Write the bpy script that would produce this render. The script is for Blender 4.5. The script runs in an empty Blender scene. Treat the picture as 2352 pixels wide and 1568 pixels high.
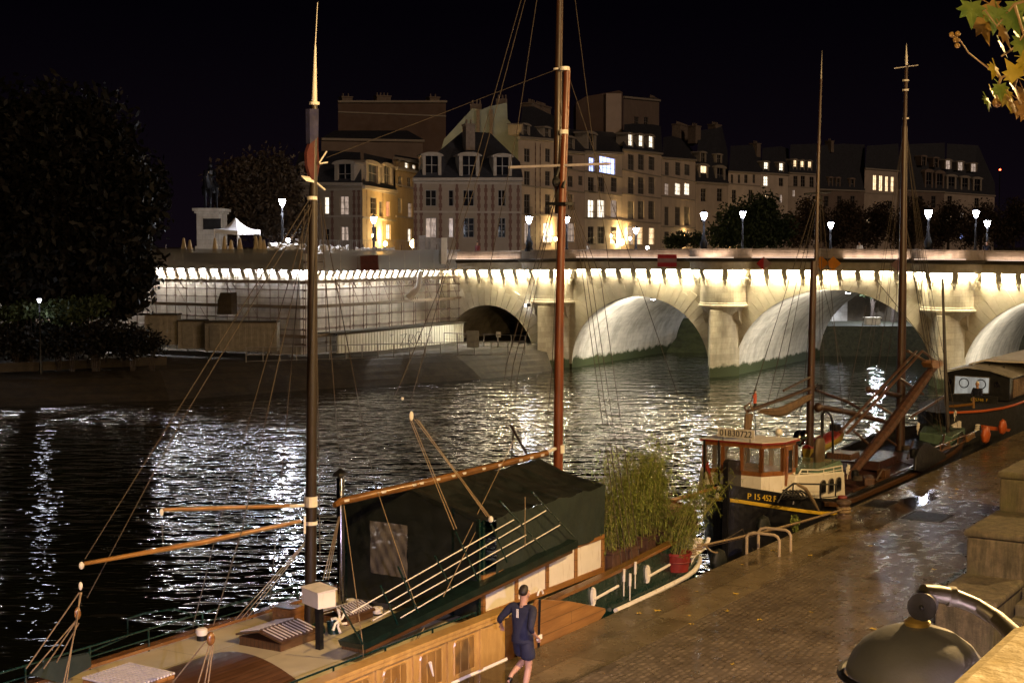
import bpy, math, random
import numpy as np
from mathutils import Matrix, Vector, Euler
R = math.radians
C = bpy.context.scene.collection
SC = bpy.context.scene
random.seed(7)

# ---------------------------------------------------------------- camera
CH = 9.3
PITCH = math.atan((784 - 565) / 3267.0)
cam_d = bpy.data.cameras.new('camera'); cam = bpy.data.objects.new('camera', cam_d); C.objects.link(cam)
cam.location = (0, 0, CH); cam.rotation_euler = (math.pi / 2 - PITCH, 0, 0)
cam_d.sensor_width = 36; cam_d.lens = 50.0; cam_d.clip_start = 0.1; cam_d.clip_end = 3000
SC.camera = cam
# ---------------------------------------------------------------- world (night sky) and the faint city glow
W = bpy.data.worlds.new('World'); SC.world = W; W.use_nodes = True
nt = W.node_tree; nt.nodes.clear()
wo = nt.nodes.new('ShaderNodeOutputWorld'); bg = nt.nodes.new('ShaderNodeBackground')
tc = nt.nodes.new('ShaderNodeTexCoord'); sx = nt.nodes.new('ShaderNodeSeparateXYZ'); rmp = nt.nodes.new('ShaderNodeValToRGB')
nt.links.new(tc.outputs['Generated'], sx.inputs[0]); nt.links.new(sx.outputs['Z'], rmp.inputs[0])
rmp.color_ramp.elements[0].position = 0.0; rmp.color_ramp.elements[0].color = (0.0017, 0.0010, 0.0018, 1)
rmp.color_ramp.elements[1].position = 0.16; rmp.color_ramp.elements[1].color = (0.00035, 0.0002, 0.0006, 1)
nt.links.new(rmp.outputs[0], bg.inputs[0]); bg.inputs[1].default_value = 1.0
nt.links.new(bg.outputs[0], wo.inputs[0])
def lamp(kind, name, loc, energy, color, size=0.1, rot=None, parent=None, size_y=None, spot=None, blend=.4):
    d = bpy.data.lights.new(name, kind); d.energy = energy; d.color = color
    if kind == 'AREA':
        d.size = size
        if size_y: d.shape = 'RECTANGLE'; d.size_y = size_y
    elif kind == 'SUN': d.angle = size
    else: d.shadow_soft_size = size
    if kind == 'SPOT': d.spot_size = spot; d.spot_blend = blend
    o = bpy.data.objects.new(name, d); C.objects.link(o); o.location = loc
    if rot: o.rotation_euler = rot
    if parent: o.parent = parent; 
    return o
lamp('SUN', 'city_glow', (0, 0, 60), 0.17, (1.0, .71, .50), R(12), (R(66), 0, R(44)))
SC.view_settings.view_transform = 'Standard'; SC.view_settings.look = 'None'
SC.view_settings.exposure = 1.3; SC.view_settings.gamma = 1.0
SODIUM = (1.0, .63, .25); COLD = (1.0, .965, .94); WARM = (1.0, .87, .56)

# ---------------------------------------------------------------- frames
def frame(ox, oy, ang): return Matrix.Translation((ox, oy, 0)) @ Matrix.Rotation(ang, 4, 'Z')
QM = frame(-.18, 24.52, R(57))          # quay frame: x along the quay away from us, y over the water
BM = frame(15.29, 102.56, R(-29.7))     # bridge frame: x along the bridge, y to its back
WM = Matrix.Identity(4)
cp, sp = math.cos(PITCH), math.sin(PITCH)
def ray(px, py):
    u = (px - 1176) / 3267.0; v = -(py - 784) / 3267.0
    return Vector((u, cp + v * sp, -sp + v * cp))
def at(px, py, y):                       # point at depth y
    d = ray(px, py); return Vector((0, 0, CH)) + d * (y / d.y)
def atz(px, py, z):                      # point on the level z
    d = ray(px, py); return Vector((0, 0, CH)) + d * ((z - CH) / d.z)
QI = QM.inverted()
def onb(px, py, b):                      # point on the upright plane b of the quay frame -> (a, b, z)
    o = QI @ Vector((0, 0, CH)); d = QI.to_3x3() @ ray(px, py); return o + d * ((b - o.y) / d.y)
def ona(px, py, a):
    o = QI @ Vector((0, 0, CH)); d = QI.to_3x3() @ ray(px, py); return o + d * ((a - o.x) / d.x)

# ---------------------------------------------------------------- objects
def wmat(o):
    m = o.matrix_basis.copy()
    while o.parent: o = o.parent; m = o.matrix_basis @ m
    return m
def tag(o, label=None, cat=None, group=None, kind=None):
    if label: o['label'] = label
    if cat: o['category'] = cat
    if group: o['group'] = group
    if kind: o['kind'] = kind
    return o
def thing(name, label, cat, fr=WM, loc=(0, 0, 0), group=None):
    o = bpy.data.objects.new(name, None); C.objects.link(o); o.empty_display_size = .3
    o.matrix_basis = fr @ Matrix.Translation(loc); o.rotation_mode = 'XYZ'
    return tag(o, label, cat, group)
class MB:
    def __init__(s, fr=WM): s.v = []; s.f = []; s.fr = fr
    def add(s, vs, fs):
        n = len(s.v); s.v += [tuple(p) for p in vs]; s.f += [tuple(i + n for i in f) for f in fs]; return s
    def quad(s, a, b, c, d): return s.add([a, b, c, d], [(0, 1, 2, 3)])
    def poly(s, ps): return s.add(ps, [tuple(range(len(ps)))])
    def box(s, x0, y0, z0, x1, y1, z1):
        v = [(x, y, z) for z in (z0, z1) for y in (y0, y1) for x in (x0, x1)]
        return s.add(v, [(0, 2, 3, 1), (4, 5, 7, 6), (0, 1, 5, 4), (2, 6, 7, 3), (0, 4, 6, 2), (1, 3, 7, 5)])
    def cbox(s, c, d, rot=(0, 0, 0)):
        m = Euler(rot).to_matrix(); c = Vector(c)
        v = [c + m @ Vector((x * d[0] / 2, y * d[1] / 2, z * d[2] / 2)) for z in (-1, 1) for y in (-1, 1) for x in (-1, 1)]
        return s.add(v, [(0, 2, 3, 1), (4, 5, 7, 6), (0, 1, 5, 4), (2, 6, 7, 3), (0, 4, 6, 2), (1, 3, 7, 5)])
    def tube(s, pts, r, n=8, cap=True):
        pts = [Vector(p) for p in pts]; k = len(pts); rr = r if isinstance(r, (list, tuple)) else [r] * k
        vs = []; u = None
        for i, p in enumerate(pts):
            t = (pts[min(i + 1, k - 1)] - pts[max(i - 1, 0)])
            if t.length < 1e-9: t = Vector((0, 0, 1))
            t.normalize()
            if u is None: u = t.orthogonal().normalized()
            u = (u - t * u.dot(t))
            if u.length < 1e-6: u = t.orthogonal()
            u.normalize(); w = t.cross(u)
            for j in range(n):
                a = 2 * math.pi * j / n; vs.append(p + (u * math.cos(a) + w * math.sin(a)) * rr[i])
        fs = [(i * n + j, i * n + (j + 1) % n, (i + 1) * n + (j + 1) % n, (i + 1) * n + j) for i in range(k - 1) for j in range(n)]
        if cap: fs += [tuple(range(n))[::-1], tuple((k - 1) * n + j for j in range(n))]
        return s.add(vs, fs)
    def lathe(s, c, prof, n=16, sc=(1, 1)):
        c = Vector(c); vs = [c + Vector((r * math.cos(2 * math.pi * j / n) * sc[0], r * math.sin(2 * math.pi * j / n) * sc[1], z)) for r, z in prof for j in range(n)]
        k = len(prof)
        fs = [(i * n + j, i * n + (j + 1) % n, (i + 1) * n + (j + 1) % n, (i + 1) * n + j) for i in range(k - 1) for j in range(n)]
        fs += [tuple(range(n))[::-1], tuple((k - 1) * n + j for j in range(n))]
        return s.add(vs, fs)
    def ball(s, c, r, n=10, sc=(1, 1, 1)):
        pr = [(max(.001, r * math.sin(math.pi * i / (n // 2 + 1))) , -r * math.cos(math.pi * i / (n // 2 + 1)) * sc[2]) for i in range(n // 2 + 2)]
        return s.lathe(c, pr, n, sc)
    def prism(s, pts, vec):
        n = len(pts); vec = Vector(vec); a = [Vector(p) for p in pts]
        return s.add(a + [p + vec for p in a], [tuple(range(n))[::-1], tuple(range(n, 2 * n))] + [(i, (i + 1) % n, n + (i + 1) % n, n + i) for i in range(n)])
    def build(s, name, m, parent=None, smooth=False, bevel=0):
        vs = [s.fr @ Vector(p) for p in s.v]
        o_m = wmat(parent) if parent else None
        org = Matrix.Identity(4)
        if parent: inv = o_m.inverted()
        else:
            a = np.array([list(p) for p in vs]); c = (a.min(0) + a.max(0)) / 2
            fx = s.fr.to_3x3().to_4x4(); org = Matrix.Translation((c[0], c[1], a[:, 2].min())) @ fx; inv = org.inverted()
        me = bpy.data.meshes.new(name); me.from_pydata([inv @ p for p in vs], [], s.f)
        me.materials.append(m)
        o = bpy.data.objects.new(name, me); C.objects.link(o)
        if parent: o.parent = parent
        else: o.matrix_basis = org
        if smooth:
            me.shade_smooth() if hasattr(me, 'shade_smooth') else None
            md = None
            try: me.set_sharp_from_angle(angle=R(40))
            except Exception: pass
        if bevel:
            b = o.modifiers.new('bevel', 'BEVEL'); b.width = bevel; b.segments = 2; b.limit_method = 'ANGLE'
        return o
def part(name, mb, m, parent, label=None, smooth=False, bevel=0, kind=None):
    o = mb.build(name, m, parent, smooth, bevel); tag(o, label, kind=kind); return o
def single(name, mb, m, label, cat, group=None, smooth=False, bevel=0):
    return tag(mb.build(name, m, None, smooth, bevel), label, cat, group)
def struct(name, mb, m, smooth=False, kind='structure'):
    o = mb.build(name, m, None, smooth); o['kind'] = kind; return o
def copy_tree(o, parent=None):
    c = o.copy(); C.objects.link(c); c.parent = parent
    for ch in list(o.children): copy_tree(ch, c)
    return c
def text_mesh(s, size, depth=.01):
    cu = bpy.data.curves.new('lettering', 'FONT'); cu.body = s; cu.size = size; cu.extrude = depth; cu.align_x = 'CENTER'; cu.align_y = 'CENTER'
    o = bpy.data.objects.new('lettering', cu); C.objects.link(o); bpy.context.view_layer.update()
    me = bpy.data.meshes.new_from_object(o.evaluated_get(bpy.context.evaluated_depsgraph_get()))
    vs = [v.co.copy() for v in me.vertices]; fs = [tuple(p.vertices) for p in me.polygons]
    bpy.data.objects.remove(o); bpy.data.meshes.remove(me); return vs, fs

# ---------------------------------------------------------------- materials
class N:
    def __init__(s, name):
        s.m = bpy.data.materials.new(name); s.m.use_nodes = True; s.t = s.m.node_tree
        s.b = s.t.nodes['Principled BSDF']; s.out = s.t.nodes['Material Output']
        s.tc = s.t.nodes.new('ShaderNodeTexCoord').outputs['Object']
    def n(s, k, **kw):
        x = s.t.nodes.new(k)
        for a, b in kw.items(): setattr(x, a, b)
        return x
    def l(s, a, b): s.t.links.new(a, b)
    def noise(s, sc, det=4, rough=.6, vec=None, stretch=None):
        x = s.n('ShaderNodeTexNoise'); x.inputs['Scale'].default_value = sc; x.inputs['Detail'].default_value = det; x.inputs['Roughness'].default_value = rough
        v = vec or s.tc
        if stretch:
            mp = s.n('ShaderNodeMapping'); mp.inputs['Scale'].default_value = stretch; s.l(v, mp.inputs[0]); v = mp.outputs[0]
        s.l(v, x.inputs['Vector']); return x.outputs['Fac']
    def ramp(s, f, stops):
        x = s.n('ShaderNodeValToRGB'); e = x.color_ramp.elements
        while len(e) < len(stops): e.new(.5)
        for i, (p, c) in enumerate(stops):
            e[i].position = p; e[i].color = (c, c, c, 1) if isinstance(c, (int, float)) else (*c, 1)
        s.l(f, x.inputs[0]); return x.outputs[0]
    def mix(s, f, a, b, mode='MIX'):
        x = s.n('ShaderNodeMix', data_type='RGBA', blend_type=mode)
        for i, v in ((0, f), (6, a), (7, b)):
            if isinstance(v, (int, float)): x.inputs[i].default_value = v if i == 0 else (v, v, v, 1)
            elif isinstance(v, tuple): x.inputs[i].default_value = (*v, 1)
            else: s.l(v, x.inputs[i])
        return x.outputs[2]
    def bump(s, h, st=.3, d=.02, prev=None):
        x = s.n('ShaderNodeBump'); x.inputs['Strength'].default_value = st; x.inputs['Distance'].default_value = d
        s.l(h, x.inputs['Height'])
        if prev: s.l(prev, x.inputs['Normal'])
        return x.outputs[0]
    def wallvec(s, k=1):
        sp_ = s.n('ShaderNodeSeparateXYZ'); s.l(s.tc, sp_.inputs[0]); ad = s.n('ShaderNodeMath'); s.l(sp_.outputs[0], ad.inputs[0]); s.l(sp_.outputs[1], ad.inputs[1])
        cb = s.n('ShaderNodeCombineXYZ'); s.l(ad.outputs[0], cb.inputs[0]); s.l(sp_.outputs[2], cb.inputs[1]); return cb.outputs[0]
    def brick(s, vec, w, h, mortar=.01, c=(.9, 1.0), off=.5, smooth=.1, mc=.35):
        x = s.n('ShaderNodeTexBrick'); s.l(vec, x.inputs['Vector']); x.inputs['Scale'].default_value = 1
        x.inputs['Brick Width'].default_value = w; x.inputs['Row Height'].default_value = h; x.inputs['Mortar Size'].default_value = mortar
        x.inputs['Mortar Smooth'].default_value = smooth; x.offset = off
        x.inputs['Color1'].default_value = (c[0],) * 3 + (1,); x.inputs['Color2'].default_value = (c[1],) * 3 + (1,); x.inputs['Mortar'].default_value = (mc, mc, mc, 1)
        return x
def M(name, col, rough=.6, metal=0, var=.25, sc=3, bump=.15, bsc=40, spec=.5, coat=0):
    k = N(name); f = k.noise(sc, 6)
    c2 = tuple(min(1, c * (1 + var)) for c in col); c1 = tuple(c * (1 - var) for c in col)
    k.l(k.ramp(f, [(.3, c1), (.7, c2)]), k.b.inputs['Base Color'])
    r = k.ramp(k.noise(sc * 2.7, 4), [(.3, max(.03, rough * .75)), (.7, min(1, rough * 1.25))]); k.l(r, k.b.inputs['Roughness'])
    k.b.inputs['Metallic'].default_value = metal; k.b.inputs['Specular IOR Level'].default_value = spec; k.b.inputs['Coat Weight'].default_value = coat
    if bump: k.l(k.bump(k.noise(bsc, 3), bump, .01), k.b.inputs['Normal'])
    return k.m
def emit(name, col, st):
    k = N(name); k.b.inputs['Base Color'].default_value = (*col, 1); k.b.inputs['Emission Color'].default_value = (*col, 1); k.b.inputs['Emission Strength'].default_value = st; return k.m
def litwin(name, c1, c2, st, sc=1.3):    # a lit window: curtain folds and furniture shapes inside
    k = N(name); f = k.noise(sc, 3, stretch=(3, 3, 1)); k.l(k.ramp(f, [(.3, c2), (.62, c1)]), k.b.inputs['Emission Color'])
    k.b.inputs['Base Color'].default_value = (.02, .02, .02, 1); k.b.inputs['Emission Strength'].default_value = st; k.b.inputs['Roughness'].default_value = .1; return k.m
def wood(name, c1, c2, rough=.35, axis=(1, 12, 12), sc=1.6, coat=.3, plank=None):
    k = N(name); f = k.noise(sc, 8, .65, stretch=axis); col = k.ramp(f, [(.3, c1), (.7, c2)])
    g = k.noise(.9, 3); col = k.mix(k.ramp(g, [(.35, .0), (.7, .35)]), col, tuple(c * .45 for c in c1))
    nb = k.bump(f, .25, .004)
    if plank:
        br = k.brick(k.wallvec() if plank[2] else k.tc, plank[0], plank[1], .006, smooth=0); col = k.mix(1, col, br.outputs[0], 'MULTIPLY'); nb = k.bump(br.outputs['Fac'], -.5, .01, nb)
    k.l(col, k.b.inputs['Base Color']); k.b.inputs['Roughness'].default_value = rough; k.b.inputs['Coat Weight'].default_value = coat; k.b.inputs['Coat Roughness'].default_value = .2
    k.l(nb, k.b.inputs['Normal']); return k.m
def stone(name, c1, c2, bw=.9, bh=.38, rough=.85, mortar=.012, dirt=.5, algae=False, contrast=(.82, 1)):
    k = N(name); wv = k.wallvec(); br = k.brick(wv, bw, bh, mortar, contrast, mc=.6)
    f = k.noise(1.6, 8, .7); col = k.ramp(f, [(.28, c1), (.72, c2)]); col = k.mix(.85, col, br.outputs[0], 'MULTIPLY')
    st = k.noise(.55, 6, .65, stretch=(1.6, 1.6, .5)); col = k.mix(k.ramp(st, [(.45, 0.0), (.75, dirt)]), col, tuple(c * .35 for c in c1))
    if algae:
        sz = k.n('ShaderNodeSeparateXYZ'); k.l(k.tc, sz.inputs[0]); ad = k.n('ShaderNodeMath', operation='MULTIPLY_ADD')
        k.l(k.noise(.9, 6), ad.inputs[0]); ad.inputs[1].default_value = -1.2; k.l(sz.outputs[2], ad.inputs[2])
        col = k.mix(k.ramp(ad.outputs[0], [(.0, 1.0), (.2, 0.0)]), col, (.030, .040, .008))
    k.l(col, k.b.inputs['Base Color']); k.b.inputs['Roughness'].default_value = rough
    nb = k.bump(k.noise(14, 5), .35, .02); nb = k.bump(br.outputs['Fac'], -.35, .012, nb); k.l(nb, k.b.inputs['Normal']); return k.m

MAT = {}
MAT['bridge'] = stone('bridge_limestone', (.42, .36, .25), (.60, .53, .39), 1.15, .40, mortar=.012, algae=True, dirt=.75, contrast=(.70, 1))
MAT['vous'] = M('voussoir_limestone', (.43, .38, .28), .85, var=.16, sc=1.3, bump=.4, bsc=9)
MAT['trim'] = M('carved_limestone', (.42, .37, .28), .85, var=.25, sc=2, bump=.3, bsc=12)
MAT['parapet'] = stone('parapet_stone', (.30, .24, .18), (.46, .38, .29), 1.6, .62, dirt=.8)
MAT['barrel'] = stone('barrel_stone', (.46, .42, .34), (.64, .59, .50), .9, .36, mortar=.008, algae=True, dirt=.85, contrast=(.80, 1))
MAT['terrace'] = stone('terrace_limestone', (.33, .29, .23), (.44, .39, .31), dirt=.85)
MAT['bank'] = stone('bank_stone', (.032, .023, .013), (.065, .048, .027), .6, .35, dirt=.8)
MAT['moss'] = M('mossy_bank', (.045, .050, .015), .95, var=.6, sc=.8, bump=1, bsc=6)
MAT['garden'] = M('garden_soil', (.03, .03, .015), .95, var=.5)
MAT['iron'] = M('dark_iron', (.018, .018, .020), .45, .6)
MAT['steel'] = M('galvanised_tube', (.30, .28, .26), .4, .8)
MAT['rust'] = M('rusty_scaffold_tube', (.16, .11, .085), .55, .5)
MAT['plank'] = wood('scaffold_plank', (.12, .085, .05), (.24, .17, .10), .7, coat=0)
def dirty_white():
    k = N('stained_white_paint'); col = k.ramp(k.noise(3, 5), [(.3, (.70, .66, .58)), (.7, (.80, .76, .68))])
    col = k.mix(k.ramp(k.noise(4.5, 7, .7, stretch=(2.5, 2.5, .3)), [(.56, 0.0), (.74, .75)]), col, (.30, .21, .12)); k.l(col, k.b.inputs['Base Color'])
    k.l(k.ramp(k.noise(6, 4), [(.3, .3), (.7, .55)]), k.b.inputs['Roughness']); k.l(k.bump(k.noise(25, 4), .15, .004), k.b.inputs['Normal']); return k.m
MAT['white'] = dirty_white()
MAT['offwhite'] = M('weathered_white_paint', (.62, .58, .52), .45, var=.15, sc=5)
MAT['cream'] = wood('cream_deck', (.50, .44, .29), (.62, .56, .39), .35, (1, 1.4, 1.4), .8, coat=.25, plank=(1.9, 1.05, False))
MAT['green'] = M('dark_green_paint', (.004, .022, .018), .28, var=.3, sc=2.2, coat=.5)
MAT['black'] = M('black_hull_paint', (.008, .008, .010), .38, var=.4, sc=3, coat=.15)
MAT['blackdull'] = M('dull_black_paint', (.007, .007, .008), .8, var=.4, sc=3)
MAT['yellow'] = M('yellow_paint', (.55, .36, .03), .35, var=.12)
MAT['redp'] = M('red_paint', (.19, .018, .014), .5)
MAT['flagred'] = M('flag_red_cloth', (.075, .014, .012), .85)
MAT['varnish'] = wood('varnished_wood', (.11, .045, .014), (.26, .12, .035), .25, coat=.6)
MAT['gold_wood'] = wood('golden_varnished_panel', (.36, .20, .055), (.56, .35, .11), .28, (3, 3, 1), 2.4, coat=.5)
MAT['spar'] = wood('varnished_spar', (.17, .075, .020), (.36, .18, .045), .28, (1.2, 14, 14), 1.5, coat=.6)
MAT['mast_red'] = wood('reddish_varnished_mast', (.09, .020, .008), (.24, .065, .020), .42, (7, 7, .7), 1.8, coat=.25)
MAT['mast_brown'] = wood('brown_oiled_mast', (.018, .008, .005), (.070, .030, .014), .45, (8, 8, .7), 1.8, coat=.15)
MAT['mast_dark'] = wood('dark_oiled_mast', (.010, .006, .004), (.032, .018, .010), .5, (8, 8, .7), 2.0, coat=.1)
MAT['inset'] = wood('inset_panel_wood', (.17, .085, .022), (.30, .165, .045), .3, (3, 3, 1), 2.4, coat=.4)
MAT['orange_wood'] = wood('orange_teak', (.24, .105, .03), (.40, .20, .06), .3, (1, 9, 9), 1.4, coat=.4, plank=(6, .24, True))
MAT['cabin_wood'] = wood('wheelhouse_teak', (.17, .060, .018), (.32, .13, .04), .3, (4, 4, 1), 2.2, coat=.5)
MAT['hatch'] = wood('hatch_teak', (.055, .024, .010), (.12, .055, .022), .35, (1, 8, 8), 2, coat=.4, plank=(4, .09, False))
MAT['rope'] = M('hemp_rope', (.22, .155, .085), .9, var=.3, sc=30, bump=.6, bsc=120)
MAT['rope_dark'] = M('tarred_rope', (.045, .033, .024), .85, var=.3, sc=20)
MAT['tarp'] = M('green_black_tarpaulin', (.0035, .006, .005), .6, var=.4, sc=1.6, bump=.5, bsc=3)
MAT['canvas'] = M('dark_green_canvas', (.009, .018, .014), .8, var=.25, sc=1.4, bump=.5, bsc=4)
MAT['sail'] = M('brown_furled_sail', (.12, .075, .042), .9, var=.3, sc=6, bump=.8, bsc=12)
MAT['chrome'] = M('polished_steel', (.5, .5, .5), .14, 1, var=.1)
MAT['terracotta'] = M('brown_planter', (.09, .045, .03), .7)
MAT['orange'] = M('orange_buoy_plastic', (.42, .085, .018), .4, var=.1)
MAT['hold'] = M('red_oxide_hatch_cover', (.030, .011, .009), .42, var=.5, sc=2.5, bump=.5, bsc=7)
MAT['deckgreen'] = M('pale_green_deck', (.14, .22, .17), .18, var=.2, coat=.4)
MAT['slate'] = M('slate_roof', (.030, .030, .036), .6, var=.4, sc=2)
MAT['cobalt'] = M('blue_black_cloth', (.012, .014, .035), .85)
def glass():
    k = N('window_glass'); k.b.inputs['Base Color'].default_value = (.01, .01, .012, 1); k.b.inputs['Roughness'].default_value = .06; k.b.inputs['Specular IOR Level'].default_value = .8; return k.m
MAT['glass'] = glass()
def clear(name, tint, a, rough=.1):
    k = N(name); tr = k.n('ShaderNodeBsdfTransparent'); tr.inputs[0].default_value = (*tint, 1); mx = k.n('ShaderNodeMixShader'); mx.inputs[0].default_value = a
    k.b.inputs['Base Color'].default_value = (*tint, 1); k.b.inputs['Roughness'].default_value = rough
    k.l(tr.outputs[0], mx.inputs[1]); k.l(k.b.outputs[0], mx.inputs[2]); k.l(mx.outputs[0], k.out.inputs[0]); return k.m
MAT['pane'] = clear('clear_pane', (.8, .8, .8), .12)
MAT['net'] = clear('debris_net', (.55, .55, .52), .30, .8)
MAT['vinyl'] = clear('cloudy_vinyl_window', (.30, .27, .24), .35, .16)
def water():
    k = N('river_water'); b = k.b; b.inputs['Base Color'].default_value = (.006, .007, .004, 1); b.inputs['Roughness'].default_value = .02; b.inputs['IOR'].default_value = 1.45
    b.inputs['Specular IOR Level'].default_value = .75
    n1 = k.noise(.60, 2, .5, stretch=(.7, 1.4, 1)); n2 = k.noise(1.15, 2, .5, stretch=(.65, 1.25, 1)); n3 = k.noise(3.4, 1, .4, stretch=(.5, 1.2, 1))
    x = k.bump(n1, 1, .14); x = k.bump(n2, 1, .095, x); x = k.bump(n3, 1, .020, x); k.l(x, b.inputs['Normal']); return k.m
MAT['water'] = water()
def wet(name, c1, c2, bw, bh, mortar, st, puddle=.5, off=.5, disp=.02):
    k = N(name); wn_ = k.n('ShaderNodeTexNoise'); wn_.inputs['Scale'].default_value = 1.5; wn_.inputs['Detail'].default_value = 3; k.l(k.tc, wn_.inputs['Vector']); vm = k.n('ShaderNodeVectorMath', operation='MULTIPLY_ADD'); k.l(wn_.outputs['Color'], vm.inputs[0]); vm.inputs[1].default_value = (bw * 1.5, bh * 2.0, 0) if bw < 1 else (.05, .05, 0); k.l(k.tc, vm.inputs[2])
    br = k.brick(vm.outputs[0], bw, bh, mortar, (.62, 1.0), off, mc=.5); f = k.noise(1.1, 7, .7); col = k.mix(1, k.ramp(f, [(.3, c1), (.7, c2)]), br.outputs[0], 'MULTIPLY')
    pud = k.ramp(k.noise(.34, 6, .62, stretch=(.6, 1.3, 1)), [(puddle, 0.0), (puddle + .09, 1.0)])
    col = k.mix(pud, col, tuple(c * .42 for c in c1)); k.l(col, k.b.inputs['Base Color'])
    k.l(k.mix(pud, k.ramp(k.noise(3.1, 5), [(.3, .18), (.7, .42)]), (.05,) * 3), k.b.inputs['Roughness'])
    h = k.mix(pud, br.outputs['Fac'], (.6,) * 3); nb = k.bump(h, -st, disp); nz = k.mix(pud, k.noise(11, 4), (.5,) * 3); k.l(k.bump(nz, .5, .014, nb), k.b.inputs['Normal']); return k.m
MAT['slab'] = wet('wet_quay_slabs', (.11, .085, .048), (.22, .175, .105), 3.2, 1.6, .02, .5, .47)
MAT['cobble'] = wet('wet_cobbles', (.10, .08, .058), (.26, .21, .15), .19, .125, .026, 1, .60, .5, .05)
def leafmat(name, c1, c2, sc=2, tr=.25):
    k = N(name); k.l(k.ramp(k.noise(sc, 3), [(.35, c1), (.65, c2)]), k.b.inputs['Base Color']); k.b.inputs['Roughness'].default_value = .6
    k.b.inputs['Specular IOR Level'].default_value = .25; return k.m
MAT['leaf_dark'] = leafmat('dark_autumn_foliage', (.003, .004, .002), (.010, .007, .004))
MAT['leaf_brown'] = leafmat('russet_foliage', (.03, .019, .011), (.07, .047, .025))
MAT['leaf_green'] = leafmat('green_foliage', (.014, .024, .008), (.045, .060, .020))
MAT['bamboo'] = leafmat('bamboo_foliage', (.085, .11, .018), (.24, .28, .06), 6)
MAT['bark'] = M('bark', (.045, .032, .024), .9, var=.4, bump=.8, bsc=8)

# ================================================================ ground and water
mb = MB(); mb.quad((-260, -60, 0), (320, -60, 0), (320, 420, 0), (-260, 420, 0)); struct('river_water', mb, MAT['water'])
mb = MB(); mb.quad((-900, -300, -3), (1200, -300, -3), (1200, 1500, -3), (-900, 1500, -3)); struct('riverbed', mb, MAT['garden'])
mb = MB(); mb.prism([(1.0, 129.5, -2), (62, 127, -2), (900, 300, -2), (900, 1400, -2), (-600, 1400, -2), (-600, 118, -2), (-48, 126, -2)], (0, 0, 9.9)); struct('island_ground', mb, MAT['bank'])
# upper quay on our side and the lower quay we look down on
mb = MB(QM); mb.box(-60, -90, -2.5, 42.5 + 120, -13.3, 7.6); struct('upper_quay_ground', mb, MAT['cobble'])
mb = MB(QM); mb.box(-45, -13.4, -2.5, 92, -1.6, 2.0); struct('cobbled_quay', mb, MAT['cobble'])
mb = MB(QM); mb.box(-45, -1.6, -2.5, 92, 0, 2.004); struct('quay_edge_slabs', mb, MAT['slab'])
# island banks: walkway on top, slope into the water
top = [(-75, 84), (-33, 88), (-22.5, 90), (-17.2, 93), (-4.5, 101), (2.4, 108.5)]
wat = [(-75, 74), (-29.5, 80.5), (-20.3, 84.6), (-12.4, 91.5), (-1.5, 98.8), (3.2, 105.5)]
mb = MB()
for i in range(5):
    for k in range(6):
        def P(i, t):
            (x0, y0), (x1, y1) = top[i], wat[i]; return (x0 + (x1 - x0) * t, y0 + (y1 - y0) * t, 1.75 - 2.3 * t ** 1.3)
        mb.quad(P(i, k / 6), P(i, (k + 1) / 6), P(i + 1, (k + 1) / 6), P(i + 1, k / 6))
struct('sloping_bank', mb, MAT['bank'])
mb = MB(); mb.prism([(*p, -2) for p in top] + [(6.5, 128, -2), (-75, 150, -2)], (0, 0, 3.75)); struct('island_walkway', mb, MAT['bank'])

# ================================================================ the stone bridge
def zc(s): return 7.62 - .0004 * (s - 3) ** 2
ARCH = [(-19.8, 4.2, 4.35, .3), (-6.7, 5.6, 5.27, .3), (7.93, 7.05, 5.98, .3), (22.8, 6.0, 5.7, .3), (35.9, 5.0, 4.8, .3)]
PIERS = [-13.9, 0.0, 15.85, 29.85]
S0, S1, DEEP = -24.3, 47.0, 20.0
RB = 1.7
def archz(s):
    for c, a, b, z in ARCH:
        if abs(s - c) < a: return z + b * math.sqrt(1 - ((s - c) / a) ** 2)
    return None
bridge = thing('stone_bridge', 'long floodlit limestone bridge with round arches and carved corbels across the river', 'bridge', BM)
mb = MB(BM)
cols = [S0]
for c, a, b, z in ARCH:
    cols += [c - a] + [c - a * math.cos(math.pi * i / 40) for i in range(1, 40)] + [c + a]
cols.append(S1); cols = sorted(set(round(c, 4) for c in cols))
for s0, s1 in zip(cols, cols[1:]):
    mid = archz((s0 + s1) / 2)
    b0, b1 = (archz(s0) or .3, archz(s1) or .3) if mid else (-2, -2)
    for n_, fl in ((0, 0), (DEEP, 1)):
        q = [(s0, n_, b0), (s1, n_, b1), (s1, n_, zc(s1) + .3), (s0, n_, zc(s0) + .3)]
        mb.poly(q[::-1] if fl else q)
    mb.quad((s0, 0, zc(s0) + .3), (s1, 0, zc(s1) + .3), (s1, DEEP, zc(s1) + .3), (s0, DEEP, zc(s0) + .3))
part('wall', mb, MAT['bridge'], bridge)
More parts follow.
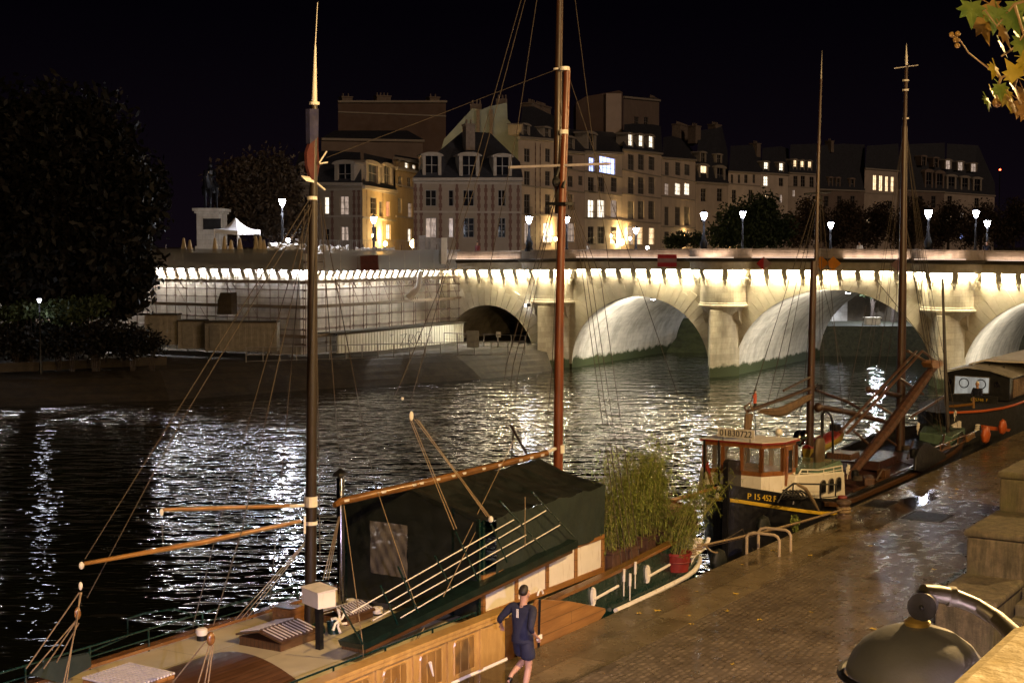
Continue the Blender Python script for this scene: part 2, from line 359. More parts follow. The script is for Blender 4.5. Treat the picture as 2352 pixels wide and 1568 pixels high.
for c, a, b, z in ARCH:
    mb = MB(BM); pr = [(c - a, -2)] + [(c - a * math.cos(math.pi * i / 40), z + b * math.sin(math.pi * i / 40)) for i in range(41)] + [(c + a, -2)]
    for (x0, z0), (x1, z1) in zip(pr, pr[1:]):
        for j in range(8): mb.quad((x0, DEEP * j / 8, z0), (x0, DEEP * (j + 1) / 8, z0), (x1, DEEP * (j + 1) / 8, z1), (x1, DEEP * j / 8, z1))
    part('arch_vault', mb, MAT['barrel'], bridge, smooth=True)
    # ring of wedge stones, stepped into the courses
    mb = MB(BM); nv = int(a * 6.5); rnd = random.Random(int(a * 10))
    for i in range(nv):
        t0 = math.pi * (i + .05) / nv; t1 = math.pi * (i + .95) / nv; dd = (1.15 + .35 * (i % 2)) * (1 + .25 * abs(math.cos(t0)))
        def rp(t, d):
            nx, nz = -math.cos(t) * b, math.sin(t) * a; L = math.hypot(nx, nz); return (c - a * math.cos(t) + nx / L * d, z + b * math.sin(t) + nz / L * d)
        p = [rp(t0, .0), rp(t1, .0), rp(t1, dd), rp(t0, dd)]
        if min(q[1] for q in p) < .3: continue
        pr_ = .035 + .03 * rnd.random()
        mb.prism([(x, -pr_, min(zz, zc(x) - 1.0)) for x, zz in p], (0, pr_ + .05, 0))
    part('arch_ring', mb, MAT['vous'], bridge)
# cutwaters with the round refuges above them
def cutprof(w, p, k): return [(-w, 0), (0, -p), (w, 0)]
for ip, s0 in enumerate(PIERS):
    mb = MB(BM); w, p = (1.2, 2.6) if ip else (1.45, 2.6)
    a_ = [(s0 - w, .05), (s0, -p), (s0 + w, .05)]
    mb.prism([(x, y, -2) for x, y in a_], (0, 0, 6.75))
    part('cutwater', mb, MAT['bridge'], bridge)
    mb = MB(BM)       # corbelled foot of the refuge
    for lev, (z0, z1, r0, r1) in enumerate([(3.95, 4.3, .55, .85), (4.3, 4.62, 1.0, 1.25), (4.62, 4.98, 1.35, 1.62)]):
        vs = []
        for zz, r in ((z0, r0), (z1, r1)):
            for j in range(17):
                t = math.pi + math.pi * j / 16; vs.append((s0 + r * math.cos(t), r * 1.15 * math.sin(t) - .02, zz))
        mb.add(vs, [(j, j + 1, 18 + j, 17 + j) for j in range(16)] + [tuple(range(17, 34)), tuple(range(16, -1, -1))])
    for dx in (-1.15, .0, 1.15):
        mb.prism([(s0 + dx - .22, -.05, 3.7), (s0 + dx - .22, -.5, 4.1), (s0 + dx - .22, -1.25 + abs(dx) * .5, 4.7), (s0 + dx - .22, -.05, 4.7)], (.44, 0, 0))
    part('refuge_bracket', mb, MAT['trim'], bridge)
    mb = MB(BM)
    def arc(r, z, n=24): return [(s0 + r * math.cos(math.pi + math.pi * j / n), r * math.sin(math.pi + math.pi * j / n), z) for j in range(n + 1)]
    prof = [(RB, zc(s0) + .3), (RB, 5.28), (RB + .06, 5.24), (RB + .06, 5.14), (RB + .16, 5.08), (RB + .16, 4.98), (RB - .2, 4.96)]
    for (r0, z0), (r1, z1) in zip(prof, prof[1:]):
        A, B = arc(r0, z0), arc(r1, z1)
        for j in range(24): mb.quad(A[j], A[j + 1], B[j + 1], B[j])
    part('refuge', mb, MAT['bridge'], bridge)
# offset path along the front
def fpath(d, s0=S0, s1=S1, piers=PIERS):
    out = [];x = s0
    for p in piers:
        r = RB + d; th = math.asin(min(1, max(0, d) / r)); xe = r * math.cos(th)
        for k in range(9): out.append((x + (p - xe - x) * k / 9, -d))
        for j in range(17):
            t = math.pi + th + (math.pi - 2 * th) * j / 16; out.append((p + r * math.cos(t), r * math.sin(t)))
        x = p + xe
    for k in range(1, 10): out.append((x + (s1 - x) * k / 9, -d))
    return out
def sweep(mb, prof, zf=zc, path=fpath, close=True):
    L = [[(x, y, zf(x) + z) for x, y in path(d)] for d, z in prof]; n = len(L[0]); k = len(L)
    for i in range(k if close else k - 1):
        A, B = L[i], L[(i + 1) % k]
        for j in range(n - 1): mb.quad(A[j], A[j + 1], B[j + 1], B[j])
    if close:
        mb.poly([l[0] for l in L]); mb.poly([l[-1] for l in L][::-1])
mb = MB(BM); sweep(mb, [(-.3, -.02), (.72, -.02), (.76, .10), (.76, .52), (.84, .58), (-.3, .58)]); part('frieze', mb, MAT['trim'], bridge)
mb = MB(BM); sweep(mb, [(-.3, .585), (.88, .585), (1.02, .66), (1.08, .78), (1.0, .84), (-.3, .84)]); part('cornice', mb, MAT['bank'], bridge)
mb = MB(BM); sweep(mb, [(.36, .845), (.78, .845), (.78, 1.34), (.84, 1.36), (.84, 1.50), (.30, 1.50), (.30, 1.36), (.36, 1.34)]); part('parapet', mb, MAT['parapet'], bridge)
mb = MB(BM)
for s0, s1 in [(S0, S1)]:
    mb.box(S0, DEEP - .4, zc(10) + .3, S1, DEEP, zc(10) + 1.3)
part('rear_parapet', mb, MAT['parapet'], bridge)
mb = MB(BM); mb.box(S0, .2, 7.3, S1, DEEP - .4, 7.95); struct('bridge_roadway', mb, MAT['cobble'])
# carved mask corbels (a bracket above a bearded head)
def corbel_mb(fr, x, y, ang, z, seed):
    rnd = random.Random(seed); m = MB(); w = .17 + .02 * rnd.random()
    m.prism([(-w, .02, 0), (-w, -.66, 0), (-w, -.64, -.12), (-w, -.50, -.30), (-w, -.38, -.52), (-w, .02, -.55)], (2 * w, 0, 0))
    h = .30 + .05 * rnd.random()
    m.ball((0, -.22, -.70), h * .62, 8, (.95, .95, 1.1)); m.ball((0, -.46 - .03 * rnd.random(), -.72), .055, 6, (1, 1, 1.4))
    for sx in (-1, 1):
        m.ball((sx * .075, -.40, -.655), .035, 6); m.ball((sx * .15, -.20, -.62), .09 + .04 * rnd.random(), 6)
        m.ball((sx * .09, -.34, -.80), .06, 6)
    m.prism([(-.12, -.36, -.80), (.12, -.36, -.80), (.05, -.26, -1.08 - .08 * rnd.random()), (-.05, -.26, -1.08)], (0, .2, 0))
    m.cbox((0, -.33, -.555), (w * 2.2, .28, .05)); m.ball((0, -.40, -.845), .05, 6, (1.4, 1, .6))
    t = Matrix.Translation((x, y, z)) @ Matrix.Rotation(ang, 4, 'Z'); r = MB(fr); r.v = [tuple(t @ Vector(p)) for p in m.v]; r.f = m.f; return r
cs = []; prev = S0
for i, p in enumerate(PIERS + [S1]):
    lo, hi = prev + (RB + .35 if i else .5), p - RB - .35 if i < 4 else p
    n = max(1, round((hi - lo) / (1.10 if i == 0 else 1.24)))
    for k in range(n + 1): cs.append((lo + (hi - lo) * k / n, 0, 0))
    if i < 4:
        for t in (-68, -23, 23, 68): cs.append((p + RB * math.sin(R(t)), -RB * math.cos(R(t)), R(t)))
    prev = p
for i, (x, y, an) in enumerate(cs): part('corbel', corbel_mb(BM, x, y, an, zc(x) - .02, i), MAT['trim'], bridge)
# light strips tucked under the frieze, between the corbels
led_w = emit('warm_light_strip', (1, .91, .70), 34); led_c = emit('cold_light_strip', (.84, .88, 1.0), 42)
mb = MB(BM); pa = fpath(.34); zz = -.045
for j in range(len(pa) - 1):
    (x0, y0), (x1, y1) = pa[j], pa[j + 1]
    if x1 - x0 < .02 and abs(y1 - y0) < .02: continue
    mb.cbox(((x0 + x1) / 2, (y0 + y1) / 2, zc(x0) + zz), (math.hypot(x1 - x0, y1 - y0) * .98, .14, .05), (0, 0, math.atan2(y1 - y0, x1 - x0)))
part('light_strip', mb, led_w, bridge)
bounds = [S0] + PIERS + [S1]
for i in range(5):
    a, b = bounds[i] + (RB if i else 0), bounds[i + 1] - (RB if i < 4 else 0); L = b - a; m_ = (a + b) / 2
    lamp('AREA', 'facade_light', (m_, -.34, zc(m_) - .07), 820 * L / 10, WARM, L * .97, (R(4), 0, 0), bridge, .06)
for p in PIERS:
    for t in (-50, 0, 50):
        o = lamp('AREA', 'refuge_light', (p + (RB + .36) * math.sin(R(t)), -(RB + .36) * math.cos(R(t)), zc(p) - .07), 100, WARM, 1.2, None, bridge, .06)
        o.rotation_euler = (Matrix.Rotation(R(t), 4, 'Z') @ Matrix.Rotation(R(4), 4, 'X')).to_euler()
for a_, b_, e_ in ((-23.5, -16.5, 26), (-11.5, -2.4, 30), (-1.7, 1.7, 40), (2.4, 7, 22), (9, 13.4, 34), (14.2, 17.5, 40), (18.5, 24, 24)):
    mc = (a_ + b_) / 2; yy = -.92 if abs(mc) > .5 and abs(mc - 15.85) > 1 else -(RB + .92); mb = MB(BM); mb.box(a_, yy - .03, zc(mc) + .86, b_, yy + .03, zc(mc) + .90); part('ledge_light', mb, emit('ledge_strip', (1, .78, .62), .5), bridge)
    lamp('AREA', 'parapet_light', (mc, yy, zc(mc) + .93), e_ * .36, (1, .74, .60), b_ - a_, (R(180 - 18), 0, 0), bridge, .05)
# floodlights on the pier heads and at the arch crowns
flood = emit('floodlight_lens', (.8, .84, 1), 60)
for i, (c, a, b, z) in enumerate(ARCH):
    if i == 0: continue
    mb = MB(BM); mb.cbox((c + a * .12, 1.0, z + b - .16), (.34, .2, .16), (0, R(8), 0)); f = part('floodlight', mb, MAT['iron'], bridge)
    mb = MB(BM); mb.cbox((c + a * .12, 1.0, z + b - .255), (.28, .15, .02), (0, R(8), 0)); part('lens', mb, flood, f)
    o = lamp('SPOT', 'arch_flood', (c + a * .15, 1.3, z + b - .40), 2300, (1.0, .93, .80), .15, None, bridge, spot=R(150), blend=.7)
    d = Vector((-a * .9, 8, -b * .42)); o.rotation_euler = d.to_track_quat('-Z', 'Y').to_euler()

# ================================================================ statue terrace (the square bastion) under scaffolding
TA = -24.3
terr = thing('terrace_bastion', 'square stone bastion beside the bridge with a cold white lit corbel band', 'bastion', BM)
def zt(s, n): return 7.60 + .28 * min(1, -n / 18 if n < 0 else 0) + .004 * (TA - s) - .25
FRONT = -18.0; LEFT = TA - 34
mb = MB(BM)
def tw(z0, z1, d, mb, bot=None):
    P = [(TA + d, 0), (TA + d, FRONT - d), (LEFT, FRONT - d)]
    L = [(TA + d, y) for y in np.linspace(0, FRONT - d, 19)] + [(x, FRONT - d) for x in np.linspace(TA + d, LEFT, 35)[1:]]
    return [(x, y, (zt(x, y) + z0) if bot is None else bot) for x, y in L], [(x, y, zt(x, y) + z1) for x, y in L]
def tband(mb, prof):
    rows = [[p for p in tw(z, z, d, mb)[0]] for d, z in prof]
    for A, B in zip(rows, rows[1:] + rows[:1]):
        for j in range(len(A) - 1): mb.quad(A[j], A[j + 1], B[j + 1], B[j])
A, B = tw(0, .2, 0, mb, bot=-1)
for j in range(len(A) - 1): mb.quad(A[j], A[j + 1], B[j + 1], B[j])
mb.poly([(TA, 30, 8.0), (TA, FRONT, 8.0), (LEFT, FRONT, 8.0), (LEFT, 30, 8.0)])
part('wall', mb, MAT['terrace'], terr)
mb = MB(BM); tband(mb, [(-.3, 0), (.66, 0), (.70, .1), (.70, .55), (.95, .62), (.95, .72), (-.3, .72)]); part('frieze', mb, MAT['terrace'], terr)
mb = MB(BM); tband(mb, [(.3, .722), (.75, .722), (.75, 1.15), (.3, 1.15)]); part('parapet', mb, MAT['terrace'], terr)
i = 0
for n in np.arange(-.9, -17.8, -.82): part('corbel', corbel_mb(BM, TA, n, R(90), zt(TA, n), 200 + i), MAT['trim'], terr); i += 1
for s in np.arange(TA - .5, LEFT, -1.05): part('corbel', corbel_mb(BM, s, FRONT, 0, zt(s, FRONT), 200 + i), MAT['trim'], terr); i += 1
mb = MB(BM)
P1_ = tw(-.08, -.08, .32, mb)[0]
for p, q in zip(P1_, P1_[1:]): mb.tube([p, q], .07, 6)
part('light_strip', mb, led_c, terr)
lamp('AREA', 'terrace_light', (TA + .34, -9, zt(TA, -9) - .17), 1500, COLD, 17.2, (Matrix.Rotation(R(90), 4, 'Z') @ Matrix.Rotation(R(4), 4, 'X')).to_euler(), terr, .06)
lamp('AREA', 'terrace_light', (TA - 16.5, FRONT - .34, zt(TA - 17, FRONT) - .17), 2200, COLD, 33, (R(4), 0, 0), terr, .06)
# dark projecting buttress stone on the front
mb = MB(BM); mb.box(-1, -1, 0, 1, 1, 1); 
# ---- scaffolding
sc = thing('scaffolding', 'rusty tube scaffold with plank decks wrapped around the stone bastion', 'scaffold', BM)
zs_ = [2.6, 3.6, 4.35, 5.15, 5.75, 6.3, 6.85, 7.6, 8.2]
for off in (1.15, 2.05):
    pts = [(TA + off, n) for n in np.arange(-.4, -18.0, -1.62)] + [(TA + off, FRONT - off)] + [(s, FRONT - off) for s in np.arange(TA - 1, LEFT + 4, -1.9)]
    for k, (x, y) in enumerate(pts):
        mb = MB(BM); topz = 9.0 if off > 2 else 8.1; mb.tube([(x, y, 1.9 if y > FRONT - 1 else 1.8), (x, y, topz + .2 * ((k * 7) % 3))], .034, 5)
        for z in zs_: mb.cbox((x, y, z), (.12, .12, .10))
        part('standard_tube', mb, MAT['rust'], sc)
rnd = random.Random(3)
for z in zs_:
    for off in ((1.15, 2.05) if z not in (5.75,) else (2.05,)):
        mb = MB(BM); mb.tube([(TA + off, -.2, z), (TA + off, FRONT - off, z)], .028, 5); mb.tube([(TA + off, FRONT - off, z), (LEFT + 4, FRONT - off, z)], .028, 5)
        part('ledger_tube', mb, MAT['rust'], sc)
for z in (6.78, 5.10, 3.1):
    mb = MB(BM)
    for k in range(4): mb.box(TA + 1.12 + .24 * k, FRONT - 2.1, z - .05, TA + 1.34 + .24 * k, -.1 - (.3 if z > 6 else .9), z + .02); mb.box(LEFT + 4, FRONT - 1.34 - .24 * k, z - .05, TA + 1.1, FRONT - 1.12 - .24 * k, z + .02)
    mb.box(TA + 2.07, FRONT - 2.12, z + .03, TA + 2.11, -.1, z + .18); mb.box(LEFT + 4, FRONT - 2.11, z + .03, TA + 2.05, FRONT - 2.07, z + .18)
    part('walk_deck', mb, MAT['plank'], sc)
for k in range(9):       # diagonal braces and the bent brackets under the deck
    mb = MB(BM); n = -.6 - 1.9 * k; mb.tube([(TA + 2.08, n, 5.2), (TA + 2.08, n - 1.0, 6.75)], .022, 4); mb.tube([(TA + 2.08, n, 6.3), (TA + 2.2, n - .5, 6.35), (TA + 2.2, n - .9, 6.78)], .04, 4)
    part('brace', mb, MAT['rust'], sc)
for k in range(12):
    mb = MB(BM); s = TA - 1 - 2.4 * k; mb.tube([(s, FRONT - 2.08, 3.0 + 1.6 * (k % 2)), (s - 1.5, FRONT - 2.08, 5.0 + 1.7 * (k % 2))], .022, 4); mb.tube([(s, FRONT - 2.08, 6.3), (s - .5, FRONT - 2.2, 6.35), (s - .9, FRONT - 2.2, 6.78)], .04, 4)
    part('brace', mb, MAT['rust'], sc)
mb = MB(BM)
for k in range(18): n0, n1 = -.2 - k, -1.2 - k; mb.quad((TA + 2.15, n0, 7.55), (TA + 2.15 + .04 * (k % 2), n1, 7.55), (TA + 2.15, n1, 9.0), (TA + 2.15, n0, 9.0))
part('debris_net', mb, MAT['net'], sc, 'thin translucent debris net at the top of the scaffold'); mb = MB(BM)
for k in range(8): s0 = TA + 2 - k * 1.9; mb.quad((s0, FRONT - 2.15, 7.7), (s0 - 1.9, FRONT - 2.15, 7.7), (s0 - 1.9, FRONT - 2.15, 9.1), (s0, FRONT - 2.15, 9.1))
part('debris_net', mb, MAT['net'], sc, 'thin translucent debris net at the top of the scaffold')
mb = MB(BM); q = [BM.inverted() @ at(px, py, 101.5) for px, py in ((803, 590), (866, 585), (868, 621), (806, 621))]; mb.prism(q, (.05, .05, 0)); part('banner', mb, M('faded_red_banner', (.09, .022, .018), .8), sc, 'dull red banner hung on the scaffold')
mb = MB(BM); q = [BM.inverted() @ at(px, py, 96.5) for px, py in ((506, 672), (530, 672), (532, 722), (498, 722), (500, 690))]; mb.prism(q, (0, .6, 0)); part('tarpaulin_chute', mb, MAT['bank'], sc, 'dark sheeted box hanging in the scaffold')
mb = MB(BM); q = [BM.inverted() @ at(px, py, 102) for px, py in ((961, 658), (966, 622), (957, 655), (938, 686))]; mb.tube([q[1], q[0], q[3]], [.1, .22, .3], 8); part('debris_chute', mb, MAT['offwhite'], sc)
# site hoardings and cabins under the scaffold
hoard = thing('site_hoarding', 'pale ribbed metal hoarding with black graffiti under the scaffold beside the first arch', 'hoarding', BM, (TA + 2.6, -8, 1.5))
mb = MB(BM); X = TA + 2.6
ys = np.arange(-.6, -17.3, -.18)
for k, y in enumerate(ys):
    zb = 1.5 - .022 * y; zt_ = 3.18 + .004 * y
    mb.box(X - .03 + .05 * (k % 2), y - .18, zb, X + .02 + .05 * (k % 2), y, zt_)
part('ribbed_sheet', mb, M('pale_ribbed_sheet', (.60, .58, .48), .5, var=.10, sc=1), hoard)
mb = MB(BM); mb.cbox((-15.9, -.5, 4.75), (.3, .3, .22)); f = part('added_flood', mb, MAT['iron'], bridge); mb = MB(BM); mb.cbox((-16.06, -.6, 4.72), (.02, .22, .14), (0, 0, R(50))); part('lens', mb, flood, f)
o = lamp('SPOT', 'added_flood_light', (-16.3, -.85, 4.7), 900, (1, .97, .85), .1, None, bridge, spot=R(80), blend=.8); o.rotation_euler = Vector((-5.4, -6.5, -2.3)).to_track_quat('-Z', 'Y').to_euler()  # fixture and flood added only to brighten the hoarding
mb = MB(BM); g0 = -7.6
def scrib(pts, r=.035):
    mb = MB(BM); mb.tube([(X + .09, g0 + y, 1.72 + z) for y, z in pts], r * .7, 4); part('graffiti', mb, MAT['black'], hoard)
for off, sc_ in ((0, 1.0), ):
    scrib([(-2.0, 1.0), (-1.2, 1.08), (-1.7, .6), (-2.0, .25), (-1.0, .3)]); scrib([(-1.0, .2), (-.8, 1.0), (-.3, .95), (-.5, .6), (-.9, .55), (-.2, .15)])
    scrib([(.1, .15), (-.1, .8), (.3, 1.15), (.7, 1.1), (.8, .8), (.4, .62), (.8, .4), (.7, .1), (.2, .08)]); scrib([(.3, .5), (.5, .9), (.6, .55)], .02)
    scrib([(1.2, .9), (1.5, 1.0), (1.4, .75), (1.8, .95), (2.0, .7), (2.2, 1.05)], .022); scrib([(1.5, .4), (1.9, .55), (1.6, .2), (2.2, .35), (2.5, .1)], .022); scrib([(-3.4, 1.1), (-3.1, 1.15), (-3.3, 1.0), (-2.9, 1.12)], .02)
mb = MB(BM)
for k in range(6): mb.tube([(X, -17.4 - .14 * k, 1.95), (X, -17.4 - .14 * k, 3.2)], .02, 4)
mb.tube([(X, -17.3, 3.2), (X, -18.3, 3.2)], .03, 4); mb.tube([(X, -17.3, 1.9), (X, -17.3, 3.25)], .05, 4); part('gate_bars', mb, MAT['iron'], hoard)
mb = MB(BM); mb.box(TA + .9, -17.6, 3.22, TA + 2.7, -.3, 3.30); part('canopy', mb, MAT['bank'], hoard)
def cabin(px0, px1, y0, y1, dep, lab):
    a, b, c_, d_ = at(px0, y1, dep), at(px1, y1, dep), at(px1, y0, dep), at(px0, y0, dep)
    t = thing('site_cabin', lab, 'site cabin', WM, tuple((a + b) / 2), group='site cabins under the scaffold'); m = MB()
    n = int((b - a).length / .2); w = (b - a) / n
    for k in range(n): m.box(a.x + w.x * k, a.y + .03 * (k % 2), a.z, a.x + w.x * (k + 1), a.y + 1.2, d_.z)
    part('shell', m, M('dull_cabin_sheet', (.25, .22, .18), .7), t)
    m = MB(); m.box(a.x - .05, a.y - .08, d_.z, b.x + .05, a.y + 1.3, d_.z + .09); part('roof', m, MAT['bank'], t)
    m = MB(); m.box(a.x + .3, a.y - .03, a.z + .1, a.x + 1.0, a.y + .02, d_.z - .15); part('door', m, M('cabin_door_grey', (.20, .18, .15), .6), t)
cabin(333, 407, 724, 792, 95.5, 'leftmost dull ribbed site cabin, beside the dark tree under the scaffold')
cabin(409, 470, 738, 800, 95.2, 'low middle dull ribbed site cabin between two longer ones')
cabin(471, 636, 741, 806, 94.5, 'longest dull ribbed site cabin, near the bastion corner')
# barriers on the bank
def barrier(pts, label, h=.95, mesh=True, grp='barriers on the island bank'):
    t = thing('bank_railing', label, 'railing', WM, pts[0], grp)
    for k, p in enumerate(pts):
        m = MB(); m.tube([p, (p[0], p[1], p[2] + h)], .035, 5); part('post', m, MAT['steel'], t)
    m = MB(); m.tube([(x, y, z + h) for x, y, z in pts], .03, 5); m.tube([(x, y, z + .06) for x, y, z in pts], .025, 5); m.tube([(x, y, z + h * .5) for x, y, z in pts], .012, 4); part('rail', m, MAT['steel'], t)
def seg(a, b, n): return [tuple(Vector(a).lerp(Vector(b), k / n)) for k in range(n + 1)]
barrier(seg(atz(565, 832, 1.78), atz(1012, 818, 1.78), 12) + seg(atz(1012, 818, 1.78), atz(1205, 815, 1.78), 5)[1:], 'long low wire barrier along the top of the sloping bank')
barrier(seg(atz(1020, 793, 1.78), atz(1206, 800, 1.78), 6), 'short barrier with a notice inside the dark first arch')
bp = atz(1150, 795, 1.78)
t = thing('notice_panel', 'small pale notice board on the barrier inside the dark first arch', 'notice board', WM, tuple(bp)); m = MB(); a = at(1145, 768, bp.y - .1); m.cbox(a, (.34, .03, .4)); part('board', m, MAT['offwhite'], t); m = MB(); m.tube([a, (a.x, a.y, 1.78)], .02, 5); part('post', m, MAT['steel'], t)
a = at(1086, 777, atz(1086, 800, 1.78).y - .2); t = thing('barrier_panel', 'tall grey board leaning on the barrier inside the dark first arch', 'board', WM, (a.x, a.y, 1.78)); m = MB(); m.box(a.x - .45, a.y, 1.85, a.x + .45, a.y + .04, 3.1); part('sheet', m, M('grey_board', (.25, .24, .2)), t); m = MB(); m.tube([(a.x, a.y + .1, 1.78), (a.x, a.y + .06, 3.0)], .03, 5); part('prop', m, MAT['steel'], t)

# ================================================================ navigation boards hung on the bridge
def bpt(px, py, n):     # bridge-frame point on the plane n
    o = BM.inverted() @ Vector((0, 0, CH)); d = BM.inverted().to_3x3() @ ray(px, py); return o + d * ((n - o.y) / d.y)
def diamond(px, py, w, h, mats, label, grp=None):
    c = bpt(px, py, -1.2); t = thing('navigation_board', label, 'navigation sign', BM, tuple(c), grp); sw = w / 2 * .0345; sh = h / 2 * .0308
    if len(mats) == 2:
        for s_, mm, nm in ((-1, mats[0], 'half'), (1, mats[1], 'half')):
            m = MB(BM); m.prism([(c.x, c.y, c.z + sh), (c.x + s_ * sw, c.y, c.z), (c.x, c.y, c.z - sh)], (0, .05, 0)); part('board_half', m, mm, t)
    else:
        m = MB(BM); m.prism([(c.x, c.y, c.z + sh), (c.x + sw, c.y, c.z), (c.x, c.y, c.z - sh), (c.x - sw, c.y, c.z)], (0, .05, 0)); part('board', m, mats[0], t)
    m = MB(BM); m.box(c.x - .05, c.y + .05, c.z - .1, c.x + .05, c.y + .5, c.z + .1); part('bracket', m, MAT['iron'], t)
sr = M('sign_red', (.40, .02, .02), .4, var=.1); so = M('sign_orange', (.75, .26, .02), .4, var=.1); sw_ = M('sign_pale', (.34, .20, .18), .4, var=.1)
for m_, e_ in ((sr, (.5, .02, .02)), (so, (.8, .25, .01)), (sw_, (.55, .35, .3))):
    pass
diamond(1754, 605, 31, 31, (sr, sw_), 'red and pale diamond board on the bridge left of the two orange ones')
diamond(1886, 604, 31, 31, (so,), 'left orange diamond board, half behind the wooden mast, over the arch', 'pair of orange diamond boards')
diamond(1914, 605, 31, 31, (so,), 'right orange diamond board beside its twin over the arch', 'pair of orange diamond boards')
diamond(2064, 608, 32, 31, (sw_, sr), 'pale and red diamond board behind the rightmost tall mast')
c0 = bpt(1532, 603, -1.15); t = thing('striped_board', 'red and white striped board on the bridge frieze over the second arch', 'navigation sign', BM, tuple(c0))
for k in range(3): m = MB(BM); m.box(c0.x - .75, c0.y, c0.z + .45 - .3 * k - .15, c0.x + .75, c0.y + .05, c0.z + .45 - .3 * k + .15 - .004); part('stripe', m, (sr, sw_, sr)[k], t)

# ================================================================ lamp posts on the bridge and beyond
lens_m = emit('lantern_glow', (.86, .88, 1.0), 38)
dim_m = emit('dim_lantern_glow', (.86, .88, 1.0), 5)
def lamp_post(px, py, dep, zbase, label, kind='tall', en=150, sc_=1.0):
    c = at(px, py, dep); H = c.z - zbase
    t = thing('lamp_post', label, 'street lamp', WM, (c.x, c.y, zbase), 'lamp posts of the bridge and the island'); r = .26 * sc_
    m = MB()
    if kind == 'tall': m.lathe((c.x, c.y, zbase), [(.34, 0), (.34, .15), (.24, .3), (.30, .6), (.17, .9), (.10, 1.2), (.07, H - .45), (.10, H - .42), (.05, H - .3)], 10)
    else: m.lathe((c.x, c.y, zbase), [(.12, 0), (.10, .5), (.06, .8), (.05, H - .35), (.08, H - .3)], 8)
    part('post', m, MAT['iron'], t, smooth=True)
    m = MB(); m.lathe((c.x, c.y, c.z), [(r * .35, -.32 * sc_), (r * .6, -.22 * sc_), (r, .12 * sc_), (r * .92, .16 * sc_)], 8); part('lantern', m, lens_m if sc_ > .55 else dim_m, t)
    m = MB(); m.lathe((c.x, c.y, c.z), [(r * 1.05, .165 * sc_), (r * .7, .27 * sc_), (.04, .34 * sc_), (.03, .45 * sc_)], 8); m.lathe((c.x, c.y, c.z), [(.1, -.4 * sc_), (.12, -.33 * sc_)], 8); part('cap', m, MAT['iron'], t)
    if en: lamp('POINT', 'lantern_light', (0, 0, H - .75), en, (.86, .88, 1.0), .3, None, t)
    return t
lamp_post(648, 463, 108, 8.2, 'tall lit lamp post right of the white tent', en=900)
lamp_post(663, 551, 135, 7.9, 'low lit lamp at the foot of the tall lamp post near the tent', 'thin', 80, .8)
lamp_post(858, 503, 116, 8.0, 'lit lamp post in front of the orange lit side street')
lamp_post(1215, 503, 108, 8.9, 'lit lamp post with heavy base left of the reddish mast')
lamp_post(1302, 503, 127, 8.0, 'lit lamp partly behind the reddish mast')
lamp_post(1461, 528, 130, 8.0, 'lit lamp post in front of the floodlit house entrances')
lamp_post(1487, 569, 128, 8.0, 'tiny lit globe just above the parapet', 'thin', 0, .6)
lamp_post(1617, 494, 105.5, 8.9, 'lit lamp post on the refuge left of the dark trees')
lamp_post(1706, 491, 122, 8.0, 'lit lamp post in front of the dark round tree')
lamp_post(1908, 516, 124, 8.0, 'lit lamp post just right of the third mast')
lamp_post(2133, 489, 95, 8.9, 'lit lamp post on the refuge right of the fourth mast')
lamp_post(2242, 489, 112, 8.0, 'brightest lit lamp post of the right hand pair')
lamp_post(2268, 512, 116, 8.0, 'rightmost lit lamp post, slightly lower than its neighbour')
for px, py, lab in ((90, 512, 'small lamp seen through the top left foliage'), (290, 535, 'small lamp seen through the right side of the dark foliage'), (90, 689, 'bright lamp low at the left edge above the shrubs')):
    lamp_post(px, py, 84 if py > 600 else 97, 1.75 if py > 600 else 8.2, lab, 'thin', 20 if py > 600 else 0, .5 if py > 600 else .4)
# lamp posts of our own upper quay, standing out of the picture to the right; one behind is added to light the foreground
for k, (a, b, e) in enumerate([(-31, -16.5, 3600), (-6, -15.0, 6500), (17, -14.6, 2900), (42, -14.6, 1600)]):
    if not e: continue
    p = QM @ Vector((a, b, 7.6)); t = thing('quay_lamp_post', ('added unseen quay lamp behind the viewer, brightens the foreground', 'tall quay lamp nearest the wall lamp', 'tall quay lamp beside the stairs', 'tall quay lamp toward the bridge end')[k], 'street lamp', WM, tuple(p), 'sodium lamps of the upper quay')
    m = MB(); m.lathe(p, [(.16, 0), (.10, 1), (.06, 6.2), (.06, 6.4)], 8); m.tube([(p.x, p.y, p.z + 6.4), tuple(QM @ Vector((a, b + .8, 14.25))), tuple(QM @ Vector((a, b + 1.5, 14.25)))], .05, 6); part('post', m, MAT['iron'], t)
    c = QM @ Vector((a, b + 1.7, 14.15)); m = MB(); m.ball(c, .22, 10, (1, 1, .5)); part('lantern', m, emit('sodium_glow', SODIUM, 60), t)
    lamp('POINT', 'sodium_light', (QM @ Vector((a, b + 1.7, 13.85))) - p, e, SODIUM, .12, None, t)

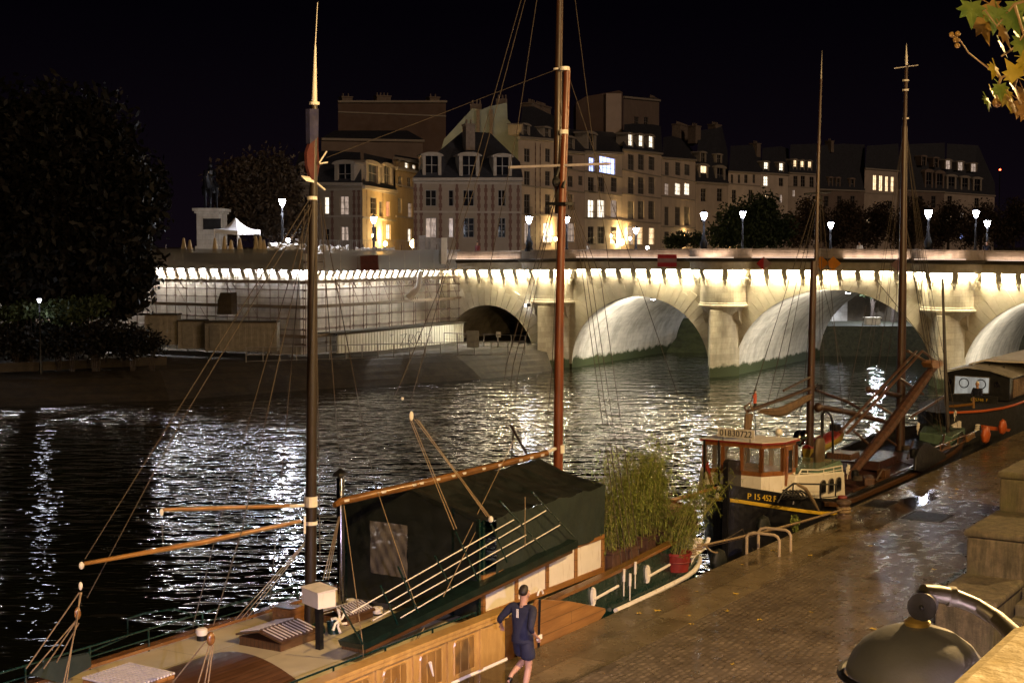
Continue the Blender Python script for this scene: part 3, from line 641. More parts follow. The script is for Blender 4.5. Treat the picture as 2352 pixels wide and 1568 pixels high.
# ================================================================ things on the terrace
# pedestal with dark relief panel and the rider statue
P0 = at(478, 548, 117); ped = thing('statue_pedestal', 'pale stone statue pedestal with a dark relief panel left of the tent', 'pedestal', WM, (P0.x, P0.y, 8.3))
def pbox(m, x0, x1, zlo, zhi, d0, d1): m.box(P0.x + x0, P0.y + d0, zlo, P0.x + x1, P0.y + d1, zhi)
kx = 117 / 3267
x0, x1 = (452 - 478) * kx, (503 - 478) * kx; zt0 = at(0, 490, 117).z; 
m = MB(); pbox(m, x0, x1, 8.2, zt0, 0, 3.4); pbox(m, x0 - .12, x1 + .12, 8.2, 9.3, -.15, 3.5); pbox(m, x0 - .22, x1 + .22, 8.2, 8.85, -.27, 3.6); part('body', m, MAT['terrace'], ped)
m = MB(); pbox(m, x0 - .15, x1 + .15, zt0, zt0 + .18, -.18, 3.6); pbox(m, x0 - .28, x1 + .28, zt0 + .18, zt0 + .42, -.3, 3.7); part('cornice', m, MAT['terrace'], ped)
m = MB(); pbox(m, .12 - .5, .12 + .95, at(0, 527, 117).z, at(0, 502, 117).z, -.05, .02); part('relief_panel', m, MAT['iron'], ped)
st = thing('rider_statue', 'dark bronze rider on horseback standing on the pale pedestal', 'statue', WM, (P0.x, P0.y + 1.7, zt0 + .42)); zb = zt0 + .42; X0, Y0 = P0.x - .1, P0.y + 1.7
m = MB()
m.tube([(X0, Y0 - 1.2, zb + 1.9), (X0, Y0 - .6, zb + 1.75), (X0, Y0 + .3, zb + 1.7), (X0, Y0 + 1.0, zb + 1.8), (X0, Y0 + 1.35, zb + 1.6)], [.35, .52, .48, .52, .25], 10)
m.tube([(X0, Y0 - 1.0, zb + 1.9), (X0, Y0 - 1.5, zb + 2.5), (X0, Y0 - 1.7, zb + 2.9)], [.42, .30, .2], 8); m.tube([(X0, Y0 - 1.65, zb + 2.95), (X0, Y0 - 2.2, zb + 2.5)], [.22, .12], 8)
for sx, sy, fy in ((-.25, -.9, -.9), (.25, -.9, -1.5), (-.25, 1.0, 1.0), (.25, 1.0, 1.3)):
    lift = .8 if fy == -1.5 else 0; m.tube([(X0 + sx, Y0 + sy, zb + 1.6), (X0 + sx, Y0 + (sy + fy) / 2, zb + .9 + lift * .6), (X0 + sx, Y0 + fy, zb + lift)], [.24, .12, .09], 6)
m.tube([(X0, Y0 + 1.35, zb + 1.9), (X0, Y0 + 1.8, zb + 1.3), (X0, Y0 + 1.7, zb + .6)], [.1, .16, .05], 6)
part('horse', m, MAT['iron'], st, smooth=True)
m = MB(); m.tube([(X0, Y0, zb + 2.0), (X0, Y0, zb + 2.6), (X0, Y0, zb + 3.15), (X0, Y0, zb + 3.35)], [.32, .26, .32, .12], 8); m.ball((X0, Y0 - .05, zb + 3.55), .19, 8, (1, 1, 1.2))
for sx in (-1, 1): m.tube([(X0 + sx * .3, Y0, zb + 2.2), (X0 + sx * .55, Y0 - .4, zb + 1.7), (X0 + sx * .55, Y0 - .2, zb + 1.1)], [.2, .15, .09], 6); m.tube([(X0 + sx * .3, Y0, zb + 3.1), (X0 + sx * .45, Y0 - .3, zb + 2.7), (X0 + sx * .2, Y0 - .7, zb + 2.6)], [.12, .1, .07], 6)
part('rider', m, MAT['iron'], st, smooth=True)
# white tent
tp = [at(px, py, d) for px, py, d in ((492, 526, 108), (545, 530, 107), (597, 528, 108.5), (548, 524, 110.5))]; ap = at(541, 500, 108.7); zb = 8.25
tent = thing('white_tent', 'small white peaked pop up tent on the terrace', 'tent', WM, (ap.x, ap.y, zb))
m = MB(); n = 6
for i in range(4):
    a, b = tp[i], tp[(i + 1) % 4]; ax = Vector((ap.x, ap.y, ap.z))
    for k in range(n):
        def q(w, t):
            e = a.lerp(b, w); p = e.lerp(ax, t); p.z -= .30 * math.sin(math.pi * t) * (.6 + .6 * abs(w - .5)); return p
        for j in range(4): m.quad(q(j / 4, k / n), q((j + 1) / 4, k / n), q((j + 1) / 4, (k + 1) / n), q(j / 4, (k + 1) / n))
    m.prism([a, b, b - Vector((0, 0, .32)), a - Vector((0, 0, .32))], ((0, .02, 0)))
part('canopy', m, M('white_tent_cloth', (.8, .78, .76), .6, var=.04), tent)
for a in tp: m = MB(); m.tube([(a.x, a.y, zb), (a.x, a.y, a.z)], .035, 5); part('leg', m, MAT['offwhite'], tent)
# wrapped yellowish work site cones along the terrace edge
for k, px in enumerate((436, 494, 516, 531, 551, 588, 606, 422, 598)):
    a = at(px, 566, 104 if k % 2 else 103.4); t = thing('sand_sack', ('wrapped pale yellow cone bundle, number %s from the left along the terrace edge' % ('second', 'third', 'fourth', 'fifth', 'sixth', 'seventh', 'ninth', 'first', 'eighth')[k]).replace('number ', ''), 'cone', WM, (a.x, a.y, 8.5), 'wrapped cones on the terrace')
    m = MB(); h = .95 + .15 * (k % 3); m.lathe((a.x, a.y, 8.75), [(.26, 0), (.22, .3), (.12, h * .8), (.08, h), (.02, h + .05)], 8, (1, .8)); part('wrap', m, M('yellow_cloth', (.42, .30, .14), .8), t)
    m = MB(); m.box(a.x - .28, a.y - .25, 8.6, a.x + .28, a.y + .25, 8.75); part('foot', m, MAT['iron'], t)
# wire site fence, sheets of polythene and a stack of panels on the terrace and bridge end
t = thing('site_fence', 'light wire mesh fence panels on the bridge in front of the orange lit house', 'fence', WM, tuple(at(735, 572, 113)))
for k in range(6):
    px = 735 + k * 42; a = at(px, 572, 113 + .3 * k); b = at(px + 42, 572, 113.3 + .3 * k); m = MB(); m.tube([(a.x, a.y, 8.1), (a.x, a.y, 9.75), (b.x, b.y, 9.75), (b.x, b.y, 8.1)], .025, 4)
    for j in range(1, 9): q_ = a.lerp(b, j / 9); m.tube([(q_.x, q_.y, 8.2), (q_.x, q_.y, 9.75)], .008, 3, False)
    part('fence_panel', m, MAT['steel'], t)
rnd = random.Random(5)
def crumple(name, label, cat, px0, px1, py0, py1, dep, mm):
    m = MB(); a, b = at(px0, py1, dep), at(px1, py0, dep); n = 16; g = [[(a.x + (b.x - a.x) * i / n, dep + rnd.random() * .5 + .3 * (j / 5), a.z + (b.z - a.z) * (j / 5) * (.55 + .45 * rnd.random())) for i in range(n + 1)] for j in range(6)]
    for j in range(5):
        for i in range(n): m.quad(g[j][i], g[j][i + 1], g[j + 1][i + 1], g[j + 1][i])
    m2 = [(p[0], p[1] + .6, p[2]) for p in g[5]]; 
    for i in range(n): m.quad(g[5][i], g[5][i + 1], m2[i + 1], m2[i])
    single(name, m, mm, label, cat)
crumple('polythene_sheet', 'crumpled pale sheeting along the terrace edge right of the tent', 'sheeting', 612, 700, 556, 576, 106, MAT['offwhite'])
crumple('polythene_sheet', 'crumpled silvery sheeting right of the dark mast above the scaffold', 'sheeting', 728, 800, 560, 582, 107, MAT['offwhite'])
crumple('polythene_sheet', 'low heap of sheeting and poles in front of the orange lit house', 'sheeting', 815, 905, 566, 578, 109, MAT['offwhite'])
a = at(989, 577, 110); t = thing('panel_stack', 'grey upright stack of site panels at the bridge end of the scaffold', 'site panels', WM, (a.x, a.y, 8))
for k, (px0, px1, py) in enumerate(((962, 976, 541), (977, 988, 545), (989, 1012, 547), (1013, 1027, 546))):
    p, q_ = at(px0, py, 111 - .2 * k), at(px1, py, 111 - .2 * k); m = MB(); m.box(p.x, p.y, 8.0, q_.x, p.y + .3, p.z); part('panel', m, M('site_panel_grey', (.32, .30, .29), .6), t)
p = at(1020, 546, 109.3); m = MB(); m.box(p.x - .22, p.y, 7.9, p.x + .22, p.y + .2, p.z); part('post', m, MAT['white'], t)

# ================================================================ houses
def line_pt(px, Y): return at(px, 565, Y)
wall_m = {}
def wallmat(key, c):
    if key not in wall_m: wall_m[key] = M('house_wall_' + key, c, .85, var=.14, sc=.35, bump=.2, bsc=6)
    return wall_m[key]
L_WARM = litwin('warm_lit_room', (1, .72, .42), (.35, .2, .09), 1.0); L_PALE = litwin('pale_lit_room', (1, .9, .72), (.4, .32, .22), 1.0)
L_BLUE = litwin('blue_lit_room', (.35, .38, 1.0), (.45, .6, .95), 1.3); L_DIM = litwin('dim_lit_room', (.40, .30, .24), (.10, .07, .05), .6); L_RED = litwin('red_lit_room', (.8, .25, .12), (.3, .08, .04), .8)
LIT = {0: None, 1: L_WARM, 2: L_PALE, 3: L_BLUE, 4: L_DIM, 5: L_RED}
BRICK = M('red_brick', (.14, .07, .048), .85, var=.2)
TRIM = M('house_stone_trim', (.33, .28, .22), .85, var=.12)
FRAME = M('window_frame_paint', (.26, .23, .20), .6, var=.1)
def house(name, label, px0, Y0, px1, Y1, cy0, cy1, mat_, wins, roof=None, depth=9, dormers=(), cat='house', strings=(), balcony=(), chims=(), arch_top=False, brick=False, roofmat='slate', gf=None):
    """front wall from picture column px0 at depth Y0 to px1 at depth Y1; heights are read at their own column's depth"""
    A, B = line_pt(px0, Y0), line_pt(px1, Y1); A.z = B.z = 0; L = (B - A).length; d = (B - A) / L; ang = math.atan2(d.y, d.x); F = frame(A.x, A.y, ang)
    nrm = Vector((-d.y, d.x, 0))
    def S(px):  # distance along the wall for a picture column
        u = (px - 1176) / 3267.0; return (u * A.y - A.x) / (d.x - u * d.y)
    def Zv(px, py): s = S(px); Yd = A.y + d.y * s; return at(px, py, Yd).z
    t = thing(name, label, cat, F); cdir = F.inverted().to_3x3() @ ((A + B) / 2).normalized(); cdir.z = 0; cdir = cdir / cdir.y
    def bk(x, y, z): return (x + cdir.x * y, y, z)
    zlow = 7.0; z0, z1 = Zv(px0, cy0), Zv(px1, cy1)
    xs = {0.0, L}; zs = set(); rects = []
    for w in wins:
        wx0, wy0, wx1, wy1, lit = w[:5]; s0, s1 = S(wx0), S(wx1); mid = (wx0 + wx1) / 2; rects.append((s0, Zv(mid, wy1), s1, Zv(mid, wy0), lit)); 
    rects = [(max(.15, a), b, min(L - .15, c), min(dd, z0 - .2, z1 - .2) if False else dd, e) for a, b, c, dd, e in rects]
    for a, b, c, dd, e in rects: xs |= {a, c}; zs |= {b, dd}
    xs = sorted(xs); zs = sorted(z for z in zs if z < min(z0, z1) - .1); m = MB(F)
    for x0, x1 in zip(xs, xs[1:]):
        if x1 - x0 < 1e-4: continue
        lv = [zlow] + zs + [None]
        for k in range(len(lv) - 1):
            b_ = lv[k]; 
            if lv[k + 1] is None: ta, tb = z0 + (z1 - z0) * x0 / L, z0 + (z1 - z0) * x1 / L; zc_ = b_ + .01
            else: ta = tb = lv[k + 1]; zc_ = (b_ + ta) / 2
            xm = (x0 + x1) / 2
            if lv[k + 1] is not None and any(a < xm < c and b < zc_ < dd for a, b, c, dd, e in rects): continue
            m.quad((x0, 0, b_), (x1, 0, b_), (x1, 0, tb), (x0, 0, ta))
    for a, b, c, dd, e in rects:
        r = .28; m.quad((a, 0, b), (a, 0, dd), (a, r, dd), (a, r, b)); m.quad((c, 0, b), (c, r, b), (c, r, dd), (c, 0, dd)); m.quad((a, 0, dd), (c, 0, dd), (c, r, dd), (a, r, dd)); m.quad((a, 0, b), (a, r, b), (c, r, b), (c, 0, b))
    m.quad((0, 0, zlow), (0, 0, z0), bk(0, depth, z0), bk(0, depth, zlow)); m.quad((L, 0, zlow), bk(L, depth, zlow), bk(L, depth, z1), (L, 0, z1)); m.quad(bk(0, depth, zlow), bk(0, depth, z0), bk(L, depth, z1), bk(L, depth, zlow)); m.quad((0, 0, z0), (L, 0, z1), bk(L, depth, z1), bk(0, depth, z0))
    wp = part('wall', m, mat_, t)
    for a, b, c, dd, e in rects:
        m = MB(F); w = c - a; h = dd - b; f = .07 if h > 1 else .05
        m.box(a, .10, b, a + f, .17, dd); m.box(c - f, .10, b, c, .17, dd); m.box(a + f, .10, b, c - f, .17, b + f); m.box(a + f, .10, dd - f, c - f, .17, dd); 
        if w > .7: m.box((a + c) / 2 - .035, .09, b + f, (a + c) / 2 + .035, .16, dd - f)
        if w > 3: 
            for q in (.25, .75): m.box(a + w * q - .03, .09, b + f, a + w * q + .03, .16, dd - f)
        nb = 3 if h > 1.8 else 2
        for k in range(1, nb): zq = b + h * k / nb; m.box(a + f, .11, zq - .025, c - f, .15, zq + .025)
        wf = part('window', m, FRAME, t)
        m = MB(F); m.quad((a, .20, b), (c, .20, b), (c, .20, dd), (a, .20, dd)); part('pane', m, LIT[e] or MAT['glass'], wf)
        if h > 1.9 and w < 3 and balcony is not None:
            m = MB(F); n_ = 8
            for k in range(n_ + 1): x = a - .08 + (w + .16) * k / n_; m.box(x - .012, -.22, b, x + .012, -.20, b + .85)
            m.box(a - .1, -.23, b + .85, c + .1, -.19, b + .9); m.box(a - .1, -.24, b - .06, c + .1, -.002, b); part('window_guard', m, MAT['iron'], t)
    m = MB(F); m.prism([(-.1, -.30, z0 - .25), (-.1, -.30, z0 + .05), (-.1, -.002, z0 + .05), (-.1, -.002, z0 - .32)], (L + .2, 0, z1 - z0)); part('cornice', m, TRIM, t)
    for py in strings:
        zz = Zv((px0 + px1) / 2, py); m = MB(F); m.box(0, -.10, zz - .1, L, -.003, zz + .1); part('string_course', m, TRIM, t)
    if brick:   # red brick quoin chains between the windows
        for px in brick:
            m = MB(F); q = S(px); zz = 8.0; k = 0; zt_ = min(z0, z1) - .6; R_ = []; Lf = []
            while zz < zt_: ww = .18 if k % 2 else .11; R_ += [(q + ww, -.04, zz), (q + ww, -.04, zz + .4)]; Lf += [(q - ww, -.04, zz), (q - ww, -.04, zz + .4)]; zz += .4; k += 1
            n_ = len(R_); m.add(R_ + Lf, [(i, i + 1, n_ + i + 1, n_ + i) for i in range(0, n_ - 1)]); part('brick_chain', m, BRICK, t)
    rp = None
    if roof:   # list of (px, py, setback) giving the outline of the roof top from left to right
        m = MB(F); base = [(0 - .1, -.15, z0 + .055), (L + .1, -.15, z1 + .055)]
        tops = []
        for px, py, sb in roof:
            s = S(px); s = max(-.1, min(L + .1, s)); Yd = (F @ Vector(bk(s, sb, 0))).y; zz = at(px, py, Yd).z; tops.append(bk(s, sb, zz))
        n_ = len(tops)
        # front slope as a fan between the eave line and the outline
        ev = [(-.1 + (L + .2) * i / (n_ - 1), -.15, z0 + .055 + (z1 - z0) * i / (n_ - 1)) for i in range(n_)]
        def tb(i): p = tops[i]; e = depth - p[1]; return (p[0] + cdir.x * e, depth, p[2] - .5)
        def ev_(i): return (ev[i][0], depth, ev[i][2])
        for i in range(n_ - 1): m.quad(ev[i], ev[i + 1], tops[i + 1], tops[i]); m.quad(tops[i], tops[i + 1], tb(i + 1), tb(i)); m.quad(bk(*ev_(i)), tb(i), tb(i + 1), bk(*ev_(i + 1)))
        m.poly([ev[0], tops[0], tb(0), bk(*ev_(0))]); m.poly([ev[-1], bk(*ev_(-1)), tb(n_ - 1), tops[-1]])
        rp = part('roof', m, MAT[roofmat] if roofmat in MAT else roofmat, t)
    for w in dormers:
        dx0, dy0, dx1, dy1, lit = w[:5]; sb = .04 + .5 * max(0, (w[5] if len(w) > 5 else .5) - .7); s0, s1 = S(dx0), S(dx1); mid = (dx0 + dx1) / 2; b, dd = Zv(mid, dy1), Zv(mid, dy0); ww = s1 - s0; h = dd - b
        m = MB(F); e = ww * .17; m.box(s0, sb, b, s0 + e, sb + 1.8, dd - h * .15); m.box(s1 - e, sb, b, s1, sb + 1.8, dd - h * .15); m.box(s0 + e, sb + .3, b, s1 - e, sb + 1.8, b + h * .08)
        c_ = (s0 + s1) / 2; pr = [(c_ - ww * .62 * math.cos(math.pi * i / 8), sb - .12, dd - h * .17 + h * .17 * math.sin(math.pi * i / 8)) for i in range(9)]
        m.prism(pr, (0, 2, 0)); do = part('dormer', m, TRIM if mat_ is not wall_m.get('dark') else mat_, t)
        m = MB(F); m.box(c_ - .04, sb + .14, b, c_ + .04, sb + .2, dd - h * .17); m.box(s0 + e, sb + .15, b + h * .42, s1 - e, sb + .19, b + h * .42 + .07); wf = part('window', m, FRAME, do) 
        m = MB(F); m.quad((s0 + e, sb + .22, b), (s1 - e, sb + .22, b), (s1 - e, sb + .22, dd - h * .17), (s0 + e, sb + .22, dd - h * .17)); part('pane', m, LIT[lit] or MAT['glass'], do)
    for cx0, cy0_, cx1, cy1_, sb in chims:
        s0, s1 = S(cx0), S(cx1); mid = (cx0 + cx1) / 2; s = S(mid); Yd = (F @ Vector(bk(s, sb, 0))).y; m = MB(F); s0 += cdir.x * sb; s1 += cdir.x * sb; zt_, zb_ = at(mid, cy0_, Yd).z, at(mid, cy1_, Yd).z
        m.box(s0, sb, zb_, s1, sb + 1.6, zt_); m.box(s0 - .1, sb - .1, zt_, s1 + .1, sb + 1.7, zt_ + .18)
        nn = max(2, int((s1 - s0) / .55))
        for k in range(nn): m.lathe((s0 + (s1 - s0) * (k + .5) / nn, sb + .8, zt_ + .18), [(.13, 0), (.10, .5)], 6)
        part('chimney', m, M('chimney_plaster', (.22, .16, .12), .85) if 'chim' not in MAT else MAT['chim'], rp or t)
    return t
MAT['chim'] = M('chimney_stack_plaster', (.20, .15, .11), .85, var=.3)
def wl(cols, rows, lit={}):
    out = []
    for r, (y0, y1) in enumerate(rows):
        for c, (x0, x1) in enumerate(cols): out.append((x0, y0, x1, y1, lit.get((r, c), 0)))
    return out
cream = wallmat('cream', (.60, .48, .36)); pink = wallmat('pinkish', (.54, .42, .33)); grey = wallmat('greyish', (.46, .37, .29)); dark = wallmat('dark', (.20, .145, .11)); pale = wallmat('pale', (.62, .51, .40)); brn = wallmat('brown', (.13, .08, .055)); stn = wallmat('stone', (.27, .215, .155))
# pavilion left: front and the sodium lit side
def colw(c, w=9): return (c - w, c + w)
house('brick_pavilion', 'brick and stone pavilion with arched stone dormers behind the dark left mast', 672, 150, 832, 146, 419, 421, stn, [(746, 452, 757, 492, 2), (782, 450, 802, 494, 4), (690, 452, 708, 494, 0), (706, 530, 722, 556, 0), (783, 520, 801, 553, 4), (746, 525, 757, 553, 0)],
      roof=[(690, 350, 3), (760, 346, 3), (832, 350, 3)], dormers=[(692, 370, 720, 421, 0), (770, 367, 815, 424, 0)], strings=(436, 497), balcony=None, brick=(682, 730, 765, 815, 826))
house('pavilion_side_wing', 'orange lit side wing with two stone dormers facing the narrow street', 833, 146, 909, 166, 426, 438, wallmat('ochre', (.42, .30, .15)), [(852, 453, 866, 492, 0), (888, 462, 897, 498, 5), (888, 515, 898, 550, 2), (855, 520, 866, 555, 0), (872, 462, 880, 498, 0)],
      roof=[(835, 352, 2), (905, 366, 3)], dormers=[(844, 369, 876, 420, 0), (881, 374, 906, 423, 0)], strings=(439, 503), balcony=None, brick=(843, 880))
house('side_street_house', 'tall orange lit house at the end of the narrow street, lit attic windows', 909, 166, 968, 184, 384, 395, wallmat('ochre', (.42, .30, .15)), [(917, 372, 921, 384, 0), (916, 405, 925, 430, 0), (937, 408, 946, 432, 0), (915, 455, 924, 490, 0), (938, 466, 948, 502, 4), (938, 525, 946, 556, 2), (951, 460, 958, 495, 0)], roof=[(910, 384, .4), (967, 394, .4)], strings=(430, 500), balcony=None)
house('attic_storey', 'set back orange attic storey with four lit windows', 905, 172, 968, 188, 361, 371, wallmat('ochre', (.42, .30, .15)), [(915, 370, 919, 386, 2), (932, 370, 940, 386, 2), (949, 372, 956, 388, 2), (963, 374, 967, 388, 2)], roof=[(906, 355, 2), (967, 365, 2)], balcony=None)
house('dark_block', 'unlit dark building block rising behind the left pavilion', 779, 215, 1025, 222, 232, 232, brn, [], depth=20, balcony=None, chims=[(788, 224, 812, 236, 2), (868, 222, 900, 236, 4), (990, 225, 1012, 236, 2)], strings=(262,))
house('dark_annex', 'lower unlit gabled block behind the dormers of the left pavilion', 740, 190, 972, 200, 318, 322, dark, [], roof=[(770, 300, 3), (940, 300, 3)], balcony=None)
# pavilion right
house('brick_corner_pavilion', 'large brick and stone corner pavilion with three arched dormers and a steep hipped roof', 950, 144.5, 1198, 147.5, 410, 409, stn,
      wl([colw(991, 13), colw(1037, 6), colw(1077, 13), colw(1153, 9)], [(436, 474), (500, 546)], {(1, 1): 4, (1, 0): 4}),
      roof=[(1010, 346, 2.0), (1060, 304, 6), (1078, 303, 6), (1128, 305, 6), (1196, 372, 2)], dormers=[(972, 349, 1015, 402, 0), (1056, 349, 1102, 404, 0), (1134, 352, 1176, 404, 0)], strings=(421, 487), balcony=None, brick=(955, 968, 1012, 1050, 1100, 1116, 1132, 1172, 1190), chims=[(1071, 288, 1092, 345, 2.5)])
g = thing('gable_wall_house', 'pale green lit bare gable wall with chimney shafts rising behind the corner pavilion', 'house', WM, tuple(at(1100, 400, 176)))
m = MB(); out = [at(px, py, 176) for px, py in ((1008, 420), (1013, 346), (1020, 320), (1085, 249), (1106, 252), (1123, 245), (1164, 236), (1166, 274), (1190, 300), (1210, 350), (1210, 420))]; m.prism(out, (0, 8, 0)); part('wall', m, M('pale_green_render', (.26, .30, .28), .9, var=.3, sc=.25), g)
for px in (1098, 1128): m = MB(); a, b = at(px, 252, 175.9), at(px, 330, 175.9); m.box(a.x - .2, a.y - .25, b.z, a.x + .2, a.y - .004, a.z); part('flue', m, MAT['chim'], g)
for px, py in ((1093, 248), (1152, 236)): m = MB(); a = at(px, py, 178); m.box(a.x - .7, a.y, a.z - 1, a.x + .7, a.y + 1, a.z + .5); [m.lathe((a.x + o_, a.y + .5, a.z + .5), [(.13, 0), (.1, .5)], 6) for o_ in (-.4, .1, .5)]; part('chimney', m, MAT['chim'], g)
# the row along the far quay, receding to the right
def RY(px): u = (px - 1176) / 3267.0; return 60.7 / (.36 - u)
xr = [1596, 1671, 1745, 1809, 1877, 1983, 2060, 2166, 2280]; yr = [262, 275, 287, 297, 307, 322, 332, 345, 358]
def Yr(px): return RY(px) if px <= 1596 else float(np.interp(px, xr, yr))
def row(name, label, px0, px1, *a, **k): return house(name, label, px0 + .15, Yr(px0), px1 - .15, Yr(px1), *a, **k)
row('quay_house', 'cream quay house with four storeys of tall windows left of the reddish mast', 1190, 1300, 314, 322, cream, wl([colw(1211, 7), colw(1258, 6)], [(341, 373), (393, 427), (446, 492)]) + [(1205, 511, 1219, 560, 4), (1248, 512, 1265, 557, 2), (1276, 345, 1288, 375, 0), (1276, 396, 1288, 428, 0), (1280, 512, 1296, 557, 4)],
    roof=[(1197, 245, 4), (1225, 245, 4), (1262, 262, 4), (1298, 275, 3)], dormers=[(1200, 283, 1218, 311, 0), (1249, 290, 1265, 316, 0)], strings=(431, 494), chims=[(1224, 240, 1240, 268, 4), (1243, 246, 1266, 278, 5)], brick=(1229, 1240))
row('quay_house', 'narrow quay house with an iron balcony directly right of the reddish mast', 1300, 1342, 347, 350, pink, wl([colw(1310, 6)], [(357, 388), (404, 430), (446, 480)]) + [(1304, 512, 1320, 556, 4), (1328, 404, 1338, 426, 0)], roof=[(1302, 296, 3), (1341, 300, 3)], dormers=[(1303, 312, 1320, 342, 0)], strings=(391, 440))
row('quay_house', 'pale quay house with a big blue lit studio window on its top floor', 1342, 1428, 347, 351, pale, [(1352, 362, 1364, 394, 3), (1376, 361, 1412, 399, 3)] + wl([colw(1357, 7), colw(1380, 8), colw(1409, 7)], [(407, 441), (459, 500), (520, 560)], {(1, 0): 2, (1, 1): 2, (1, 2): 4}),
    roof=[(1343, 300, 4), (1380, 302, 4), (1428, 305, 4)], dormers=[(1348, 301, 1369, 344, 0)], strings=(400, 444, 503))
g = thing('party_wall_block', 'tall bare brown brick block rising above the row behind the blue lit house', 'house', WM, tuple(at(1376, 305, 225)))
m = MB(); m.prism([at(px, py, 225) for px, py in ((1323, 320), (1323, 235), (1345, 222), (1422, 208), (1430, 212), (1430, 320))], (0, 9, 0)); part('wall', m, brn, g)
for px in (1392,): m = MB(); a, b = at(px, 215, 224.7), at(px, 310, 224.7); m.box(a.x, a.y - .1, b.z, a.x + 2.4, a.y + .2, a.z); part('chimney_breast', m, pink, g)
row('quay_house', 'tallest quay house with three lit attic windows and a lit rooftop studio', 1428, 1518, 343, 352, cream, wl([colw(1448, 7), colw(1471, 7), colw(1495, 7)], [(355, 391), (407, 446), (462, 504)]) + [(1441, 520, 1456, 562, 4), (1463, 521, 1475, 562, 1), (1490, 523, 1502, 562, 1)],
    roof=[(1430, 286, 2.5), (1450, 284, 2.5), (1500, 286, 2.5), (1517, 290, 2.5)], dormers=[(1440, 304, 1454, 337, 2, .6), (1464, 306, 1478, 339, 2, .6), (1487, 308, 1501, 341, 2, .6)], strings=(398, 450, 510))
house('rooftop_studio', 'dark upper mansard with a pale lit studio window on the tallest quay house', 1430, 232, 1512, 252, 222, 230, dark, [(1448, 232, 1480, 254, 4), (1455, 268, 1465, 290, 0), (1477, 269, 1487, 292, 0)], depth=5, chims=[(1500, 228, 1511, 300, 1)], balcony=None, roof=[(1432, 219, 1), (1511, 227, 1)])
row('quay_house', 'cream quay house with a row of lit third floor windows', 1518, 1596, 361, 367, cream, wl([colw(1530, 5), colw(1555, 6), colw(1576, 6)], [(373, 403), (421, 448), (475, 518)], {(1, 1): 2, (1, 2): 2, (1, 0): 4}) + [(1525, 532, 1536, 562, 0), (1551, 530, 1562, 562, 0), (1572, 532, 1583, 562, 1)],
    roof=[(1519, 315, 3), (1540, 312, 4), (1568, 320, 4), (1595, 352, 2)], strings=(410, 455, 522), chims=[(1560, 292, 1594, 330, 4)])
row('quay_house', 'quay house with a round windowed dark mansard above pale stone', 1596, 1671, 417, 422, grey, wl([colw(1614, 6), colw(1651, 6)], [(433, 463), (485, 510)]), roof=[(1600, 300, 2.5), (1640, 295, 2.5), (1655, 290, 2.5), (1668, 345, 2)],
    dormers=[(1604, 375, 1625, 414, 1, .4), (1641, 379, 1664, 420, 0, .4), (1610, 347, 1624, 372, 0, 1.4), (1646, 352, 1660, 374, 0, 1.4)], strings=(424,), chims=[(1594, 291, 1606, 330, 2), (1640, 288, 1654, 330, 3)], balcony=None)
row('quay_house', 'lower pale quay house with small square top floor windows', 1671, 1745, 393, 397, pale, wl([colw(1679, 3), colw(1695, 3), colw(1711, 4), colw(1729, 3)], [(401, 421)]) + wl([colw(1684, 5), colw(1722, 5)], [(436, 466), (485, 510)]), roof=[(1674, 335, 3), (1730, 332, 3), (1744, 345, 3)], strings=(425,), chims=[(1735, 331, 1744, 362, 2)], balcony=None)
row('quay_house', 'cream quay house with two cold lit attic windows', 1745, 1809, 396, 401, pale, [(1751, 405, 1761, 427, 2), (1786, 409, 1796, 428, 0), (1755, 446, 1763, 466, 1), (1789, 447, 1795, 466, 4), (1755, 480, 1762, 515, 0)], roof=[(1747, 340, 3), (1790, 336, 3), (1808, 342, 3)], dormers=[(1750, 369, 1764, 394, 2, .5), (1785, 371, 1798, 396, 2, .5)], balcony=None)
row('quay_house', 'dim quay house with three warm lit dormers close together', 1809, 1877, 396, 400, grey, [(1819, 404, 1829, 430, 0), (1836, 404, 1846, 430, 0), (1856, 406, 1866, 432, 0), (1837, 492, 1842, 512, 1), (1818, 436, 1824, 452, 4)], roof=[(1811, 332, 2), (1876, 330, 2)], dormers=[(1818, 364, 1828, 390, 1, .4), (1834, 366, 1845, 392, 1, .4), (1851, 367, 1862, 394, 1, .4)], strings=(430,), balcony=None)
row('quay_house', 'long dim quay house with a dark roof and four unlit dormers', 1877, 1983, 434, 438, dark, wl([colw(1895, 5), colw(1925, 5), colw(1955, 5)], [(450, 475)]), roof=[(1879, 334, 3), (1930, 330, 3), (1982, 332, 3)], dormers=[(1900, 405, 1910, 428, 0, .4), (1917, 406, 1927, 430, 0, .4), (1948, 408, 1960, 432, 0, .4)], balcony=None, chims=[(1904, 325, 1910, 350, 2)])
row('quay_house', 'dim quay house with a wide bay of four warm lit windows', 1983, 2060, 386, 392, grey, [(2001, 402, 2009, 437, 1), (2015, 403, 2023, 439, 1), (2029, 405, 2036, 440, 1), (2042, 406, 2049, 441, 1), (1980 + 8, 501, 1995, 532, 1), (2036, 462, 2046, 480, 0)], roof=[(1985, 335, 2), (2058, 330, 2)], balcony=None, strings=(445,))
row('quay_house', 'dark quay house with two pedimented dormers right of the fourth mast', 2060, 2166, 436, 440, dark, wl([colw(2080, 5), colw(2110, 5), colw(2140, 5)], [(450, 478)]), roof=[(2062, 332, 3), (2164, 328, 3)], dormers=[(2120, 388, 2138, 436, 0, .4), (2144, 391, 2164, 438, 0, .4), (2112, 356, 2124, 380, 0, 1), (2140, 360, 2152, 384, 0, 1)], balcony=None)
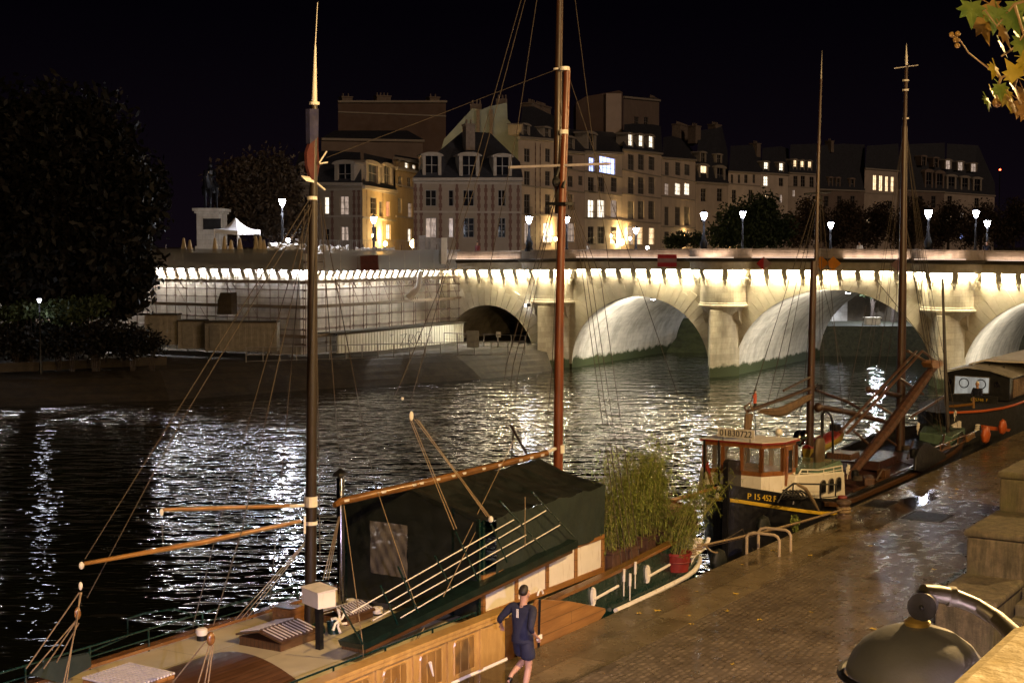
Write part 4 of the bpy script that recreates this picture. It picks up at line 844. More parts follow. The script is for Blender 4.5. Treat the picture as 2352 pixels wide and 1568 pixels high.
row('quay_house', 'rightmost quay house with tiers of attic windows and one warm lit room', 2166, 2282, 441, 449, grey, [(2170, 485, 2184, 509, 1), (2202, 487, 2212, 508, 4), (2172, 450, 2182, 470, 0), (2234, 455, 2244, 474, 0), (2200, 532, 2212, 548, 3)], roof=[(2168, 330, 3), (2240, 334, 3), (2280, 420, 2)],
    dormers=[(2170, 400, 2192, 434, 0, .3), (2202, 403, 2222, 436, 0, .3), (2230, 406, 2250, 438, 0, .3), (2166, 365, 2182, 388, 4, 1), (2194, 369, 2210, 391, 4, 1), (2224, 373, 2240, 394, 4, 1)], balcony=None)
a = at(2297, 390, 420); m = MB(); m.ball(a, .28, 8); t = thing('crane_beacon', 'tiny red warning light in the dark sky far right', 'beacon', WM, (a.x, a.y, 8)); part('lamp', m, emit('red_beacon', (1, .05, .02), 9), t); m = MB(); m.tube([(a.x, a.y, 8), (a.x, a.y, a.z - .3)], .15, 5); part('mast', m, MAT['iron'], t)
# warm lamps at the house fronts (bracket lanterns that light the ground floor walls)
for k, (px, py, e) in enumerate([(1276, 549, 520), (1428, 556, 850), (1447, 548, 200), (1700, 566, 300), (1578, 556, 350), (950, 560, 1100), (885, 560, 500)]):
    Yq = (Yr(px) if px > 1150 else 158) - 2.2; a = at(px, py, Yq); t = thing('wall_lantern', ('bright lantern by the floodlit doorway left of the reddish mast', 'brightest lantern glare in front of the tallest house', 'small lantern above the brightest one', 'low warm lantern between the dark trees', 'warm lantern low beside the small tree', 'low lantern in the orange lit narrow street', 'left lantern in the orange lit narrow street')[k], 'lantern', WM, (a.x, a.y, 7.9), 'lanterns in front of the quay houses')
    m = MB(); m.ball(a, .22 if e < 800 else .4, 8, (1, 1, 1.2)); part('lantern', m, emit('warm_lantern_%d' % k, (1, .72, .32), 25), t); m = MB(); m.tube([(a.x, a.y, 7.9), (a.x, a.y, a.z - .3)], .04, 5); part('post', m, MAT['iron'], t)
    lamp('POINT', 'lantern_light', (0, -.2, a.z - 7.9 + .9), e, (1, .66, .26), .25, None, t)

# ================================================================ trees
def leafcloud(name, mat_, parent, blobs, n, size, seed=1, hollow=.55, drop=0):
    """many small leaf quads spread through lumpy blobs (cx,cy,cz,rx,ry,rz) in world space"""
    rg = np.random.default_rng(seed); B = np.array(blobs, float); w = B[:, 3] * B[:, 4] * B[:, 5]; w = w ** .8 / (w ** .8).sum()
    idx = rg.choice(len(B), n, p=w); d = rg.normal(size=(n, 3)); d /= np.linalg.norm(d, axis=1)[:, None]
    # clump the directions so that gaps open between boughs
    cl = rg.normal(size=(90, 3)); cl /= np.linalg.norm(cl, axis=1)[:, None]; d = d * .55 + cl[rg.integers(0, 90, n)] * .7 + rg.normal(size=(n, 3)) * .12
    r = hollow + (1 - hollow) * rg.random(n) ** .6; c = B[idx, :3] + d * r[:, None] * B[idx, 3:6]
    a = rg.normal(size=(n, 3)); a /= np.linalg.norm(a, axis=1)[:, None]; b = np.cross(a, rg.normal(size=(n, 3))); b /= np.linalg.norm(b, axis=1)[:, None]
    s = size * (.6 + .8 * rg.random(n))[:, None]; V = np.empty((n * 4, 3)); V[0::4] = c - a * s; V[1::4] = c + b * s * .45; V[2::4] = c + a * s; V[3::4] = c - b * s * .45
    inv = np.array(wmat(parent).inverted()) if parent else np.eye(4)
    V = V @ inv[:3, :3].T + inv[:3, 3]
    me = bpy.data.meshes.new(name); me.vertices.add(n * 4); me.vertices.foreach_set('co', V.ravel()); me.loops.add(n * 4); me.loops.foreach_set('vertex_index', np.arange(n * 4)); me.polygons.add(n); me.polygons.foreach_set('loop_start', np.arange(0, n * 4, 4)); me.update(calc_edges=True); me.validate()
    me.materials.append(mat_); o = bpy.data.objects.new(name, me); C.objects.link(o)
    if parent: o.parent = parent
    return o
def tree(label, px, base, blobs_px, dep, n, leaf, size, seed, zb=None, group=None, trunk=.3, name='tree'):
    """blobs_px: (px, py, rx_px, ry_px) outlines of the boughs read at depth dep"""
    k = dep / 3267; x = (px - 1176) * k; t = thing(name, label, 'tree', WM, (x, dep, base), group)
    bl = []
    rnd = random.Random(seed)
    for bx, by, rx, ry in blobs_px: p = at(bx, by, dep + rnd.uniform(-.4, .4) * rx * k); bl.append((p.x, p.y, p.z, rx * k, rx * k * .9, ry * k))
    cz = sum(b[2] for b in bl) / len(bl); m = MB(); m.tube([(x, dep, base - .2), (x + .1, dep, base + (cz - base) * .5), (x, dep, cz)], [trunk, trunk * .75, trunk * .4], 8)
    for b in bl: m.tube([(x, dep, base + (cz - base) * .45), ((x + b[0]) / 2, (dep + b[1]) / 2, (base + cz + b[2]) / 3 + (cz - base) * .12), (b[0], b[1], b[2])], [trunk * .5, trunk * .3, .04], 6)
    part('trunk', m, MAT['bark'], t, smooth=True); leafcloud('crown', leaf, t, bl, n, size, seed); return t
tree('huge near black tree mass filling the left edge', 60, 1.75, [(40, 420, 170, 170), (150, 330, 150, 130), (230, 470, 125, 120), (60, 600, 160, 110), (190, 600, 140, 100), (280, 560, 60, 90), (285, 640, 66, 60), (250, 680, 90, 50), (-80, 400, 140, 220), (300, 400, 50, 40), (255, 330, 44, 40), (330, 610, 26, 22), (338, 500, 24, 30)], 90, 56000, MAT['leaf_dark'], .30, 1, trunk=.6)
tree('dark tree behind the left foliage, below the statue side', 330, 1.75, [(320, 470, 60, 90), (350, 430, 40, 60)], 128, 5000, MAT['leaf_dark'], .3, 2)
tree('wide brown autumn tree between the statue and the left pavilion', 590, 8, [(560, 420, 70, 60), (620, 420, 66, 70), (600, 480, 90, 60), (530, 480, 50, 60), (650, 500, 60, 50), (650, 440, 36, 50)], 134, 16000, MAT['leaf_brown'], .26, 3)
tree('dark round leafed tree on the far quay behind the dark lamp posts', 1720, 8, [(1690, 510, 46, 44), (1740, 500, 50, 46), (1780, 530, 44, 40), (1660, 540, 40, 32), (1720, 540, 60, 40), (1755, 470, 30, 26)], 190, 12000, MAT['leaf_green'], .28, 4, group=None)
tree('small dark tree beside the house with lit third floor', 1560, 8, [(1545, 556, 20, 18), (1570, 550, 18, 18), (1600, 552, 16, 20)], 205, 2500, MAT['leaf_green'], .22, 5)
for k, (px, rx) in enumerate([(1850, 60), (1935, 56), (2010, 62), (2095, 60), (2175, 55), (2250, 60), (2325, 58)]):
    tree(('first', 'second', 'third', 'fourth', 'fifth', 'sixth', 'seventh')[k] + ' from the left of the dim brown trees in front of the far houses', px, 8, [(px, 520, rx * .8, 40), (px - 25, 540, rx * .6, 34), (px + 22, 500, rx * .5, 36), (px + 5, 475 + 8 * (k % 3), rx * .4, 24)], 235 + 6 * k, 5200, MAT['leaf_brown'], .26, 20 + k, group='dim trees on the far quay')
# shrubs and the hedge with its low wall on the left bank
def shrub(label, cat, name, bl, dep, n, leaf, size, seed, grp=None):
    px, py = bl[0][:2]; t = thing(name, label, cat, WM, (at(px, py, dep).x, dep, 1.75), grp); k = dep / 3267; B = []
    for bx, by, rx, ry in bl: p = at(bx, by, dep); B.append((p.x, p.y, p.z, rx * k, min(rx * k, 2.5), ry * k)); 
    leafcloud('foliage', leaf, t, B, n, size, seed, .2); m = MB()
    for b in B:
        for j in range(3): m.tube([(b[0] + .1 * j, b[1], 1.7), (b[0] + .3 * (j - 1), b[1], b[2] + b[5] * .5)], [.05, .02], 4)
    part('stem', m, MAT['bark'], t)
shrub('leafy shrub lit by the low lamp at the left edge', 'shrub', 'lit_shrub', [(70, 712, 50, 22), (160, 716, 66, 30), (210, 700, 40, 22), (30, 722, 40, 20)], 86, 5000, MAT['leaf_green'], .16, 40)
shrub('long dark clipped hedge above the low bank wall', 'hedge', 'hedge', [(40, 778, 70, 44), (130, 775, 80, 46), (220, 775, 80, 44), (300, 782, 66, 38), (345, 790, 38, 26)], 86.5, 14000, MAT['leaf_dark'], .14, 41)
m = MB(); a, b = atz(-60, 858, 1.75), atz(383, 838, 1.75); dv = (b - a).normalized(); nv = Vector((-dv.y, dv.x, 0)) * .35; m.prism([a, b, b + nv, a + nv], (0, 0, .55)); single('low_bank_wall', m, MAT['bank'], 'low rough stone wall in front of the dark hedge on the island bank', 'wall')
# far bank seen through the arches
m = MB(); 
fb = [(-2, 124.5), (9, 124.2), (17.5, 123.5)]
for (xa, ya), (xb, yb) in zip(fb, fb[1:]): 
    for j in range(4): m.quad((xa, ya + j * 1.2, -.3 + .8 * j), (xb, yb + j * 1.2, -.3 + .8 * j), (xb, yb + (j + 1) * 1.2, -.3 + .8 * (j + 1)), (xa, ya + (j + 1) * 1.2, -.3 + .8 * (j + 1)))
struct('far_grassy_bank', m, MAT['moss'])
m = MB(); m.prism([(17.5, 120.6, -2), (62, 118.5, -2), (62, 133, -2), (17.5, 133, -2)], (0, 0, 4.55)); struct('far_lower_quay', m, MAT['garden'])
m = MB(); m.box(-3, 128.3, 2.0, 62, 129.4, 7.95); single('far_retaining_wall', m, M('pale_retaining_wall', (.34, .33, .31), .85, var=.2, sc=1, bump=.5, bsc=5) if 0 else stone('pale_retaining_blocks', (.34, .33, .31), (.48, .47, .44), .8, .35), 'pale block wall seen through the wide third arch, lit cold white', 'wall')
m = MB(); m.prism([(21.5, 127.6, 2.5), (27.6, 127.6, 2.5), (21.5, 127.6, 6.2)], (0, .68, 0)); single('stair_flank', m, MAT['bank'], 'dark sloping stair flank against the pale wall seen through the third arch', 'stair')
for px, lab in ((2003, 'small lit tree against the pale wall in the third arch'), (2051, 'bare dark trunk at the right of the third arch opening')):
    tree(lab, px, 2.5, [(px - 6, 672, 22 if px < 2040 else 12, 12), (px + 14, 680, 14, 9)], 126.6, 500 if px < 2040 else 120, MAT['leaf_green'], .2, px, trunk=.22)
m = MB(); m.box(30.4, 121.8, 2.55, 31.6, 122.6, 3.1); m.box(30.3, 121.7, 3.1, 31.7, 122.7, 3.2); single('stone_bench', m, MAT['trim'], 'small pale stone block on the far quay in the third arch', 'bench', bevel=.02)
tl = thing('quay_flood_post', 'lamp lighting the pale wall beyond the third arch', 'street lamp', WM, (34.5, 121.5, 2.55)); m = MB(); m.tube([(34.5, 121.5, 2.55), (34.5, 121.5, 7.6)], .06, 6); part('post', m, MAT['iron'], tl); m = MB(); m.ball((34.5, 121.5, 7.75), .18, 8); part('lantern', m, lens_m, tl)
lamp('POINT', 'wall_light', (-2.5, 2.6, 3.6), 900, (.85, .9, 1), .2, None, tl)

# ================================================================ the lower quay: stairs, railings, small things
QB = lambda: MB(QM)
def stained():
    k = N('stained_block_stone'); col = k.ramp(k.noise(2.2, 9, .72), [(.28, (.040, .032, .020)), (.5, (.10, .08, .05)), (.75, (.19, .155, .10))])
    col = k.mix(k.ramp(k.noise(3.0, 7, .7, stretch=(2.2, 2.2, .35)), [(.42, .0), (.66, .85)]), col, (.030, .027, .014))
    col = k.mix(k.ramp(k.noise(1.1, 6, .7), [(.52, .0), (.7, .6)]), col, (.045, .050, .012)); k.l(col, k.b.inputs['Base Color']); k.b.inputs['Roughness'].default_value = .9
    k.l(k.bump(k.noise(9, 8, .75), .8, .03), k.b.inputs['Normal']); return k.m
stepst = stained()
t = thing('stone_stairs', 'stepped cheek wall of massive mossy stone blocks beside the quay stairs', 'stairs', QM, (5, -6.6, 2))
for k, (a0, a1, z) in enumerate([(5.0, 7.0, 3.02), (7.0, 9.4, 3.87), (9.4, 11.8, 4.67), (11.8, 14.2, 5.5), (14.2, 16.6, 6.4), (16.6, 19, 7.3)]):
    m = QB(); m.box(a0, -7.15, 1.9, a1 + .02 if k < 5 else a1, -6.1, z - .14); part('block', m, stepst, t, bevel=.05)
    m = QB(); m.box(a0 - .05, -7.2, z - .138, a1 + .0, -6.05, z); part('coping', m, stepst, t, bevel=.05)
for k in range(26):
    m = QB(); m.box(4.8 + k * .5, -9.2, 1.9, 5.3 + k * .5, -7.2, 2.1 + k * .2); part('step', m, stepst, t, bevel=.015)
t = thing('quay_parapet_wall', 'close yellowish stone parapet in the bottom right corner', 'wall', QM, (-20, -13.1, 2))
m = QB(); m.box(-42, -13.32, 1.8, 92, -12.95, 8.38); part('wall', m, stepst, t)
m = QB()
for k in range(60): m.box(-42 + k * 2.2, -13.42, 8.385, -42 + k * 2.2 + 2.18, -12.88, 8.62)
part('coping', m, M('yellow_coping_stone', (.42, .33, .15), .85, var=.25, sc=5, bump=.8, bsc=30), t, bevel=.03)
# wall lamp hanging over the quay
c = at(2105, 1530, 4.3); j = at(2120, 1388, 4.3); t = thing('wall_lamp', 'big round dark lamp shade on a curved bracket arm, bottom right', 'wall lamp', WM, tuple(c))
m = MB(); m.lathe(c, [(.205, -.04), (.212, -.02), (.207, 0), (.195, .03), (.165, .07), (.115, .105), (.06, .125), (.04, .13)], 40); part('shade', m, M('hazed_lamp_shade', (.060, .062, .072), .7, .0, var=.2), t, smooth=True)  # flare haze over the shade is put into its grey colour
m = MB(); m.lathe(c, [(.19, -.045), (.16, -.02), (.05, .02)], 24); part('reflector', m, MAT['white'], t)
m = MB(); m.lathe(c + Vector((0, 0, .13)), [(.038, .0), (.040, .012), (.024, .025)], 16); part('brass_collar', m, M('brass', (.55, .38, .12), .35, .8), t, smooth=True)
m = MB(); dirw = Vector((.62, .35, 0)).normalized(); m.tube([c + Vector((0, 0, .14)), c + Vector((0.006, 0, .165)), j], [.018, .028, .024], 10); m.tube([j - Vector((.012, .03, 0)), j + Vector((.012, .03, 0))], .044, 24); m.ball(j - Vector((.014, .034, 0)), .008, 8)
part('knuckle', m, MAT['iron'], t, smooth=True)
arm = [j + Vector((.0, 0, .042)), at(2150, 1361, 4.32), at(2185, 1368, 4.34), at(2240, 1390, 4.36), at(2290, 1420, 4.32), at(2335, 1462, 4.2), at(2372, 1505, 4.05)]
m = MB(); m.tube(arm, [.022, .026, .027, .026, .026, .028, .04], 12); m.tube([arm[2] - Vector((.012, 0, 0)), arm[2] + Vector((.012, 0, -.002))], .032, 12); part('bracket_arm', m, M('bracket_iron', (.045, .040, .028), .45, .3), t, smooth=True)
m = MB(); rr = [c + Vector((.228 * math.cos(a), .228 * math.sin(a), -.03)) for a in np.linspace(0, 2 * math.pi, 33)]; m.tube(rr, .012, 6); part('rim_ring', m, MAT['iron'], t, smooth=True)
lamp('SPOT', 'shade_light', (0, 0, -.20), 7000, (.74, .62, 1.0), .08, (0, 0, 0), t, spot=R(168), blend=.3)
# ladder hoops at the quay edge
t = thing('ladder_hoops', 'pair of pale bent grab hoops at the quay edge by the ladder', 'ladder rail', QM, (11.2, -.35, 2))
for a in (10.75, 11.45):
    m = QB(); m.tube([(a, -.75, 2.0), (a, -.75, 2.38), (a, -.70, 2.46), (a, -.62, 2.5), (a, -.1, 2.5), (a, .02, 2.46), (a, .08, 2.38), (a, .08, 1.2)], .035, 8); part('hoop', m, M('hoop_paint', (.42, .33, .22), .5), t, smooth=True)
m = QB(); [m.tube([(10.75, .08, z), (11.45, .08, z)], .02, 6) for z in (1.2, 1.5, 1.8)]; part('rung', m, MAT['iron'], t)
def bollard(a, b, label, mat_):
    t = thing('mooring_bollard', label, 'bollard', QM, (a, b, 2.004)); m = QB(); m.lathe((a, b, 2.0), [(.22, 0), (.22, .05), (.15, .09), (.13, .32), (.20, .40), (.20, .46), (.1, .5)], 14); part('post', m, mat_, t, smooth=True)
    m = QB(); m.lathe((a, b, 2.0), [(.17, .14), (.20, .18), (.17, .22), (.20, .26), (.16, .3)], 14); part('rope_turns', m, MAT['rope'], t)
bollard(16.2, -.35, 'rusty bollard at the quay edge by the yellow striped barge', MAT['rust'])
bollard(32.4, -2.1, 'distant rusty bollard with red wrapping far up the wet quay', MAT['redp'])
for k, (px, py, w, l, lab) in enumerate([(2020, 1157, .75, 1.3, 'rectangular metal hatch in the quay slabs nearer the water'), (2130, 1187, 1.1, 1.3, 'larger square hatch plate in the cobbles inland of the slabs')]):
    p = QI @ atz(px, py, 2.0); t = thing('hatch_plate', lab, 'hatch', QM, (p.x, p.y, 2.005), 'hatch plates in the quay')
    m = QB(); m.box(p.x - l / 2, p.y - w / 2, 1.99, p.x + l / 2, p.y + w / 2, 2.012); part('frame', m, MAT['bank'], t)
    m = QB(); m.box(p.x - l / 2 + .08, p.y - w / 2 + .08, 2.0, p.x + l / 2 - .08, p.y + w / 2 - .08, 2.018); part('lid', m, MAT['iron'], t)
p = QI @ atz(1812, 1222, 2.0); t = thing('weed', 'small weed growing at the quay edge', 'plant', QM, (p.x, -.05, 2)); leafcloud('foliage', MAT['bamboo'], t, [tuple(QM @ Vector((p.x, -.02, 2.22))) + (.12, .12, .26)], 160, .05, 9, .1); m = QB(); m.tube([(p.x, -.02, 1.9), (p.x, 0, 2.45)], .008, 4); part('stem', m, MAT['moss'], t)
# fallen leaves
rnd = random.Random(11); src = None
for k in range(34):
    a, b = rnd.uniform(-1, 26), rnd.uniform(-5.8, -.15)
    if k % 5 == 0: b = rnd.uniform(-1.7, -1.3)
    z = 2.012 if b > -1.6 else 2.008
    if src is None:
        me = bpy.data.meshes.new('fallen_leaf'); pts = []
        for i in range(10): r_ = .075 if i % 2 == 0 else .035; pts.append((r_ * math.cos(i * math.pi / 5), r_ * math.sin(i * math.pi / 5), .012 * (i % 3)))
        me.from_pydata([(0, 0, .004)] + pts, [], [(0, i + 1, (i + 1) % 10 + 1) for i in range(10)]); me.materials.append(M('fallen_leaf_yellow', (.50, .34, .04), .6)); o = bpy.data.objects.new('fallen_leaf', me); C.objects.link(o); src = o
    else: o = src.copy(); C.objects.link(o)
    o.matrix_basis = QM @ Matrix.Translation((a, b, z)) @ Matrix.Rotation(rnd.uniform(0, 6), 4, 'Z') @ Matrix.Scale(rnd.uniform(.6, 1.1), 4)
    tag(o, 'small yellow fallen leaf lying on the wet quay paving', 'leaf', 'fallen leaves on the quay')
# plane tree branch hanging in at the top right
t = thing('plane_tree', 'yellow green plane tree leaves and twigs hanging into the top right corner', 'tree', WM, (7.2, 4.5, 7.6))
m = MB(); m.tube([(7.2, 4.5, 7.5), (7.1, 4.6, 9.5), (6.9, 4.8, 12)], [.28, .24, .18], 10); m.tube([(6.95, 4.75, 11.6), (4.5, 5.1, 12.1), (3.0, 5.2, 11.75), (2.2, 5.2, 11.25)], [.1, .06, .03, .012], 8); part('trunk', m, MAT['bark'], t, smooth=True)
lm = [leafmat('plane_leaf_yellow', (.26, .21, .015), (.40, .30, .04), 14), leafmat('plane_leaf_green', (.06, .11, .012), (.15, .19, .025), 14), leafmat('plane_leaf_brown', (.16, .085, .018), (.28, .17, .04), 14)]
shape = [(0, 0), (.18, -.06), (.42, -.10), (.34, .08), (.62, .22), (.40, .30), (.48, .56), (.22, .50), (0, 1.0), (-.22, .50), (-.48, .56), (-.40, .30), (-.62, .22), (-.34, .08), (-.42, -.10), (-.18, -.06)]
def leaf(px, py, dep, size, ang, tilt, mi):
    p = at(px, py, dep); m = MB(); mt = Matrix.Translation(p) @ Matrix.Rotation(R(-12), 4, 'Y') @ Matrix.Rotation(R(tilt), 4, 'Z') @ Matrix.Rotation(R(90 - tilt * .3), 4, 'X') @ Matrix.Rotation(R(ang), 4, 'Z')
    vs = [mt @ Vector((0, .32 * size, .03 * size))] + [mt @ Vector((x * size, y * size, -.10 * size * abs(x) - .12 * size * y * y)) for x, y in shape]
    m.add(vs, [(0, i + 1, (i + 1) % 16 + 1) for i in range(16)]); m.tube([mt @ Vector((0, 0, 0)), mt @ Vector((.02, -.35 * size, .05 * size))], .002, 4)
    part('leaf', m, lm[mi], t)
rnd = random.Random(21)
for px, py, s, an, ti, mi in [(2232, 6, 60, 170, 10, 1), (2254, 40, 70, 185, 30, 2), (2292, 20, 62, 160, -20, 1), (2318, 30, 62, 200, 20, 1), (2300, 62, 60, 190, 50, 2), (2330, 66, 58, 215, 60, 1), (2296, 95, 46, 190, 65, 1), (2285, 152, 40, 140, 40, 0), (2345, 88, 60, 170, 30, 1), (2338, 178, 52, 20, 10, 0),
    (2320, 226, 50, 160, 60, 2), (2306, 210, 54, 190, 35, 0), (2340, 290 - 60, 62, 200, 20, 2), (2297, 195, 40, 175, 10, 1), (2276, 205, 40, 190, 70, 0), (2266, 225, 34, 160, 50, 1), (2346, 130, 44, 220, 20, 0), (2324, 195, 46, 150, 70, 0), (2348, 40, 60, 170, 40, 1), (2272, 8, 50, 200, 10, 2), (2334, 4, 60, 180, 0, 1), (2350, 205, 50, 160, 40, 2), (2358, 240, 54, 190, 10, 2)]:
    leaf(px, py, 5.2 + rnd.uniform(-.2, .2), s * 5.2 / 3267 * 1.0, an, ti, mi)
tw = [[(2420, 175), (2340, 165), (2300, 178), (2264, 152), (2225, 122), (2205, 92), (2190, 82)], [(2400, -10), (2330, 10), (2290, 60), (2260, 20)], [(2300, 178), (2292, 200), (2290, 232)], [(2205, 92), (2195, 94)], [(2330, 10), (2352, 80), (2330, 110), (2300, 130)], [(2340, 165), (2330, 200), (2345, 240)]]
m = MB()
for q in tw: m.tube([at(x, y, 5.2) for x, y in q], [max(.0025, .006 - .0008 * i) for i in range(len(q))], 5)
part('twig', m, M('twig_bark', (.26, .17, .07), .8), t)
for px, py in ((2186, 80), (2200, 78), (2195, 92), (2199, 105), (2290, 236)): m = MB(); m.ball(at(px, py, 5.2), .010 if px < 2250 else .018, 8); part('seed_ball', m, lm[2], t)

# ================================================================ people
def skin_mesh(name, chains, m, parent, sub=2):
    """chains: list of [(x,y,z,r), ...]; points that coincide are welded into one skeleton"""
    vs, rs, es = [], [], []; idx = {}
    for ch in chains:
        last = None
        for x, y, z, r in ch:
            k = (round(x, 4), round(y, 4), round(z, 4))
            if k not in idx: idx[k] = len(vs); vs.append((x, y, z)); rs.append(r)
            i = idx[k]
            if last is not None and last != i: es.append((last, i))
            last = i
    me = bpy.data.meshes.new(name); me.from_pydata(vs, es, []); o = bpy.data.objects.new(name, me); C.objects.link(o)
    sk = o.modifiers.new('skin', 'SKIN'); sk.use_smooth_shade = True; sk.branch_smoothing = .6
    for i, v in enumerate(me.skin_vertices[0].data): v.radius = (rs[i], rs[i]); v.use_root = (i == 0)
    o.modifiers.new('sub', 'SUBSURF').render_levels = sub; o.modifiers['sub'].levels = sub
    bpy.context.view_layer.update(); dg = bpy.context.evaluated_depsgraph_get(); nm = bpy.data.meshes.new_from_object(o.evaluated_get(dg)); bpy.data.objects.remove(o); bpy.data.meshes.remove(me)
    nm.name = name; nm.materials.clear(); nm.materials.append(m); nm.shade_smooth()
    n = bpy.data.objects.new(name, nm); C.objects.link(n); n.parent = parent; return n
def hand(w, e, k=1):
    """five fingers beyond the wrist w, coming from the elbow e"""
    w, e = Vector(w), Vector(e); d = (w - e).normalized(); s = d.cross(Vector((0, 0, 1))).normalized(); u = s.cross(d); p = w + d * .05
    ch = [[(*w, .024), (*p, .030)]]
    for i, L in enumerate((.062, .072, .066, .052)):
        b = p + s * (.024 - .016 * i) + d * .02; c = b + d * L * .5 - u * .012; f = c + d * L * .35 - u * .030; ch.append([(*p, .030), (*b, .011), (*c, .009), (*f, .007)])
    t0 = w + d * .02 + s * .03 * k; t1 = t0 + d * .035 + s * .016 * k - u * .01; ch.append([(*w, .024), (*t0, .012), (*t1, .009)]); return ch
SKIN = M('skin', (.42, .24, .16), .55, var=.06, sc=9, bump=.05); HAIR = M('dark_hair', (.018, .012, .008), .6, bump=.6, bsc=90)
def person(label, loc, ang, pose, shirt, trousers, group=None, hair=HAIR, sleeves='short', shorts=True, scale=1.0, bulk=1.0):
    t = thing('person', label, 'person', WM, loc, group); t.matrix_basis = Matrix.Translation(loc) @ Matrix.Rotation(ang, 4, 'Z') @ Matrix.Scale(scale, 4)
    P = dict(pel=(0, 0, .93), ch=(0, .03, 1.28), nk=(0, .03, 1.49), ls=(-.185, .02, 1.43), rs=(.185, .02, 1.43), le=(-.24, -.03, 1.14), lw=(-.23, .05, .90), re=(.24, -.03, 1.14), rw=(.23, .05, .90), lh=(-.09, 0, .90), rh=(.09, 0, .90), lk=(-.10, .03, .50), la=(-.10, -.02, .09), lt=(-.10, .15, .03), rk=(.10, .03, .50), ra=(.10, -.02, .09), rt=(.10, .15, .03)); P.update(pose)
    q = lambda k, r: (*P[k], r)
    mid = lambda a, b, f, r: tuple(P[a][i] * (1 - f) + P[b][i] * f for i in range(3)) + (r,)
    hd = (P['nk'][0], P['nk'][1] + .02, P['nk'][2])
    ch = [[q('pel', .135), mid('pel', 'ch', .5, .125), q('ch', .15), (*P['nk'][:2], P['nk'][2] - .05, .075), q('nk', .055)]]
    for s in 'lr':
        ch += [[q('ch', .15), q(s + 's', .062), mid(s + 's', s + 'e', .5, .047), q(s + 'e', .038), mid(s + 'e', s + 'w', .4, .038), q(s + 'w', .024)]] + hand(P[s + 'w'], P[s + 'e'], -1 if s == 'l' else 1)
        ch += [[q('pel', .135), q(s + 'h', .095), mid(s + 'h', s + 'k', .5, .078), q(s + 'k', .055), mid(s + 'k', s + 'a', .35, .056), q(s + 'a', .034), q(s + 't', .032)]]
    ch += [[q('nk', .055), (hd[0], hd[1], hd[2] + .07, .07), (hd[0], hd[1] + .01, hd[2] + .14, .088), (hd[0], hd[1], hd[2] + .21, .075)]]
    skin_mesh('body', ch, SKIN, t)
    m = MB(); fy = hd[1] + .095; fz = hd[2] + .13
    m.ball((hd[0], fy + .01, fz - .01), .016, 8, (1, 1.2, 1.6)); [m.ball((hd[0] + sx * .085, hd[1], fz), .025, 8, (.5, 1, 1.5)) for sx in (-1, 1)]; m.cbox((hd[0], fy - .006, fz - .055), (.045, .012, .010))
    m.fr = wmat(t); part('face', m, SKIN, t, smooth=True)
    m = MB(); [m.ball((hd[0] + sx * .032, fy - .008, fz + .025), .010, 8) for sx in (-1, 1)]; m.fr = wmat(t); part('eyes', m, HAIR, t)
    skin_mesh('hair', [[(hd[0], hd[1] - .055, hd[2] + .10, .06), (hd[0], hd[1] - .035, hd[2] + .17, .088), (hd[0], hd[1] + .01, hd[2] + .225, .07), (hd[0], hd[1] + .045, hd[2] + .215, .05)]], hair, t)
    sl = .5 if sleeves == 'short' else 1
    B = bulk; cs_ = [[(*P['pel'][:2], P['pel'][2] - .07, .160 * B), q('pel', .152 * B), mid('pel', 'ch', .5, .150 * B), q('ch', .172 * B), (*P['nk'][:2], P['nk'][2] - .06, .09 * B)]]
    for s in 'lr': cs_ += [[q('ch', .170), q(s + 's', .078), mid(s + 's', s + 'e', .5, .066)] + ([q(s + 'e', .052), mid(s + 'e', s + 'w', .85 if sleeves == 'long' else .4, .04)] if sl == 1 else [])]
    skin_mesh('shirt', cs_, shirt, t)
    cs_ = [[(*P['pel'][:2], P['pel'][2] + .15, .150 * bulk), q('pel', .158 * bulk)]]
    for s in 'lr': cs_ += [[q('pel', .155), q(s + 'h', .115), mid(s + 'h', s + 'k', .45, .105 * bulk)] + ([mid(s + 'h', s + 'k', .72, .105 * bulk)] if shorts else [q(s + 'k', .075), mid(s + 'k', s + 'a', .8, .06)])]
    skin_mesh('shorts' if shorts else 'trousers', cs_, trousers, t)
    for s in 'lr':
        a, b = Vector(P[s + 'a']), Vector(P[s + 't']); skin_mesh('shoe', [[(*(a - Vector((0, .03, .03))), .045), (*(a.lerp(b, .5) - Vector((0, 0, .02))), .048), (*b, .04)]], MAT['iron'], t, 1)
    return t
pf = atz(1200, 1606, 2.0)
jog = person('jogger in navy shirt and dark shorts seen from behind beside the wooden leeboard', (pf.x, pf.y, 2.006), R(-33), dict(le=(-.38, -.06, 1.20), lw=(-.47, .14, 1.04), re=(.27, -.20, 1.17), rw=(.24, .02, 1.00), lk=(-.09, .20, .56), la=(-.09, -.16, .42), lt=(-.09, -.26, .31), rk=(.08, .05, .50), ra=(.07, -.08, .10), rt=(.07, .08, .03)), MAT['cobalt'], MAT['cobalt'], sleeves='elbow', scale=1.06, bulk=1.2)
m = MB(WM); m.cbox((.235, .11, .97), (.02, .13, .07)); m.fr = wmat(jog); single('mobile_phone', m, MAT['white'], 'small pale phone held in the right hand of the jogger', 'phone')
m = MB(WM); m.cbox((-.0, -.142, 1.36), (.035, .012, .13)); m.fr = wmat(jog); part('reflective_patch', m, MAT['offwhite'], jog)
